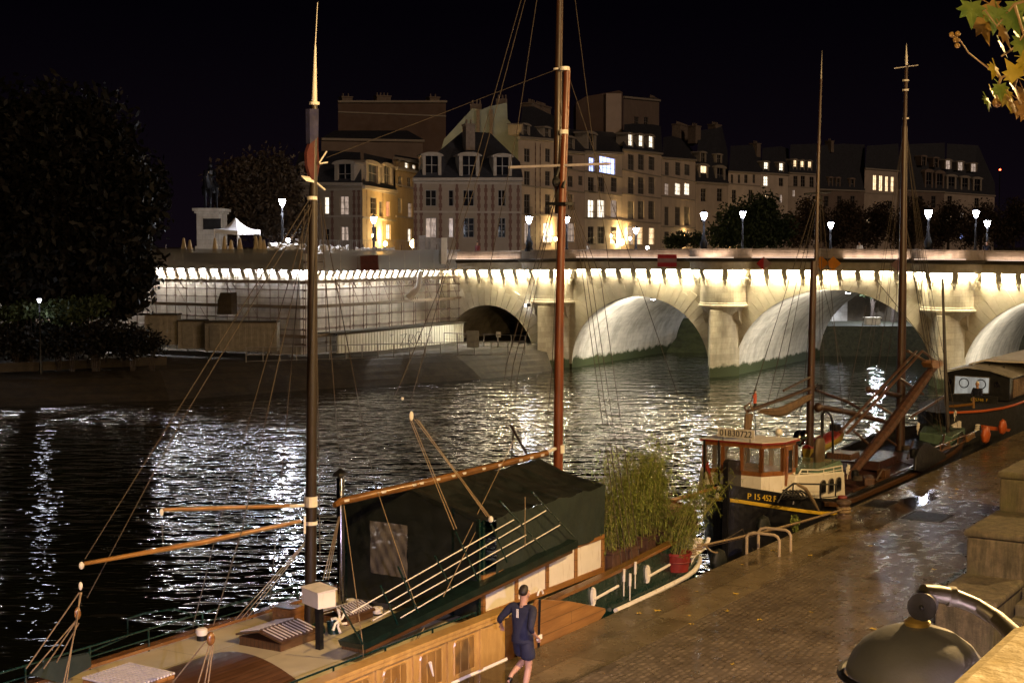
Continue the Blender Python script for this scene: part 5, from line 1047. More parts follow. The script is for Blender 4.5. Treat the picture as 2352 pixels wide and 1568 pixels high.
for px, dep, ang, lab, sh in ((1097, 113, 2.5, 'pedestrian leaning at the parapet just right of the scaffold', MAT['redp']), (1351, 109.5, 1.2, 'pedestrian in pale clothes on the bridge right of the reddish mast', MAT['offwhite']), (1975, 103, .4, 'pedestrian in pale jacket on the bridge between the third mast and its lamp', MAT['offwhite']), (2263 - 292, 104, 2, None, None), (2267, 97, 2.9, 'dark pedestrian on the bridge below the rightmost lamps', MAT['cobalt'])):
    if lab: p = at(px, 565, dep); person(lab, (p.x, p.y, 7.955), ang, {}, sh, MAT['cobalt'], 'pedestrians on the bridge', sleeves='long', shorts=False, scale=.96)

# ================================================================ the large wooden barge in front
bo = thing('sailing_barge', 'large two masted sailing barge with cream deck, golden panelled side and dark awning', 'sailing barge', QM, (0, 2.45, 0))
BC = 2.45
def wid(a): return 2.15 * math.sqrt(max(0.004, 1 - (max(0, a - 7.4) / 3.2) ** 2)) if a > -12 else 2.15 * math.sqrt(max(.004, 1 - ((-12 - a) / 3.5) ** 2))
def topz(a): return 2.53 + .09 * min(1, max(0, (a - .5) / 2)) + .012 * max(0, a - 2) ** 1.7 + .0 * a
def loft(mb, sts, prof):    # prof(a) -> list of (b offset from centre, z) for the near side; mirrored
    rows = [[(a, BC - w, z) for w, z in prof(a)] for a in sts]
    for A, B in zip(rows, rows[1:]):
        for j in range(len(A) - 1): mb.quad(A[j], B[j], B[j + 1], A[j + 1])
        for j in range(len(A) - 1): 
            f = lambda p: (p[0], 2 * BC - p[1], p[2]); mb.quad(f(A[j]), f(A[j + 1]), f(B[j + 1]), f(B[j]))
sts = [-15.3, -15, -14.4, -13.5, -12] + list(np.arange(-11, 7.5, .8)) + [7.8, 8.3, 8.8, 9.2, 9.6, 9.9, 10.2, 10.4, 10.55, 10.6]
mb = QB(); loft(mb, sts, lambda a: [(wid(a), topz(a)), (wid(a) + .03, 1.95), (wid(a) * .98, 1.2), (wid(a) * .90, .4), (wid(a) * .7, -.5)]); part('hull', mb, MAT['green'], bo, smooth=True)
mb = QB(); loft(mb, sts, lambda a: [(wid(a) - .14, topz(a) - .02), (wid(a) - .14, topz(a) + .035), (wid(a) + .05, topz(a) + .035), (wid(a) + .05, topz(a) - .03)]); part('cap_rail', mb, MAT['varnish'], bo)
mb = QB(); loft(mb, sts, lambda a: [(wid(a) - .08, topz(a) - .03), (wid(a) - .08, topz(a) - .05 if a < .9 else 2.25), (0, 2.53 if a < .9 else 2.28)]); part('deck', mb, MAT['cream'], bo)
# white rubbing strake and the S shaped bow pipe
mb = QB(); mb.tube([(a, BC - wid(a) - .10, 1.93 + .004 * max(0, a - 4) ** 2) for a in [4.5, 5, 6, 7, 7.8, 8.3, 8.8, 9.1, 9.4]], .055, 8); mb.tube([(a, BC - wid(a) - .08, 1.93) for a in (-14, -10, -6, -2, 0, .45)], .055, 8)
sp_ = [onb(px, py, .42) for px, py in ((1577, 1307), (1585, 1290), (1598, 1268), (1612, 1258), (1624, 1248), (1628, 1235))]; mb.tube([tuple(p) for p in sp_], .05, 8)
mb.tube([tuple(onb(px, py, .36)) for px, py in ((1398, 1395), (1424, 1383))], .035, 6); part('rubbing_strake', mb, MAT['white'], bo, smooth=True)
for px, py in ((1487, 1318), (1362, 1370)):
    p = onb(px, py, .26); m = QB(); m.tube([(p.x + .17 * math.cos(t) * .45, .26, p.z + .17 * math.sin(t)) for t in np.linspace(-1.9, 1.9, 12)][::-1], .03, 6); m.prism([(p.x + .05 * math.cos(t), .24, p.z + .16 * math.sin(t)) for t in np.linspace(0, 2 * math.pi, 16, False)], (0, .05, 0)); m.tube([(p.x, .24, p.z - .05), (p.x + 1.0, .24, p.z + .02)], .03, 6)
    part('fender_bracket', m, MAT['white'], bo)
# golden panelled side with its capping
mb = QB(); mb.box(-14, .17, 1.98, .36, .25, 2.80); side = part('panelled_side', mb, MAT['gold_wood'], bo, 'golden varnished panelled side')
mb = QB(); mb.box(-14, .08, 2.80, .42, .34, 2.86); mb.box(-14, .10, 2.72, .40, .168, 2.797); part('side_capping', mb, MAT['gold_wood'], bo, bevel=.01)
for k in range(9):
    ac = onb(1066, 1505, .17).x - .96 * k
    m = QB(); x0, x1, z0, z1 = ac - .30, ac + .30, 2.06, 2.64; r = .07
    outl = [(x0, z0), (x1, z0), (x1, z1 - r), (x1 - r * .3, z1 - r * .3), (x1 - r, z1), (x0 + r, z1), (x0 + r * .3, z1 - r * .3), (x0, z1 - r), (x0, z0)]
    m.tube([(x, .165, z) for x, z in outl], .022, 4); [m.box(ac + q - .007, .152, z0, ac + q + .007, .160, z1) for q in (-.12, .12)]; m.box(x0, .150, z0 - .05, x1, .169, z0 - .01)
    pf_ = part('side_panel', m, MAT['gold_wood'], bo); m = QB(); m.box(x0 + .02, .1605, z0 + .015, x1 - .02, .1695, z1 - .02); part('panel_inset', m, MAT['inset'], pf_)
    m = QB(); m.box(ac + .44, .130, 1.98, ac + .52, .169, 2.72); part('side_pilaster', m, MAT['gold_wood'], bo)
mb = QB(); mb.box(.365, .19, 1.6, 1.7, .27, 2.68); part('side_end_board', mb, MAT['hatch'], bo)
# leeboard
lb = [onb(px, py, .02) for px, py in ((1236, 1376), (1310, 1380), (1391, 1396), (1392, 1404), (1378, 1424), (1320, 1462), (1240, 1510), (1200, 1540), (1196, 1500), (1205, 1440))]
mb = QB(); mb.prism([tuple(p) for p in lb], (0, .07, 0)); lbo = part('leeboard', mb, MAT['orange_wood'], bo, 'fan shaped orange brown plank leeboard', bevel=.012)
mb = QB(); p, q_ = onb(1240, 1376, -.01), onb(1237, 1492, -.01); mb.tube([tuple(p), tuple(q_)], .022, 6); part('strap', mb, MAT['iron'], lbo)
mb = QB(); mb.tube([(p.x + .09 * math.cos(t), -.02, p.z + .09 + .09 * math.sin(t)) for t in np.linspace(0, math.pi, 8)], .02, 6); part('shackle', mb, MAT['white'], lbo)
# deckhouse with white panels and the awning above
A0, A1, NB, FB = 1.05, 5.55, 1.1, 4.3
for k in range(4):
    a0, a1 = A0 + (A1 - A0) * k / 4, A0 + (A1 - A0) * (k + 1) / 4; z0, z1 = 2.47, 3.17
    m = QB(); m.box(a0 + .07, NB + .012, z0 + .05, a1 - .05, NB + .05, z1 - .05); part('white_panel', m, MAT['white'], bo)
m = QB()
for k in range(5): a0 = A0 + (A1 - A0) * k / 4; m.box(a0 - .03, NB - .02, 2.40, a0 + .05, NB + .07, 3.22)
m.box(A0, NB - .015, 2.40, A1, NB + .06, 2.52); m.box(A0, NB - .015, 3.12, A1, NB + .06, 3.20); part('panel_frame', m, MAT['orange_wood'], bo)
m = QB(); m.box(A0, FB, 2.3, A1, FB + .05, 3.2); m.box(A1 - .05, NB + .08, 2.3, A1, FB, 3.2); m.box(A0 + 1.5, NB + .1, 2.42, A1 - .1, FB - .05, 3.10); part('deckhouse', m, MAT['green'], bo)
def sag(a, b0, z0, b1, z1, n, s): return [(a, b0 + (b1 - b0) * i / n, z0 + (z1 - z0) * i / n - s * math.sin(math.pi * i / n)) for i in range(n + 1)]
from mathutils import noise as mnoise
m = QB(); n = 44; rows = []
for i in range(n + 1):
    a = A0 - .15 + (A1 - A0 + .2) * i / n; scal = .05 * abs(math.sin(math.pi * (a - A0) / .9)); zr = 4.70 - scal * .5; ze = 4.29 - scal
    ln = sag(a, NB - .02, ze, 2.7, zr, 12, .07) + sag(a, 2.7, zr, FB, ze - .02, 12, .07)[1:]
    rows.append([(x, y, z + .045 * mnoise.noise((x * 1.6, y * 2.4, 1)) + .02 * mnoise.noise((x * 5, y * 3, 2)) - .012 * (abs(math.sin(x * 3.49)) < .12)) for x, y, z in ln])
for A, B in zip(rows, rows[1:]):
    for j in range(len(A) - 1): m.quad(A[j], A[j + 1], B[j + 1], B[j])
aw = part('awning_roof', m, MAT['tarp'], bo, smooth=True)
m = QB()
for i in range(n):      # side curtain on the near side, right part lighter canvas
    a, b = rows[i][0], rows[i + 1][0]
    if a[0] < A0 + .35: continue
    f = lambda p, t: (p[0], NB - .03 - .035 * math.sin(p[0] * 5 + t * 3) * t - .03 * mnoise.noise((p[0] * 3, t * 2, 5)), p[2] + (3.17 - p[2]) * t)
    for k in range(8): m.quad(f(a, k / 8), f(b, k / 8), f(b, (k + 1) / 8), f(a, (k + 1) / 8))
part('side_curtain', m, MAT['canvas'], bo, 'dark green side curtain of the awning', smooth=True)
m = QB(); e = rows[0]; W0, W1, WZ0, WZ1 = 2.75, 3.65, 2.98, 4.0
def endz(b): return 4.30 + .42 * max(0, 1 - abs(b - 2.7) / 1.6)
bb = [NB, 1.7, W0, W1, FB]
for b0, b1 in zip(bb, bb[1:]):
    if b0 == W0: m.quad((A0 - .14, b0, 2.42), (A0 - .14, b1, 2.42), (A0 - .14, b1, WZ0), (A0 - .14, b0, WZ0)); m.quad((A0 - .14, b0, WZ1), (A0 - .14, b1, WZ1), (A0 - .14, b1, endz(b1)), (A0 - .14, b0, endz(b0)))
    elif b0 >= 1.7: m.quad((A0 - .14, b0, 2.42), (A0 - .14, b1, 2.42), (A0 - .14, b1, endz(b1)), (A0 - .14, b0, endz(b0)))
    else: m.quad((A0 - .14, b0, 2.42), (A0 - .14, b1, 2.42), (A0 - .14, b1, endz(b1)), (A0 - .14, b0, endz(b0)))  # near bay: added dark sheet stands in for the shaded opening
part('end_curtain', m, MAT['tarp'], bo)
m = QB(); n = 20
for i in range(n):
    for j in range(n):
        f = lambda i, j: (A0 - .15 + .012 * math.sin(i * .7 + j * .5) + .006 * math.sin(i * 1.3 - j * .9), W0 + (W1 - W0) * i / n, WZ0 + (WZ1 - WZ0) * j / n); m.quad(f(i, j), f(i + 1, j), f(i + 1, j + 1), f(i, j + 1))
part('vinyl_window', m, MAT['vinyl'], bo, 'cloudy clear window in the end curtain', smooth=True)
for b in (NB, 1.66, FB - .06): m = QB(); m.box(A0 - .14, b, 2.4, A0 - .08, b + .06, endz(b) - .02); part('awning_post', m, MAT['green'], bo)
for a in (A0, A1 - .06): m = QB(); m.box(a, NB, 3.2, a + .06, NB + .06, 4.25); part('awning_post', m, MAT['green'], bo)
# gangway lashed along the side
G = lambda px, py, b=.86: tuple(onb(px, py, b))
gw = [G(831, 1480), G(1327, 1240)]; m = QB(); a, b = Vector(gw[0]), Vector(gw[1]); m.prism([a, b, b + Vector((0, 0, -.15)), a + Vector((.05, 0, -.10))], (0, .50, 0)); gg = part('gangway', m, M('gangway_green', (.003, .012, .010), .4, var=.4, sc=4), bo, 'dark green gangway with white rope rails stowed aslant along the side')
m = QB(); a2, b2 = a + Vector((.1, 0, -.11)), b + Vector((-.2, 0, -.16)); m.prism([a2, b2, b2 + Vector((0, 0, -.06)), a2 + Vector((0, 0, -.06))], (0, .5, 0)); part('wooden_runner', m, MAT['hatch'], gg)
for (p, q_) in (((806, 1406), (1180, 1193)), ((891, 1384), (1254, 1172)), ((856, 1424), (1208, 1228)), ((920, 1418), (1286, 1205))): m = QB(); m.tube([G(*p, .9), G(*q_, .9)], .011, 6); part('hand_line', m, MAT['white'], gg)
for (p, q_) in (((785, 1395), (833, 1478)), ((874, 1344), (913, 1432)), ((914, 1300), (960, 1405)), ((999, 1276), (1038, 1352)), ((1046, 1220), (1098, 1330)), ((1128, 1202), (1165, 1290)), ((1148, 1150), (1254, 1265)), ((1222, 1130), (1318, 1232))): m = QB(); m.tube([G(*p, .88), G(*q_, .88)], .017, 6); part('stanchion', m, MAT['green'], gg)
# masts, booms, yard
m = QB(); m.tube([(-1.74, 2.9, 2.3), (-1.67, 2.9, 4.84), (-1.6, 2.9, 7.6), (-1.53, 2.9, 10.32)], [.105, .10, .09, .075], 14); m.tube([(-1.53, 2.9, 10.3), (-1.49, 2.9, 11.75)], [.07, .055], 12); mz = part('mizzen_mast', m, MAT['mast_dark'], bo, 'dark left mast with white tip', smooth=True)
m = QB(); m.tube([(-1.49, 2.9, 11.76), (-1.45, 2.9, 12.75)], [.050, .018], 10); m.tube([(-1.45, 2.9, 12.75), (-1.38, 2.9, 13.5)], [.010, .006], 6); part('mast_tip', m, MAT['white'], mz, smooth=True)
for x, y, h in ((714, 1151, .09), (714, 1200, .03), (717, 455, .03), (722, 238, .025)): m = QB(); m.lathe(tuple(onb(x, y, 2.9)), [(.115 if y > 900 else .09, -h), (.115 if y > 900 else .09, h)], 14); part('mast_band', m, MAT['white'], mz)
m = QB(); m.tube([G(697, 1160, 2.85), G(667, 1162, 2.85)], .03, 6); part('gaff_jaw', m, MAT['white'], mz)
m = QB(); m.tube([G(700, 1186, 2.85), G(700, 1225, 2.85)], .02, 6); part('downhaul_rod', m, MAT['white'], mz)
m = QB(); f = [G(712, 330, 2.85), G(705, 350, 2.85), G(706, 380, 2.85), G(716, 414, 2.85), G(730, 405, 2.85), G(734, 380, 2.85), G(731, 345, 2.85), G(731, 315, 2.85)]; m.prism(f, (0, .06, 0)); part('furled_flag', m, MAT['flagred'], mz, 'furled red and navy flag')
m = QB(); f = [G(712, 330, 2.84), G(711, 250, 2.84), G(732, 250, 2.84), G(731, 315, 2.84)]; m.prism(f, (0, .09, 0)); part('flag_top', m, M('navy_cloth', (.02, .02, .06), .8), mz)
m = QB(); m.prism([G(694, 407, 2.85), G(716, 410, 2.85), G(727, 421, 2.85), G(703, 416, 2.85)], (0, .03, .03)); m.tube([G(727, 420, 2.85), G(746, 436, 2.85)], .02, 6); m.tube([G(733, 374, 2.8), G(750, 348, 2.8)], .014, 6); m.tube([G(734, 376, 2.8), G(752, 373, 2.8)], .014, 6); part('spreader', m, MAT['white'], mz)
m = QB(); A_, B_ = G(192, 1294, 2.9), G(690, 1196, 2.9); m.tube([A_, tuple(Vector(A_).lerp(Vector(B_), .5) + Vector((0, 0, -.03))), B_], [.030, .045, .034], 12); part('mizzen_boom', m, MAT['spar'], bo, smooth=True)
m = QB(); A_, B_ = G(374, 1170, 2.9), G(668, 1161, 2.9); m.tube([A_, tuple(Vector(A_).lerp(Vector(B_), .5)), B_], [.030, .037, .034], 12); part('mizzen_gaff', m, MAT['spar'], bo, smooth=True)
m = QB(); m.tube([G(768, 1160, 2.7), G(780, 1152, 2.7), G(1020, 1098, 2.7), G(1255, 1040, 2.7)], [.05, .07, .085, .07], 12); mbm = part('main_boom', m, MAT['varnish'], bo, smooth=True)
m = QB(); [m.lathe(G(x, 1150 - (x - 780) * .2305, 2.7), [(.098, -.02), (.098, .02)], 12) for x in (790, 875, 945, 962, 1000, 1035, 1060, 1105, 1142, 1190, 1215, 1240)]; m.tube([G(1248, 1042, 2.7), G(1275, 1030, 2.7)], .04, 8); part('boom_hoop', m, MAT['offwhite'], mbm)
m = QB(); m.tube([(6.50, 2.8, 2.3), (6.54, 2.8, 4.4), (6.57, 2.8, 7.5), (6.60, 2.75, 10.2), (6.72, 2.7, 13.2)], [.115, .11, .10, .085, .075], 16); mm_ = part('main_mast', m, MAT['mast_red'], bo, 'tall reddish varnished mast', smooth=True)
m = QB(); m.tube([G(1283, 490, 2.95), G(1281, 380, 2.95), G(1283, 150, 2.95), G(1286, 0, 2.95), G(1287, -60, 2.95)], [.08, .095, .085, .075, .07], 14); part('topmast', m, MAT['mast_brown'], mm_, smooth=True)
for x, y, b, r, h in ((1284, 1030, 2.8, .125, .09), (1295, 303, 2.72, .10, .045), (1297, 158, 2.72, .11, .04), (1281, 159, 2.95, .10, .02)): m = QB(); m.lathe(G(x, y, b), [(r, -h), (r, h)], 14); part('mast_band', m, MAT['white'], mm_)
m = QB(); m.tube([(6.6, 4.15, 11.07), (6.6, 1.55, 11.07)], [.035, .03], 8); part('yard', m, M('pale_lilac_yard', (.55, .50, .52), .5), mm_)
m = QB(); m.tube([G(1283, 385, 2.8), G(1276, 405, 2.8), G(1290, 430, 2.8)], .05, 6); m.tube([G(1297, 375, 2.7), G(1300, 400, 2.7), G(1292, 432, 2.7)], .045, 6); m.ball(G(1276, 418, 2.75), .08, 8, (1, 1, 1.5)); m.box(6.4, 2.55, 10.2, 6.75, 3.05, 10.26); part('block_cluster', m, MAT['iron'], mm_)
# chimney pipe, wheel, boxes and hatches on deck
m = QB(); b_ = ona(784, 1360, .1); m.lathe((.1, b_.y, 2.3), [(.075, 0), (.075, 2.62), (.05, 2.66)], 14); ch_ = part('stove_pipe', m, MAT['chrome'], bo, smooth=True)
m = QB(); m.lathe((.1, b_.y, 4.96), [(.02, 0), (.16, .02), (.13, .08), (.05, .13), (.02, .16)], 12); part('cowl', m, MAT['iron'], ch_)
def dbox(px0, py0, px1, py1, z, h, name, mat_, label=None, ang=0, lidm=None):
    p, q_ = QI @ atz(px0, py0, z), QI @ atz(px1, py1, z); c = (p + q_) / 2; L = abs(q_.x - p.x) ; Wd = abs(q_.y - p.y); m = QB(); m.cbox((c.x, c.y, z - h / 2), (L, Wd, h)); o = part(name, m, mat_, bo, label, bevel=.01); return o, c, L, Wd
def hatchbox(px, py, L, Wd, h, ridge=True):
    c = QI @ atz(px, py, 2.6); m = QB(); m.cbox((c.x, c.y, 2.46 + h / 2), (L, Wd, h)); o = part('skylight', m, MAT['hatch'], bo, bevel=.012)
    for s in (-1, 1):
        m = QB()
        def S_(u, v): return (c.x + u * L * .53, c.y + s * v * Wd * .55, 2.46 + h + .12 * (1 - v) + .01)
        m.prism([S_(-1, 0), S_(1, 0), S_(1, 1), S_(-1, 1)], (0, 0, .03)); part('lid', m, MAT['hatch'], o)
        m = QB()
        for k in range(10): u = -.85 + 1.7 * k / 9; a_, b__ = Vector(S_(u, .08)), Vector(S_(u, .92)); m.tube([a_ + Vector((0, 0, .05)), b__ + Vector((0, 0, .05))], .012, 4)
        part('grating', m, MAT['offwhite'], o)
hatchbox(640, 1462, .95, .95, .20); hatchbox(798, 1412, .75, .6, .18)
c = QI @ atz(663, 1415, 2.6); m = QB(); m.cbox((c.x, c.y, 2.64), (.4, .45, .30)); part('deck_box', m, MAT['varnish'], bo, bevel=.02)
c = QI @ atz(460, 1545, 2.75); m = QB(); n = 12
pr = [(c.x - 1.3, c.y - 1.1 + 2.2 * i / n, 2.40 + .42 * math.sin(math.pi * (.12 + .76 * i / n))) for i in range(n + 1)] + [(c.x - 1.3, c.y + 1.1, 2.36), (c.x - 1.3, c.y - 1.1, 2.36)]
m.prism(pr, (2.3, 0, 0)); part('companion_cover', m, MAT['hatch'], bo, 'dark arched wooden cover')
c = QI @ atz(285, 1548, 2.9); m = QB(); m.cbox((c.x, c.y - .1, 2.62), (.95, .95, .5)); so_ = part('slatted_hatch', m, MAT['orange_wood'], bo, bevel=.015)
m = QB()
for k in range(15): m.cbox((c.x - .44 + .063 * k, c.y - .1, 2.90), (.035, .98, .03))
part('slats', m, MAT['offwhite'], so_)
def vent(px, py, z, lab=None):
    c = QI @ atz(px, py, z); m = QB(); m.lathe((c.x, c.y, z - .24), [(.085, 0), (.085, .2)], 14); o = part('vent', m, MAT['iron'], bo, smooth=True); m = QB(); m.lathe((c.x, c.y, z - .04), [(.09, 0), (.10, .03), (.10, .10), (.07, .12)], 14); part('cap', m, MAT['white'], o, smooth=True)
vent(463, 1452, 2.62); vent(867, 1402, 2.6); vent(806, 1384, 2.6)
# pale box on the mast foot, winch and small white wheel
p = G(697, 1385, 2.6); q_ = G(768, 1372, 2.2); m = QB(); c = QI @ at(732, 1370, 23.6); m.cbox((c.x, c.y, c.z), (.34, .56, .27), (0, 0, R(-20))); bx = part('mast_box', m, MAT['white'], bo, bevel=.01); m = QB(); m.cbox((c.x, c.y, c.z + .15), (.38, .60, .025), (0, R(-4), R(-20))); part('lid', m, MAT['offwhite'], bx); m = QB(); m.box(c.x - .04, c.y - .05, 2.38, c.x + .06, c.y + .05, c.z - .121); part('post', m, MAT['iron'], bx)
c = QI @ atz(767, 1425, 2.75); m = QB()
m.tube([(c.x, c.y - .02, 2.38), (c.x, c.y + .05, 2.75)], .10, 10); m.ball((c.x - .12, c.y + .3, 2.55), .17, 10); m.ball((c.x - .35, c.y + .35, 2.5), .14, 10); wn = part('winch', m, MAT['green'], bo, smooth=True)
m = QB(); cc = Vector((c.x - .05, c.y - .15, 2.78))
for k in range(6):
    t0 = k * math.pi / 3 + .3; m.tube([cc + Vector((.0, 0, 0)), cc + Vector((.10 * math.cos(t0), 0, .10 * math.sin(t0))), cc + Vector((.21 * math.cos(t0 + .35), -.01, .21 * math.sin(t0 + .35)))], [.026, .022, .026], 6)
m.ball(cc, .045, 8); part('handwheel', m, MAT['white'], wn, smooth=True)
# guard rails on both edges
def guard(pts, nm='guard_rail'):
    m = QB(); m.tube(pts, .017, 6); m.tube([(x, y, z - .17) for x, y, z in pts], .012, 6); o = part(nm, m, MAT['green'], bo)
    for p in pts: m = QB(); m.tube([(p[0], p[1], 2.34), p], .018, 6); part('stanchion', m, MAT['green'], o)
guard([(a, 4.5, 2.86) for a in np.arange(-9, .2, 1.25)]); guard([(a, .62, 2.80) for a in np.arange(-9, .9, 1.3)])
m = QB(); m.tube([G(150, 1520 - 0, 4.6), G(293, 1460, 4.6), G(293, 1420, 4.6), G(330, 1408, 4.6), G(400, 1398, 4.6), G(440, 1410, 4.6), G(458, 1440, 4.6), G(460, 1460, 4.6)], .016, 6); part('pushpit_rail', m, MAT['green'], bo)
m = QB(); m.prism([G(75, 1550, 3.9), G(110, 1520, 3.9), G(205, 1500, 3.9), G(210, 1530, 3.9), G(140, 1568, 3.9)], (0, .1, 0)); part('rail_cover', m, MAT['canvas'], bo, 'dark green canvas over the stern rail')
# ropes and stays
def rope(name, segs, r=.011, m_='rope', par=bo, n=5, lab=None):
    m = QB(); m.tube([tuple(onb(*s)) for s in segs], r, n); return part(name, m, MAT[m_], par, lab)
for s in [[(712, 455, 2.9), (195, 1283, 2.9)], [(715, 470, 2.9), (412, 975, 3.2), (200, 1372, 3.4)], [(718, 470, 2.9), (555, 1218, 1.6), (490, 1435, 1.0)], [(713, 470, 2.9), (489, 1255, 4.2), (443, 1440, 4.5)],
          [(735, 470, 2.9), (775, 1000, 3.6), (790, 1160, 4.0)], [(735, 458, 2.9), (825, 930, 4.3), (868, 1150, 4.6)], [(700, 480, 2.9), (655, 1000, 4), (618, 1400, 4.5)], [(372, 1195, 2.9), (375, 1265, 2.9)],
          [(722, 460, 2.9), (730, 900, 2.6), (735, 1290, 2.5)], [(708, 470, 2.9), (706, 900, 3), (706, 1150, 3)]]: rope('stay', s, .009, 'rope_dark')
rope('stay', [(1278, 160, 2.9), (750, 362, 2.9)], .005, 'rope_dark')
for d in (0, 6, 12): rope('stay', [(708 + d * .3, 1236, 2.9), (538 + d * 2, 1425, 4.5)], .009); rope('stay', [(778 + d * .2, 1186, 2.7), (742 + d, 1330, 3.4)], .010)
for s in [[(1222, -60, 2.8), (1100, 400, 2.6), (1018, 650, 2.4), (940, 935, 2.0)], [(1214, -60, 2.8), (1010, 660, 2.4), (905, 915, 2.6)], [(1242, -60, 2.9), (1188, 297, 2.9), (1120, 640, 3.4)], [(1304, 168, 2.7), (1349, 303, 2.4), (1557, 908, 1.6)], [(1316, -40, 2.7), (1367, 369, 2.0), (1400, 620, 1.4)],
          [(1300, 440, .9 + 1.8), (1330, 575, 2.3), (1433, 1330, .4)], [(1302, 440, 2.7), (1341, 590, 2.2), (1447, 1335, .4)], [(1304, 440, 2.7), (1356, 620, 2.2), (1456, 1305, .4)], [(1305, 442, 2.7), (1380, 640, 2.0), (1470, 1290, .4)], [(1280, 440, 2.9), (1179, 837, 4.2), (1148, 1090, 4.6)], [(1278, 445, 2.9), (1190, 860, 4.2), (1165, 1075, 4.6)], [(1276, 440, 2.9), (1163, 837, 4.2), (1130, 1080, 4.6)], [(1284, 440, 2.85), (1268, 850, 4.4), (1250, 1040, 4.6)]]: rope('stay', s, .008, 'rope_dark')
for s in [[(941, 962, 2.0), (1043, 1216, .9)], [(945, 962, 2.0), (1049, 1214, .9)], [(952, 962, 2.0), (1124, 1188, .9)], [(957, 962, 2.0), (1130, 1192, .9)], [(962, 965, 2.0), (1118, 1186, .9)], [(868, 1130, 2.6), (960, 1405, .9)], [(790, 1160, 2.6), (833, 1478, .9)], [(1116, 1175, 1.6), (1075, 1255, .9), (1018, 1370, .8)], [(1180, 1010, 2.7), (1062, 1250, .9)],
          [(833, 1480, .86), (836, 1548, .1)], [(970, 1470, .86), (990, 1530, .1)], [(975, 1440, .86), (905, 1568, .1)], [(975, 1440, .86), (880, 1568, .1)], [(1206, 1140, .8), (1206, 1255, .8)]]: rope('tackle_line', s, .008)
m = QB(); m.ball(G(945, 955, 2.0), .06, 10, (.9, .5, 1.5)); m.ball(G(185, 1345, 2.9), .035, 8, (1, .7, 1.8)); m.ball(G(187, 1298, 2.9), .045, 8, (1, .7, 1.3)); m.ball(G(1127, 1192, .9), .05, 8, (1, 1, 1.3)); m.ball(G(371, 1176, 2.9), .04, 8, (.8, .7, 1.5)); m.ball(G(924, 915, 2.1), .03, 6); part('pulley_block', m, MAT['offwhite'], bo, smooth=True)
m = QB(); m.ball(G(178, 1408, 3.2), .06, 8, (1, .6, 1.6)); m.ball(G(484, 1466, 1.0), .075, 10, (1, .7, 1.4)); part('wooden_block', m, MAT['varnish'], bo, smooth=True)
for s in [[(184, 1360, 2.9), (176, 1430, 2.6), (146, 1568, 2.0)], [(182, 1360, 2.9), (60, 1535, 3.4)], [(187, 1360, 2.9), (172, 1440, 2.6), (152, 1568, 2.0)], [(178, 1420, 3.2), (70, 1545, 3.6)], [(176, 1424, 3.2), (100, 1535, 3.6)], [(181, 1430, 3.2), (130, 1520, 3.6)], [(480, 1482, 1.0), (455, 1568, .9)], [(486, 1482, 1.0), (470, 1568, .9)], [(474, 1470, 1.0), (395, 1568, 1.6)], [(490, 1480, 1.0), (478, 1568, .9)]]: rope('sheet_line', s, .010)
for px, py in ((1433, 1335), (1447, 1345), (1459, 1318)): m = QB(); p = onb(px, py, .20); m.tube([p, p + Vector((.01, 0, .26))], .028, 8); m.tube([p, p - Vector((0, 0, .3))], .012, 6); part('rigging_sleeve', m, MAT['white'], bo)
m = QB(); p = onb(992, 1535, .08); m.tube([p + Vector((-.05, 0, .12)), p + Vector((.04, 0, -.13))], [.03, .012], 8); part('fender_peg', m, MAT['white'], bo)
m = QB(); m.tube([G(1172, 975, 4.4), G(1212, 1047, 3.6)], .03, 6); m.tube([G(1180, 975, 4.4), G(1174, 1062, 4.4)], .025, 6); part('boom_crutch', m, MAT['mast_dark'], bo)
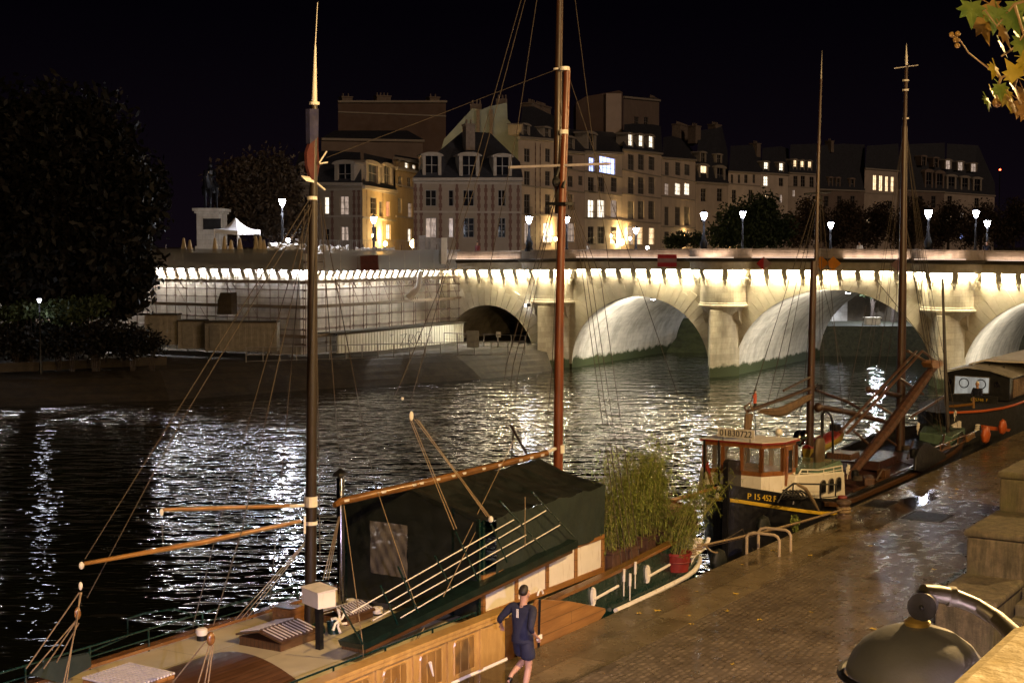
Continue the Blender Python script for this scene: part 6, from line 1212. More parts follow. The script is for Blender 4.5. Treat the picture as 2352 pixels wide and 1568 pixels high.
# bollards at the bow shoulder, planters and bamboo, tub, coil, bowsprit
for px, py in ((1603, 1240), (1588, 1252)):
    c = QI @ atz(px, py, 2.62); m = QB(); m.lathe((c.x, c.y, 2.36), [(.10, 0), (.10, .2), (.13, .24), (.13, .29), (.06, .31)], 14); o = part('bow_bollard', m, MAT['white'], bo, smooth=True); m = QB(); [m.lathe((c.x, c.y, 2.42 + .055 * k), [(.10, -.01), (.128, .015), (.10, .04)], 14) for k in range(3)]; part('rope_turns', m, MAT['rope'], o)
c = QI @ atz(1592, 1262, 2.4); m = QB(); m.cbox((c.x, c.y, 2.36), (.95, .34, .08), (0, 0, R(10))); part('bollard_plate', m, MAT['white'], bo, bevel=.03)
def bamboo(label, bases, h, lean, n, seed, sz=.055):
    rnd = random.Random(seed); b0 = bases[0]; t = thing('potted_bamboo', label, 'bamboo', QM, (b0[0], b0[1], b0[2])); pts = []
    m = QB()
    for k in range(n):
        a, b, z = bases[k % len(bases)]; a += rnd.uniform(-.28, .28); b += rnd.uniform(-.25, .25); hh = h * rnd.uniform(.6, 1); la, lb_ = lean[0] + rnd.uniform(-.3, .3), lean[1] + rnd.uniform(-.3, .3)
        P_ = [(a + la * hh * f ** 1.8 * .6, b + lb_ * hh * f ** 1.8 * .6, z + hh * f) for f in (0, .33, .66, 1)]; m.tube(P_, [.010, .008, .006, .002], 4)
        for q in range(34):
            f = rnd.uniform(.12, 1); i = min(2, int(f * 3)); p = Vector(P_[i]).lerp(Vector(P_[i + 1]), f * 3 - i); pts.append(p + Vector((rnd.gauss(0, .13), rnd.gauss(0, .13), rnd.gauss(0, .07))))
    part('canes', m, M('bamboo_cane', (.20, .19, .06), .6), t)
    m = QB(); rr = random.Random(seed + 1)
    for p in pts:
        for j in range(3):
            d = Vector((rr.gauss(0, 1), rr.gauss(0, 1), rr.gauss(-.35, .7))).normalized() * sz * rr.uniform(1, 2.2); s = d.cross(Vector((rr.random(), rr.random(), 1))).normalized() * sz * .13; m.quad(p, p + d * .45 + s, p + d, p + d * .45 - s)
    part('leaves', m, MAT['bamboo'], t); return t
PL = []
for k, (px, py, s) in enumerate(((1399, 1298, .5), (1440, 1290, .45), (1478, 1262, .5), (1515, 1248, .45), (1440, 1262, .5), (1490, 1238, .5))):
    c = QI @ atz(px, py, 2.45); PL.append((c.x, c.y, 2.75)); t = thing('planter', ('first brown planter at the foot of the big bamboo clump, against the green awning', 'second brown planter from the awning under the big bamboo', 'third brown planter from the awning under the big bamboo', 'brown planter farthest from the awning, near the rope coil', 'rear brown planter hidden behind the second one', 'rear brown planter hidden behind the third one')[k], 'planter', QM, (c.x, c.y, 2.3), 'planters on the foredeck')
    m = QB(); m.prism([(c.x + s * .42 * x, c.y + s * .42 * y, 2.28) for x, y in ((-1, -1), (1, -1), (1, 1), (-1, 1))], (0, 0, .46)); part('pot', m, MAT['terracotta'], t, bevel=.02); m = QB(); m.box(c.x - s * .46, c.y - s * .46, 2.742, c.x + s * .46, c.y + s * .46, 2.79); part('rim', m, MAT['terracotta'], t)
bamboo('big dense clump of bamboo in brown planters on the foredeck beside the awning', PL, 2.15, (0, .05), 120, 5, .085)
c = QI @ atz(1565, 1290, 2.4); t = thing('red_tub', 'red tub on the bow holding the leaning bamboo', 'tub', QM, (c.x, c.y, 2.2)); m = QB(); m.lathe((c.x, c.y + .1, 2.2), [(.24, 0), (.30, .36), (.32, .37), (.32, .42), (.28, .42), (.26, .3)], 18); part('tub', m, MAT['redp'], t, smooth=True); m = QB(); m.tube([(c.x + .3 * math.cos(q), c.y + .1 + .3 * math.sin(q), 2.42) for q in np.linspace(0, 6.28, 20)], .012, 5); part('rim_band', m, MAT['redp'], t)
bamboo('smaller bamboo leaning over toward the black stern, in the red tub', [(c.x, c.y + .1, 2.5)], 1.9, (1.55, -.25), 34, 8, .075)
c = QI @ atz(1556, 1215, 2.6); m = QB()
for k in range(9): m.tube([(c.x + (.16 + .012 * k) * math.cos(q), c.y + .05 * k - .2 + .03 * math.sin(3 * q), 2.75 + (.38 + .01 * k) * math.sin(q)) for q in np.linspace(0, 6.28, 20)], .022, 5)
single('rope_coil', m, MAT['rope'], 'tall hanging coil of old rope on the bow between the two bamboos', 'rope coil', smooth=True)
m = QB(); m.tube([tuple(onb(1500, 1165, 2.6)), tuple(onb(1530, 1152, 2.6)), tuple(onb(1646, 1120, 2.6))], [.06, .06, .045], 10); bs = part('bowsprit', m, MAT['spar'], bo, smooth=True); m = QB(); m.ball(tuple(onb(1650, 1120, 2.6)), .07, 8); m.ball(tuple(onb(1648, 1138, 2.6)), .06, 8, (1, 1, 1.6)); part('end_block', m, MAT['offwhite'], bs)
# mooring lines between the barge, the quay and the black stern
def mline(label, pts, r, mt='rope'):
    m = QB(); pts = [Vector(p) for p in pts]; out = []
    for a, b in zip(pts, pts[1:]):
        for k in range(6): f = k / 6; p = a.lerp(b, f); p.z -= .05 * math.sin(math.pi * f); out.append(p)
    out.append(pts[-1]); m.tube(out, r, 6); single('mooring_line', m, MAT[mt], label, 'rope', 'mooring lines')
c1 = QI @ atz(1612, 1252, 2.5)
mline('long pale mooring line from the white bow bollards to the quay bollard', [(c1.x, c1.y, 2.5), (16.2, -.35, 2.24)], .028); mline('thin mooring line running under the thick pale one', [(c1.x + .1, c1.y + .1, 2.4), (16.1, -.3, 2.2)], .012)
p1 = onb(1648, 1268, .1); mline('short pale line from the bow down to the water edge', [(c1.x, c1.y - .1, 2.5), tuple(p1)], .02)
mline('dark hanging cable between the bow and the black stern', [(c1.x + .2, c1.y, 2.45), (11.9, .7, 2.3), (12.3, .2, 1.2)], .012, 'rope_dark')

# ================================================================ the black hulled barge with the teak wheelhouse
b2 = thing('motor_barge', 'black hulled barge with teak and white wheelhouse, yellow stripe and red brown hatch covers', 'motor barge', QM, (22, 2.55, 0)); BC2 = 2.3
def w2(a):
    if a < 17.6: return .03 + 1.72 * max(0, 1 - ((17.6 - a) / 3.1) ** 2) ** .75
    if a > 29: return 1.75 * math.sqrt(max(.003, 1 - ((a - 29) / 5.2) ** 2))
    return 1.75
def z2(a): return 2.02 + .72 * max(0, (19 - a) / 4.1) ** 1.5 + .40 * max(0, (a - 25) / 9) ** 1.6
def loft2(mb, sts, prof, side=0):
    rows = [[(a, BC2 - w, z) for w, z in prof(a)] for a in sts]
    f = lambda p: (p[0], 2 * BC2 - p[1], p[2])
    for A, B in zip(rows, rows[1:]):
        for j in range(len(A) - 1):
            if side >= 0: mb.quad(A[j], B[j], B[j + 1], A[j + 1])
            if side <= 0: mb.quad(f(A[j]), f(A[j + 1]), f(B[j + 1]), f(B[j]))
st2 = [14.501, 14.52, 14.56, 14.62, 14.7, 14.85, 15.05, 15.3, 15.6, 16, 16.5, 17, 18, 19.5, 21, 22.5, 24, 25.5, 27, 28.5, 30, 31, 32, 33, 33.6, 34, 34.15]
m = QB(); loft2(m, st2, lambda a: [(w2(a), z2(a)), (w2(a) + .02, z2(a) - .5), (w2(a) * .97, 1.0), (w2(a) * .82, .3), (w2(a) * .6, -.5)]); part('hull', m, MAT['black'], b2, smooth=True)
m = QB(); loft2(m, st2, lambda a: [(w2(a) - .10, z2(a) - .02), (w2(a) - .10, z2(a) + .05), (w2(a) + .05, z2(a) + .05), (w2(a) + .05, z2(a) - .02)]); part('gunwale', m, MAT['iron'], b2)
for side_ in (1, -1):
  m = QB(); loft2(m, [a for a in st2 if a < 18.6], lambda a: [(w2(a) + .035, z2(a) - .31), (w2(a) + .06, z2(a) - .33), (w2(a) + .06, z2(a) - .40), (w2(a) + .03, z2(a) - .41)], side_); part('yellow_stripe', m, MAT['yellow'], b2)
for side_ in (1, -1):
  m = QB(); loft2(m, [a for a in st2 if 17 <= a], lambda a: [(w2(a) + .02, z2(a) - .02), (w2(a) + .11, z2(a) - .05), (w2(a) + .11, z2(a) - .16), (w2(a) + .02, z2(a) - .18)], side_); part('rub_rail', m, MAT['hatch'], b2)
m = QB(); loft2(m, st2, lambda a: [(w2(a) - .05, z2(a) - .25), (0, z2(a) - .15)]); part('deck', m, MAT['iron'], b2)
m = QB(); m.prism([tuple(onb(px, py, 2.25)) for px, py in ((1672, 1100), (1672, 1062), (1678, 1055), (1700, 1057), (1707, 1064), (1707, 1120), (1700, 1290), (1668, 1290))], (0, .14, 0)); part('rudder', m, MAT['black'], b2)
# registration on the quarter
vs, fs = text_mesh('P 15 452 F', .23, .006)
pA, pB = ona(1700, 1147, 13.0), None
m = QB(); tcen = onb(1737, 1147, .93)
zq = onb(1738, 1147, BC2 - w2(15.05)).z; for_=[(15.05 + v.x * .62, v) for v in vs]; m.add([(a, BC2 - w2(a) - .035 - v.z, zq + v.y - .12 * v.x) for a, v in for_], fs); REG = part('registration_letters', m, MAT['yellow'], b2, 'yellow letters P 15 452 F')
# wheelhouse
WF = [(15.3, 3.35), (15.3, 1.66), (15.85, 1.27), (16.65, 1.22), (16.65, 3.35)]
def ring(m, pts, z0, z1, inset=0, cap=True):
    c = Vector((sum(p[0] for p in pts) / len(pts), sum(p[1] for p in pts) / len(pts))); q = [(c.x + (p[0] - c.x) * (1 - inset), c.y + (p[1] - c.y) * (1 - inset)) for p in pts]; m.prism([(x, y, z0) for x, y in q], (0, 0, z1 - z0))
m = QB(); ring(m, WF, 1.9, 3.06); wb = part('wheelhouse_base', m, MAT['white'], b2)
m = QB(); ring(m, WF, 3.055, 3.18, -.01); ring(m, WF, 3.82, 3.92, -.01)
def posts(m, pts, z0, z1, t=.05, n=3):
    for i in range(len(pts)):
        a, b = Vector(pts[i]), Vector(pts[(i + 1) % len(pts)]); L = (b - a).length; k = max(1, round(L / .62))
        for j in range(k + 1): p = a.lerp(b, j / k); m.box(p.x - t, p.y - t, z0, p.x + t, p.y + t, z1)
posts(m, WF, 3.18, 3.82); part('window_frames', m, MAT['cabin_wood'], b2)
for i in range(5):
    a, b = Vector(WF[i]), Vector(WF[(i + 1) % 5]); m = QB(); m.quad((*a, 3.18), (*b, 3.18), (*b, 3.82), (*a, 3.82)); part('window_pane', m, MAT['pane'], b2)
m = QB(); m.box(15.98, 1.19, 2.2, 16.4, 1.26, 3.84); dr = part('door', m, MAT['cabin_wood'], b2, bevel=.01); m = QB(); m.box(16.06, 1.175, 3.1, 16.32, 1.192, 3.72); part('pane', m, MAT['glass'], dr); m = QB(); m.tube([(16.34, 1.16, 2.9), (16.34, 1.16, 3.05)], .02, 6); part('handle', m, MAT['chrome'], dr)
m = QB(); m.box(15.9, 2.0, 3.0, 16.2, 2.8, 3.3); m.tube([(15.7 + .28 * math.sin(q) * .3, 2.6 + .32 * math.cos(q), 3.5 + .32 * math.sin(q)) for q in np.linspace(0, 6.28, 16)], .025, 6); part('steering_stand', m, MAT['varnish'], b2)
m = QB(); ring(m, WF, 3.922, 3.97, -.10); rf = part('wheelhouse_roof', m, MAT['redp'], b2); m = QB(); ring(m, WF, 3.972, 3.99, -.06); part('roof_deck', m, MAT['offwhite'], b2)
p = onb(1690, 997, 2.6); c_ = ona(1690, 996, 15.2)
m = QB(); m.box(15.20, c_.y - .54, c_.z - .11, 15.23, c_.y + .54, c_.z + .13); nb_ = part('number_board', m, MAT['offwhite'], b2)
vs, fs = text_mesh('01830722', .24, .008); m = QB(); mt = Matrix.Translation((15.192, c_.y, c_.z)) @ Matrix.Rotation(R(-90), 4, 'Z') @ Matrix.Rotation(R(90), 4, 'X'); m.add([mt @ v for v in vs], fs); part('number_letters', m, MAT['black'], nb_, 'black digits 01830722')
m = QB(); [m.tube([(15.25, c_.y + s, 3.97), (15.25, c_.y + s, c_.z + .2)], .012, 5) for s in (-.4, .4)]; part('board_legs', m, MAT['iron'], nb_)
m = QB(); m.ball(tuple(onb(1789, 992, 2.4)), .11, 12); m.tube([tuple(onb(1789, 1006, 2.4)), tuple(onb(1789, 995, 2.4))], .03, 6); part('radar_dome', m, MAT['white'], b2, smooth=True)
# white cabin with three arched windows and rail
CB = .95; T0, T1 = onb(1830, 1091, CB), onb(1940, 1083, CB); B0_, B1_ = onb(1822, 1143, CB), onb(1943, 1145, CB)
m = QB(); m.prism([tuple(T0), tuple(T1), tuple(B1_ - Vector((0, 0, .15))), tuple(B0_ - Vector((0, 0, .2)))], (0, 2.9, 0)); cb = part('cabin', m, MAT['white'], b2, bevel=.04)
for (x0, y0, x1, y1) in ((1884, 1104, 1897, 1131), (1903, 1100, 1915, 1128), (1920, 1097, 1932, 1125)):
    p, q_ = onb(x0, y0, CB - .02), onb(x1, y1, CB - .02); w = q_.x - p.x; zb_, zt_ = q_.z, p.z; n = 6; pr = [(p.x, CB - .03, zb_), (q_.x, CB - .03, zb_)] + [(p.x + w / 2 + w / 2 * math.cos(math.pi * i / n), CB - .03, zt_ - w * .28 + w * .28 * math.sin(math.pi * i / n)) for i in range(n + 1)]
    m = QB(); m.prism(pr, (0, .025, 0)); wn = part('window', m, MAT['steel'], cb); m = QB(); m.prism([((x - p.x - w / 2) * .78 + p.x + w / 2, CB - .036, (z - zb_) * .86 + zb_ + .04) for x, _, z in pr], (0, .004, 0)); part('pane', m, MAT['glass'], wn)
m = QB(); rp_ = [tuple(onb(px, py, CB + .05)) for px, py in ((1834, 1090), (1841, 1078), (1880, 1079), (1934, 1069), (1935, 1082))]; m.tube(rp_, .02, 6); m.tube([tuple(onb(px, py, CB + .05)) for px, py in ((1838, 1086), (1880, 1087), (1935, 1077))], .013, 5)
for px, y0, y1 in ((1855, 1079, 1092), (1892, 1077, 1090), (1915, 1073, 1087)): m.tube([tuple(onb(px, y0, CB + .05)), tuple(onb(px, y1, CB + .05))], .014, 5)
part('cabin_rail', m, MAT['white'], cb)
m = QB(); m.box(T0.x + .1, CB + .08, T0.z - .06, T1.x - .1, CB + 2.7, T1.z + .02); part('cabin_top', m, MAT['deckgreen'], cb)
# side rail, fenders
m = QB(); m.tube([tuple(onb(px, py, .5)) for px, py in ((1785, 1155), (1800, 1128), (1822, 1110), (1850, 1111), (1923, 1112))], .025, 6); m.tube([tuple(onb(px, py, .5)) for px, py in ((1820, 1140), (1822, 1112))], .02, 6)
for px, y0, y1 in ((1884, 1112, 1143), (1919, 1112, 1140)): m.tube([tuple(onb(px, y0, .5)), tuple(onb(px, y1, .5))], .02, 6)
m.tube([tuple(onb(1884, 1143, .5)), tuple(onb(1935, 1138, .5))], .015, 6); part('side_rail', m, MAT['iron'], b2)
m = QB(); m.tube([tuple(onb(px, py, .3)) for px, py in ((1832, 1112), (1850, 1122), (1868, 1150), (1880, 1172))], [.04, .05, .05, .03], 8); part('sagging_fender', m, MAT['rope'], b2, smooth=True)
m = QB(); m.lathe(onb(1935, 1142, .38), [(.12, -.05), (.14, 0), (.12, .05)], 12); part('round_fender', m, MAT['redp'], b2)
# black hoses and ropes heaped on the quarter
rnd = random.Random(31); m = QB()
for k in range(6):
    c = onb(1800 + 7 * k, 1136 + 2 * k, .75); m.tube([(c.x + (.25 + .04 * k) * math.cos(q), c.y + .08 * math.sin(2 * q), c.z + .12 * math.sin(q) + .02 * k) for q in np.linspace(0, 6.28, 14)], .025, 5)
part('hose_heap', m, MAT['iron'], b2)
# hatch covers over the hold
m = QB()
for k in range(9):
    a0 = 20.6 + k * .86; n = 8; pr = [(a0, .95 + 3.2 * i / n, 1.72 + .42 * math.sin(math.pi * (.16 + .68 * i / n)) + (.03 if k % 2 else 0)) for i in range(n + 1)] + [(a0, 4.15, 1.5), (a0, .95, 1.5)]; m.prism(pr, (.84, 0, 0))
hc = part('hatch_covers', m, MAT['hold'], b2, 'dull red brown hatch covers', bevel=.02)
m = QB(); m.box(20.5, .82, 1.5, 28.4, .92, 2.02); m.box(20.5, 4.18, 1.5, 28.4, 4.28, 2.02); part('coaming', m, MAT['hatch'], hc)
c = onb(1990, 1079, 1.2)
for (x0, y0, x1, y1, b, nm, mt_, h, lab) in ((1900, 1075, 1935, 1052, 1.5, 'green_chest', 'deckgreen', .25, 'pale green deck chest'), (1955, 1043, 1975, 1030, 1.4, 'deck_locker', 'hatch', .2, None), (2020, 1060, 2060, 1045, 1.2, 'deck_locker', 'hold', .3, None)):
    p, q_ = onb(x0, y0, b), onb(x1, y0, b); m = QB(); m.box(p.x, b, p.z - h, q_.x, b + .8, p.z); part(nm, m, MAT[mt_], b2, lab, bevel=.02)
# hatch and clutter at the far end
dz = 2.42; q4 = [QI @ atz(px, py, dz) for px, py in ((2112, 992), (2132, 962), (2186, 964), (2217, 984), (2187, 1003))]
m = QB(); m.prism([(p.x, p.y, dz - .5) for p in q4], (0, 0, .5)); gt = part('green_hatch_top', m, MAT['deckgreen'], b2, 'pale green flat hatch top at the bow', bevel=.02)
m = QB(); p, q_ = onb(2188, 982, 1.2), onb(2208, 970, 1.2); m.prism([tuple(onb(px, py, 1.2)) for px, py in ((2187, 976), (2205, 966), (2208, 968), (2208, 982), (2190, 982))], (0, .05, 0)); part('white_plaque', m, MAT['white'], b2)
def pinwheel(px, py, b, r, parent):
    c = onb(px, py, b); m = QB(); 
    for k in range(6):
        t0 = k * math.pi / 3 + .2; m.tube([tuple(c), (c.x + r * .5 * math.cos(t0), c.y, c.z + r * .5 * math.sin(t0)), (c.x + r * math.cos(t0 + .6), c.y, c.z + r * math.sin(t0 + .6))], [.02, .035, .015], 5)
    m.tube([tuple(c), (c.x, c.y + .02, c.z - r * 1.8)], .012, 4); part('pinwheel', m, MAT['offwhite'], parent, 'small white and red pinwheel')
pinwheel(2109, 979, 1.5, .16, b2); pinwheel(2194, 950, 1.6, .16, b2); pinwheel(1948, 1055 + 22, 1.1, .17, b2)
m = QB(); m.prism([tuple(onb(px, py, .30)) for px, py in ((2103, 1080), (2105, 1048), (2112, 1030), (2122, 1018), (2132, 1017), (2150, 1028), (2172, 1042), (2176, 1050), (2120, 1084))], (0, .09, 0)); part('leeboard', m, MAT['black'], b2, 'dark fan shaped leeboard', bevel=.02)
m = QB(); m.prism([tuple(onb(px, py, .6)) for px, py in ((2221, 1003), (2239, 991), (2240, 1003), (2222, 1015))], (0, .05, 0)); part('bow_name_board', m, MAT['orange_wood'], b2)
m = QB(); m.tube([tuple(onb(px, py, .62)) for px, py in ((2140, 1030), (2170, 1018), (2200, 1006), (2242, 990))], .02, 5); m.tube([tuple(onb(px, py, .62)) for px, py in ((2150, 1040), (2200, 1020), (2240, 1004))], .02, 5); [m.tube([tuple(onb(x, 1030 - (x - 2140) * .39, .62)), tuple(onb(x, 1046 - (x - 2140) * .39, .62))], .018, 5) for x in (2142, 2160, 2180, 2200, 2220)]; part('bow_rail', m, MAT['varnish'], b2)
for k in range(3): m = QB(); m.lathe(tuple(onb(2246 - k, 976 + 5 * k, 1.0)), [(.02, -.03), (.17, -.02), (.17, .02), (.02, .03)], 12, (1, .5)); part('bow_bollard', m, MAT['white'], b2)
# masts and spars
m = QB(); m.tube([(20.35, 2.25, 1.6), (20.4, 2.25, 5), (20.5, 2.25, 8.85)], [.125, .115, .10], 14); m.tube([(20.55, 2.2, 8.4), (20.62, 2.2, 12), (20.75, 2.2, 14.3)], [.065, .05, .035], 10); m3 = part('aft_mast', m, MAT['mast_brown'], b2, 'brown mast behind the wheelhouse', smooth=True)
m = QB(); m.tube([(20.75, 2.2, 14.3), (20.8, 2.2, 15.15)], [.03, .006], 8); part('mast_tip', m, MAT['steel'], m3)
m = QB(); m.tube([tuple(onb(1848, 446, 2.2)), tuple(onb(1908, 440, 2.2))], .03, 6); part('crosstree', m, MAT['iron'], m3)
for y in (885, 450, 462): m = QB(); m.tube([tuple(onb(1878, y, 2.25)), tuple(onb(1878, y + 8, 2.25))], .16, 8); part('mast_collar', m, MAT['iron'], m3)
fm = 2.45; Ax = lambda px, py: onb(px, py, fm)
m = QB(); p0, p1, p2, p3 = Ax(2069, 925), Ax(2074, 600), Ax(2078, 290), Ax(2082, 150); m.tube([tuple(p0 - Vector((0, 0, 2.2))), tuple(p0), tuple(p1), tuple(p2)], [.17, .165, .14, .10], 14); m.tube([tuple(p2 + Vector((0, 0, -.3))), tuple(p3)], [.075, .06], 10); m4 = part('fore_mast', m, MAT['mast_brown'], b2, 'thick reddish brown forward mast', smooth=True)
m = QB(); m.tube([tuple(p3), tuple(Ax(2082, 130)), tuple(Ax(2082, 100))], [.05, .045, .004], 8); m.tube([tuple(Ax(2055, 157)), tuple(Ax(2108, 150))], .018, 6); part('mast_tip', m, MAT['offwhite'], m4)
for y in (183, 205, 270): m = QB(); m.tube([tuple(Ax(2080, y)), tuple(Ax(2080, y + 4))], .12, 8); part('mast_band', m, MAT['offwhite'], m4)
m = QB(); m.tube([tuple(onb(px, py, 2.25)) for px, py in ((1716, 945), (1740, 936), (1800, 915), (1870, 888))], [.05, .055, .06, .055], 10); b3 = part('aft_boom', m, MAT['mast_brown'], b2, smooth=True); m = QB(); m.tube([tuple(onb(px, py, 2.25)) for px, py in ((1800, 897), (1868, 862))], .035, 8); part('gaff', m, MAT['mast_brown'], b3)
sl = [(1740, 950, .02), (1762, 951, .08), (1785, 952, .13), (1805, 945, .15), (1830, 932, .12), (1850, 921, .09), (1868, 914, .04)]
m = QB(); m.tube([tuple(onb(x, y - 4, 2.25)) for x, y, r in sl], [r for x, y, r in sl], 10); m.tube([tuple(onb(x, y - 9, 2.2)) for x, y, r in sl], [r * .6 for x, y, r in sl], 8); part('furled_sail', m, MAT['sail'], b3, smooth=True)
m = QB(); m.prism([tuple(onb(px, py, 2.2)) for px, py in ((1714, 950), (1730, 950), (1726, 990), (1718, 993), (1712, 985))], (0, .04, 0)); m.tube([tuple(onb(px, py, 2.2)) for px, py in ((1716, 948), (1710, 935), (1722, 926), (1730, 945))], .03, 6); part('hanging_cloth', m, MAT['sail'], b3)
m = QB(); m.tube([tuple(onb(px, py, 2.5)) for px, py in ((1874, 896), (1940, 920), (2004, 953))], [.045, .055, .05], 10); part('derrick_spar', m, MAT['mast_brown'], b2, smooth=True)
m = QB(); m.tube([tuple(onb(px, py, 2.0)) for px, py in ((1883, 934), (1950, 947), (2040, 970))], [.09, .095, .085], 10); m.ball(tuple(onb(1880, 936, 2.0)), .15, 10); part('lower_spar', m, MAT['mast_brown'], b2, smooth=True)
m = QB(); m.tube([tuple(onb(px, py, 2.45)) for px, py in ((1995, 895), (2070, 909))], .085, 10); m.ball(tuple(onb(1994, 894, 2.45)), .12, 8); part('stub_boom', m, MAT['mast_brown'], b2, smooth=True)
# rusty lattice derrick folded down over the hold
dl = thing('derrick_frame', 'rusty folded derrick beam with crossing struts rising from the hold of the black barge', 'derrick', QM, (24, 1.6, 2)); DB = 1.7
m = QB(); m.tube([tuple(onb(px, py, DB)) for px, py in ((1935, 1112), (2040, 985), (2100, 903), (2150, 835))], [.13, .19, .19, .14], 8); part('main_beam', m, M('rusted_steel_beam', (.075, .032, .018), .65, .3, var=.5, sc=5, bump=.6, bsc=20), dl)
m = QB(); a_ = onb(2140, 836, DB); m.prism([tuple(onb(px, py, DB - .15)) for px, py in ((2138, 834), (2147, 827), (2164, 828), (2168, 838), (2158, 846), (2143, 844))], (0, .35, 0)); part('beam_head', m, MAT['orange_wood'], dl)
for (a, b, r) in (((2160, 836), (2118, 806), .05), ((2150, 843), (2085, 806), .05), ((2118, 806), (1945, 995), .05), ((2105, 806), (1930, 992), .045), ((2065, 868), (2120, 905), .05), ((2010, 928), (2062, 958), .05), ((1962, 990), (2012, 1035), .04), ((1998, 975), (2040, 1010), .04), ((2012, 990), (2058, 1022), .04), ((2090, 958), (2170, 910), .05)):
    m = QB(); m.tube([tuple(onb(*a, DB + .15)), tuple(onb(*b, DB + .15))], r, 6); part('strut', m, MAT['hatch'], dl)
# davit with the small dinghy
m = QB(); m.tube([tuple(onb(px, py, 1.6)) for px, py in ((1888, 1010), (1887, 955), (1893, 945), (1899, 945), (1908, 955), (1912, 970), (1913, 1040))], .035, 8); m.tube([tuple(onb(1891, 950, 1.6)), tuple(onb(1890, 1000, 1.6))], .02, 6); dv_ = part('davit', m, MAT['iron'], b2, smooth=True)
di = thing('dinghy', 'small dinghy with yellow hull and red cover hung behind the wheelhouse', 'dinghy', QM, tuple(onb(1890, 1020, 2.2))); dc0, dc1 = onb(1852, 1030, 2.3), onb(1930, 990, 2.3)
def dring(f, h, k): w = .33 * math.sin(math.pi * min(.93, f * .9 + .08)) ** .6 * h; c = dc0.lerp(dc1, f); return [(c.x + w * .2 * math.cos(q) , c.y + w * math.cos(q), c.z + k * (.26 if k > 0 else .34) * math.sin(q) * h) for q in np.linspace(0, math.pi, 9)]
for nm, k, mm in (('hull', -1, M('dinghy_yellow', (.28, .20, .03), .5)), ('cover', .45, MAT['redp'])):
    m = QB(); rows = [dring(f, 1, k) for f in np.linspace(0, 1, 10)]
    for A, B in zip(rows, rows[1:]):
        for j in range(8): m.quad(A[j], A[j + 1], B[j + 1], B[j])
    m.poly(rows[0]); m.poly(rows[-1]); part(nm, m, mm, di, smooth=True)
m = QB(); p = onb(1920, 988, 2.3); m.box(p.x - .2, p.y - .1, p.z - .2, p.x + .2, p.y + .15, p.z + .2); part('outboard_motor', m, MAT['iron'], di, bevel=.03)
m = QB(); c = onb(1882, 1038, 1.5); m.lathe(c, [(.30, -.42), (.40, -.3), (.42, 0), (.40, .3), (.28, .42)], 16, (.7, .35)); part('drum', m, M('brown_drum', (.09, .06, .035), .5), b2, smooth=True)
m = QB(); c = onb(1836, 1006, 2.6); m.ball(c, .26, 12, (.8, .8, 1)); m.ball(onb(1850, 1000, 2.4), .18, 10); part('vent_cowl', m, MAT['chrome'], b2, smooth=True)
# gear lying about the deck and a tangle of running rigging
rnd = random.Random(77)
for k in range(26):
    a, b = rnd.uniform(19.2, 32.2), rnd.choice((.85, 1.3, 2.2, 3.2, 3.8)) + rnd.uniform(-.1, .25); z = 2.02 if b < .95 or a < 20.5 or a > 28.6 else 2.2; m = QB(); kind_ = k % 4
    if kind_ == 0:
        for j in range(4): m.tube([(a + (.16 - .01 * j) * math.cos(q), b + (.14 - .01 * j) * math.sin(q), z + .04 + .035 * j) for q in np.linspace(0, 6.28, 14)], .02, 5)
        part('rope_heap', m, MAT['rope_dark'], b2)
    elif kind_ == 1: m.cbox((a, b, z + .12), (rnd.uniform(.3, .7), .3, .24), (0, 0, rnd.uniform(-.4, .4))); part('deck_crate', m, MAT['hatch'], b2, bevel=.02)
    elif kind_ == 2: m.tube([(a, b, z + .05), (a + rnd.uniform(.8, 1.8), b + rnd.uniform(-.2, .4), z + rnd.uniform(.1, .5))], .04, 6); part('loose_spar', m, MAT['mast_brown'], b2)
    else: m.lathe((a, b, z), [(.10, 0), (.12, .15), (.11, .3), (.05, .33)], 10); part('canister', m, MAT['iron'], b2, smooth=True)
for k in range(16):
    x0 = rnd.choice((1878, 2078)); y0 = rnd.choice((450, 600, 880)) if x0 == 1878 else rnd.choice((290, 500, 880)); bb0 = 2.25 if x0 == 1878 else 2.45; x1 = x0 + rnd.uniform(-150, 120); rope('running_line', [(x0, y0, bb0), ((x0 + x1) / 2, (y0 + 1010) / 2 + 6, bb0 + (x0 - x1) * .004), (x1, rnd.uniform(985, 1030), bb0 + (x0 - x1) * .008)], .008, 'rope_dark', b2, 4)
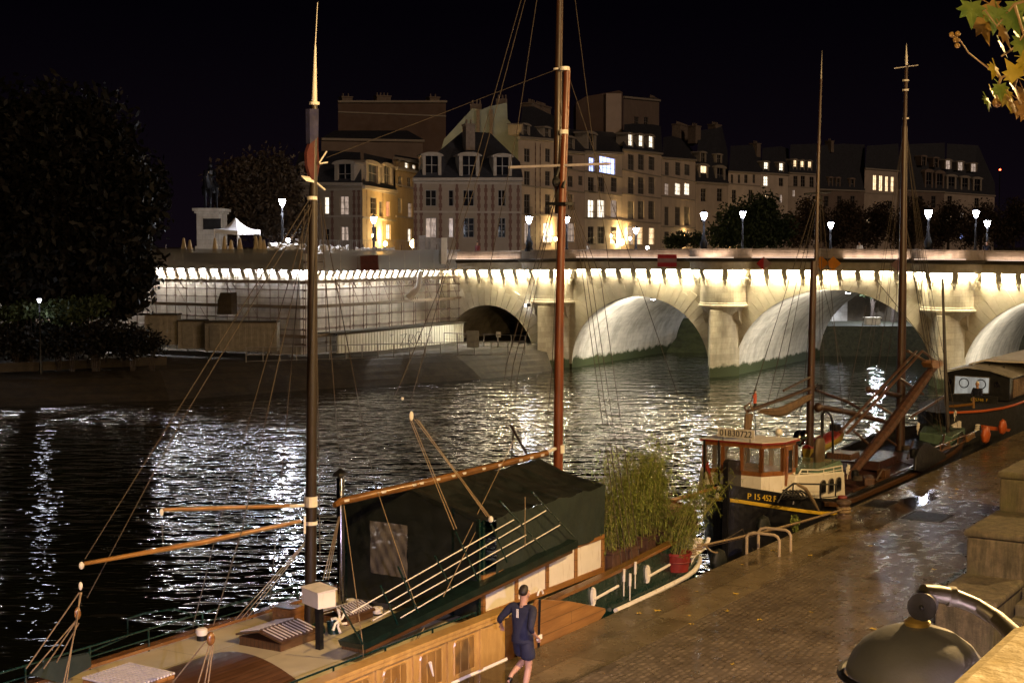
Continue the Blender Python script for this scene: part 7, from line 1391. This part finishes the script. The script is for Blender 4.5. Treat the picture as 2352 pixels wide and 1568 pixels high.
# ensign at the stern and rigging of this barge
m = QB(); m.tube([tuple(onb(px, py, 2.6)) for px, py in ((1621, 1070), (1640, 1118))], .015, 5); m.prism([tuple(onb(px, py, 2.62)) for px, py in ((1623, 1072), (1627, 1060), (1634, 1095), (1634, 1112), (1629, 1098))], (0, .03, 0)); part('ensign', m, MAT['redp'], b2, 'limp red flag at the stern')
for px in (1651, 1618): m = QB(); m.tube([tuple(onb(px, 1010, 2.9)), tuple(onb(px, 1130 if px > 1640 else 1100, 2.9))], .03, 6); part('awning_post', m, MAT['iron'], b2)
for s in [[(1878, 450, 2.2), (1760, 940, 2.6), (1740, 985, 3.2)], [(1880, 450, 2.2), (1800, 860, 3.6), (1770, 960, 4.2)], [(1882, 450, 2.2), (1846, 900, 3.6), (1830, 1000, 4.2)], [(1876, 445, 2.2), (1718, 945, 2.25)], [(1886, 450, 2.2), (1912, 700, 2.0), (1940, 990, 1.0)], [(1884, 460, 2.2), (1893, 900, 2.2), (1886, 1020, 1.4)],
          [(2078, 290, 2.45), (2040, 700, 3.2), (1985, 1020, 4.4)], [(2078, 290, 2.45), (2058, 700, 3.2), (2010, 1000, 4.4)], [(2080, 290, 2.45), (2120, 700, 2), (2165, 1000, .7)], [(2080, 290, 2.45), (2130, 640, 2), (2180, 990, .7)], [(2080, 290, 2.45), (2145, 700, 2), (2200, 980, .7)], [(2078, 300, 2.45), (1990, 880, 3.4), (1930, 1010, 4.3)], [(2076, 300, 2.45), (2160, 860, 2.0)], [(1990, 700, 2.45), (1935, 985, 2.45)], [(2010, 640, 2.4), (2165, 832, 1.8)]]: rope('stay', s, .010, 'rope_dark', b2, 4)
m = QB(); m.tube([tuple(onb(2165, 640, 2.2)), tuple(onb(2172, 860, 1.9)), tuple(onb(2178, 1005, 1.4))], [.05, .07, .08], 8); part('samson_pole', m, MAT['mast_dark'], b2, smooth=True)
# cut out lookout figure on a pole above the boom
lf = onb(1736, 915, 2.3); t = thing('lookout_figure', 'small painted sailor in an orange coat with a telescope above the boom', 'painted figure', QM, tuple(lf)); k_ = .0128
def fp(pts, col, nm, th=.03): m = QB(); m.prism([(lf.x + x * k_, 2.3, lf.z + y * k_) for x, y in pts], (0, th, 0)); part(nm, m, col, t)
fp([(-7, -10), (5, -10), (5, 6), (3, 11), (-3, 12), (-5, 8), (-9, 6), (-13, 10), (-14, 8), (-9, 2), (-6, 2)], M('orange_coat_paint', (.45, .07, .02), .6), 'coat'); fp([(-6, -10.3), (-1, -10.3), (-2, -26), (-6, -26)], MAT['black'], 'leg'); fp([(0, -10.3), (5, -10.3), (6, -25), (2, -25)], MAT['black'], 'leg')
fp([(-4, 12.3), (2, 12.3), (3, 16), (-4, 16)], SKIN, 'face'); fp([(-6, 16.3), (4, 16.3), (3, 20), (-3, 20)], MAT['iron'], 'hat'); fp([(-5, 12.5), (-5, 14.5), (-30, 15), (-30, 12)], MAT['iron'], 'telescope', .025); m = QB(); m.tube([(lf.x - .03, 2.32, lf.z - 26 * k_), tuple(onb(1736, 1000, 2.3))], .015, 5); part('pole', m, MAT['iron'], t)
# round dark green fenders in the gap by the quay
for k, (px, py, r) in enumerate(((1753, 1207, .27), (1650, 1288, .30))): m = QB(); c = onb(px, py, .25); m.lathe(c, [(.02, -r), (r * .7, -r * .75), (r, 0), (r * .7, r * .75), (.02, r)], 16, (1, .6)); single('round_fender', m, MAT['tarp'], ('big round dark green fender by the yellow stripe of the black barge', 'big round dark green fender just below the white bow bollards')[k], 'fender', 'round fenders', smooth=True)

# ================================================================ the dark houseboat with the lit window, far right
HA = 39.0; hb = thing('houseboat', 'dark houseboat at the right edge with a grey lit window and slatted roof', 'houseboat', QM, (HA + 8, 3, 0))
H = lambda px, py, a=HA: ona(px, py, a)
tl_, tr_, bl_, br_ = H(2173, 855), H(2320, 869), H(2175, 925), H(2320, 921); bN, bF = tr_.y, tl_.y; zb = br_.z; zt_ = tr_.z; zm = H(2235, 846).z
front = [(HA, bN, zb), (HA, bF, zb), (HA, bF, tl_.z), (HA, bF - (bF - bN) * .35, zm), (HA, bF - (bF - bN) * .7, zm - .08), (HA, bN, zt_)]
m = QB(); m.prism(front, (14, 0, 0)); part('cabin', m, MAT['black'], hb)
m = QB(); rl = [(bF + .15, tl_.z + .02), (bF - (bF - bN) * .35, zm + .02), (bF - (bF - bN) * .7, zm - .06), (bN - .15, zt_ + .02)]
for k in range(40): a0 = HA - .2 + k * .36; m.prism([(a0, b, z) for b, z in rl] + [(a0, b, z + .05) for b, z in rl[::-1]], (.30, 0, 0))
part('slatted_roof', m, M('silvery_roof_slats', (.34, .32, .28), .45), hb)
W_ = [H(px, py) for px, py in ((2194, 862), (2274, 867), (2272, 903), (2192, 904))]; m = QB(); m.prism([(HA - .03, p.y, p.z) for p in W_], (.02, 0, 0)); hw = part('lit_window', m, litwin('grey_lit_cabin', (.36, .35, .31), (.15, .14, .125), .42, .8), hb, 'large grey lit window')
m = QB()
for a, b in zip(W_, W_[1:] + W_[:1]): m.tube([(HA - .05, a.y, a.z), (HA - .05, b.y, b.z)], .025, 4)
part('window_frame', m, MAT['steel'], hw)
for px, py, r in ((2215, 879, .19), (2254, 882, .19)): m = QB(); c = H(px, py); m.tube([(HA - .055, c.y + r * math.cos(q), c.z + r * math.sin(q)) for q in np.linspace(0, 6.29, 20)], .022, 5); part('porthole_ring', m, MAT['iron'], hw)
for px, py in ((2180, 876), (2290, 884)): m = QB(); c = H(px, py); m.tube([(HA - .04, c.y, c.z), (HA - .01, c.y, c.z)], .13, 14); part('porthole', m, MAT['chrome'], hb)
m = QB(); m.box(HA + .5, bN - .03, zb + .1, HA + 12, bN - .005, zt_ - .1); lat = part('lattice_side', m, M('brown_lattice', (.08, .05, .03), .7), hb)
m = QB()
for k in range(40): m.box(HA + .5 + k * .29, bN - .05, zb + .1, HA + .56 + k * .29, bN - .031, zt_ - .1)
for k in range(12): z = zb + .12 + (zt_ - zb - .25) * k / 11; m.box(HA + .5, bN - .056, z, HA + 12, bN - .051, z + .03)
part('lattice_bars', m, M('pale_lattice', (.22, .15, .09), .7), lat)
m = QB(); can = [H(px, py, HA + 1.5) for px, py in ((2226, 838), (2262, 829), (2300, 832), (2420, 836))]
m.prism([(HA + 1.5, p.y, p.z) for p in can] + [(HA + 1.5, p.y, p.z + .07) for p in can[::-1]], (9, 0, 0)); part('canopy', m, MAT['offwhite'], hb, 'pale raised canopy')
m = QB(); [m.tube([(HA + 1.6, H(px, 845, HA + 1.6).y, H(px, 835, HA + 1.6).z), (HA + 1.6, H(px, 845, HA + 1.6).y, H(px, 852, HA + 1.6).z - .2)], .03, 5) for px in (2231, 2272, 2306)]; part('canopy_post', m, MAT['iron'], hb)
m = QB(); hs = [HA - 5.2, HA - 5, HA - 4, HA - 2.5, HA - 1, HA + 4, HA + 14]; 
def wh(a): return (bF - bN) / 2 + .45 if a > HA - 1 else ((bF - bN) / 2 + .45) * math.sqrt(max(.004, 1 - ((HA - 1 - a) / 4.25) ** 2))
bc = (bF + bN) / 2; rows = [[(a, bc - wh(a), zb - .05), (a, bc - wh(a) * .97, 1.2), (a, bc - wh(a) * .85, .2), (a, bc - wh(a) * .7, -.6)] for a in hs]
for A, B in zip(rows, rows[1:]):
    f = lambda p: (p[0], 2 * bc - p[1], p[2])
    for j in range(3): m.quad(A[j], B[j], B[j + 1], A[j + 1]); m.quad(f(A[j]), f(A[j + 1]), f(B[j + 1]), f(B[j]))
    m.quad(A[0], B[0], f(B[0]), f(A[0]))
part('hull', m, MAT['blackdull'], hb, smooth=False)
m = QB(); m.tube([(a, bc - wh(a) - .03, zb - .02) for a in hs], .05, 6); part('orange_gunwale', m, MAT['orange'], hb)
p_, q_ = H(2192, 905), H(2286, 905); m = QB(); m.box(HA - .82, q_.y - .3, zb - .1, HA - .72, p_.y, q_.z - .02); part('cockpit_coaming', m, MAT['blackdull'], hb)
m = QB(); vs, fs = text_mesh('015748  F', .17, .004); c = H(2262, 913); mt = Matrix.Translation((HA - .83, c.y, c.z - .02)) @ Matrix.Rotation(R(-90), 4, 'Z') @ Matrix.Rotation(R(90), 4, 'X'); m.add([mt @ v for v in vs], fs); part('hull_number', m, MAT['yellow'], hb)
m = QB(); m.tube([tuple(H(2178, 934, HA - 3)), tuple(H(2236, 928, HA - 3))], .06, 8); m.tube([tuple(H(2236, 912, HA - 2.9)), tuple(H(2236, 938, HA - 2.9))], .05, 6); part('windlass_bar', m, MAT['spar'], hb)
p = H(2247, 905, HA - .35); wm_ = QM @ Vector((HA - .42, p.y, p.z - 1.12)); person('white haired man in dark clothes by the grey lit houseboat window', tuple(wm_), R(-33 + 160), dict(lw=(-.10, .30, 1.02), le=(-.24, .10, 1.12), rw=(.10, .30, 1.02), re=(.24, .10, 1.12)), MAT['cobalt'], MAT['cobalt'], hair=MAT['white'], sleeves='long', shorts=False, scale=.95)
for k, (px, py, r) in enumerate(((2264, 998, .33), (2303, 980, .30))): m = QB(); c = onb(px, py, -.02); m.lathe(c, [(.02, -r), (r * .7, -r * .72), (r, 0), (r * .7, r * .72), (.02, r)], 18, (1, .5)); single('orange_buoy', m, MAT['orange'], ('larger orange buoy between the quay and the bow of the black barge', 'smaller red orange buoy farther along beside the orange plank')[k], 'buoy', 'orange buoys by the quay', smooth=True)
m = QB(); m.prism([tuple(onb(px, py, .15)) for px, py in ((2259, 976), (2322, 985), (2318, 991), (2260, 986))], (0, .08, 0)); single('orange_plank', m, MAT['orange'], 'long orange fender plank along the quay edge beyond the black barge', 'plank')
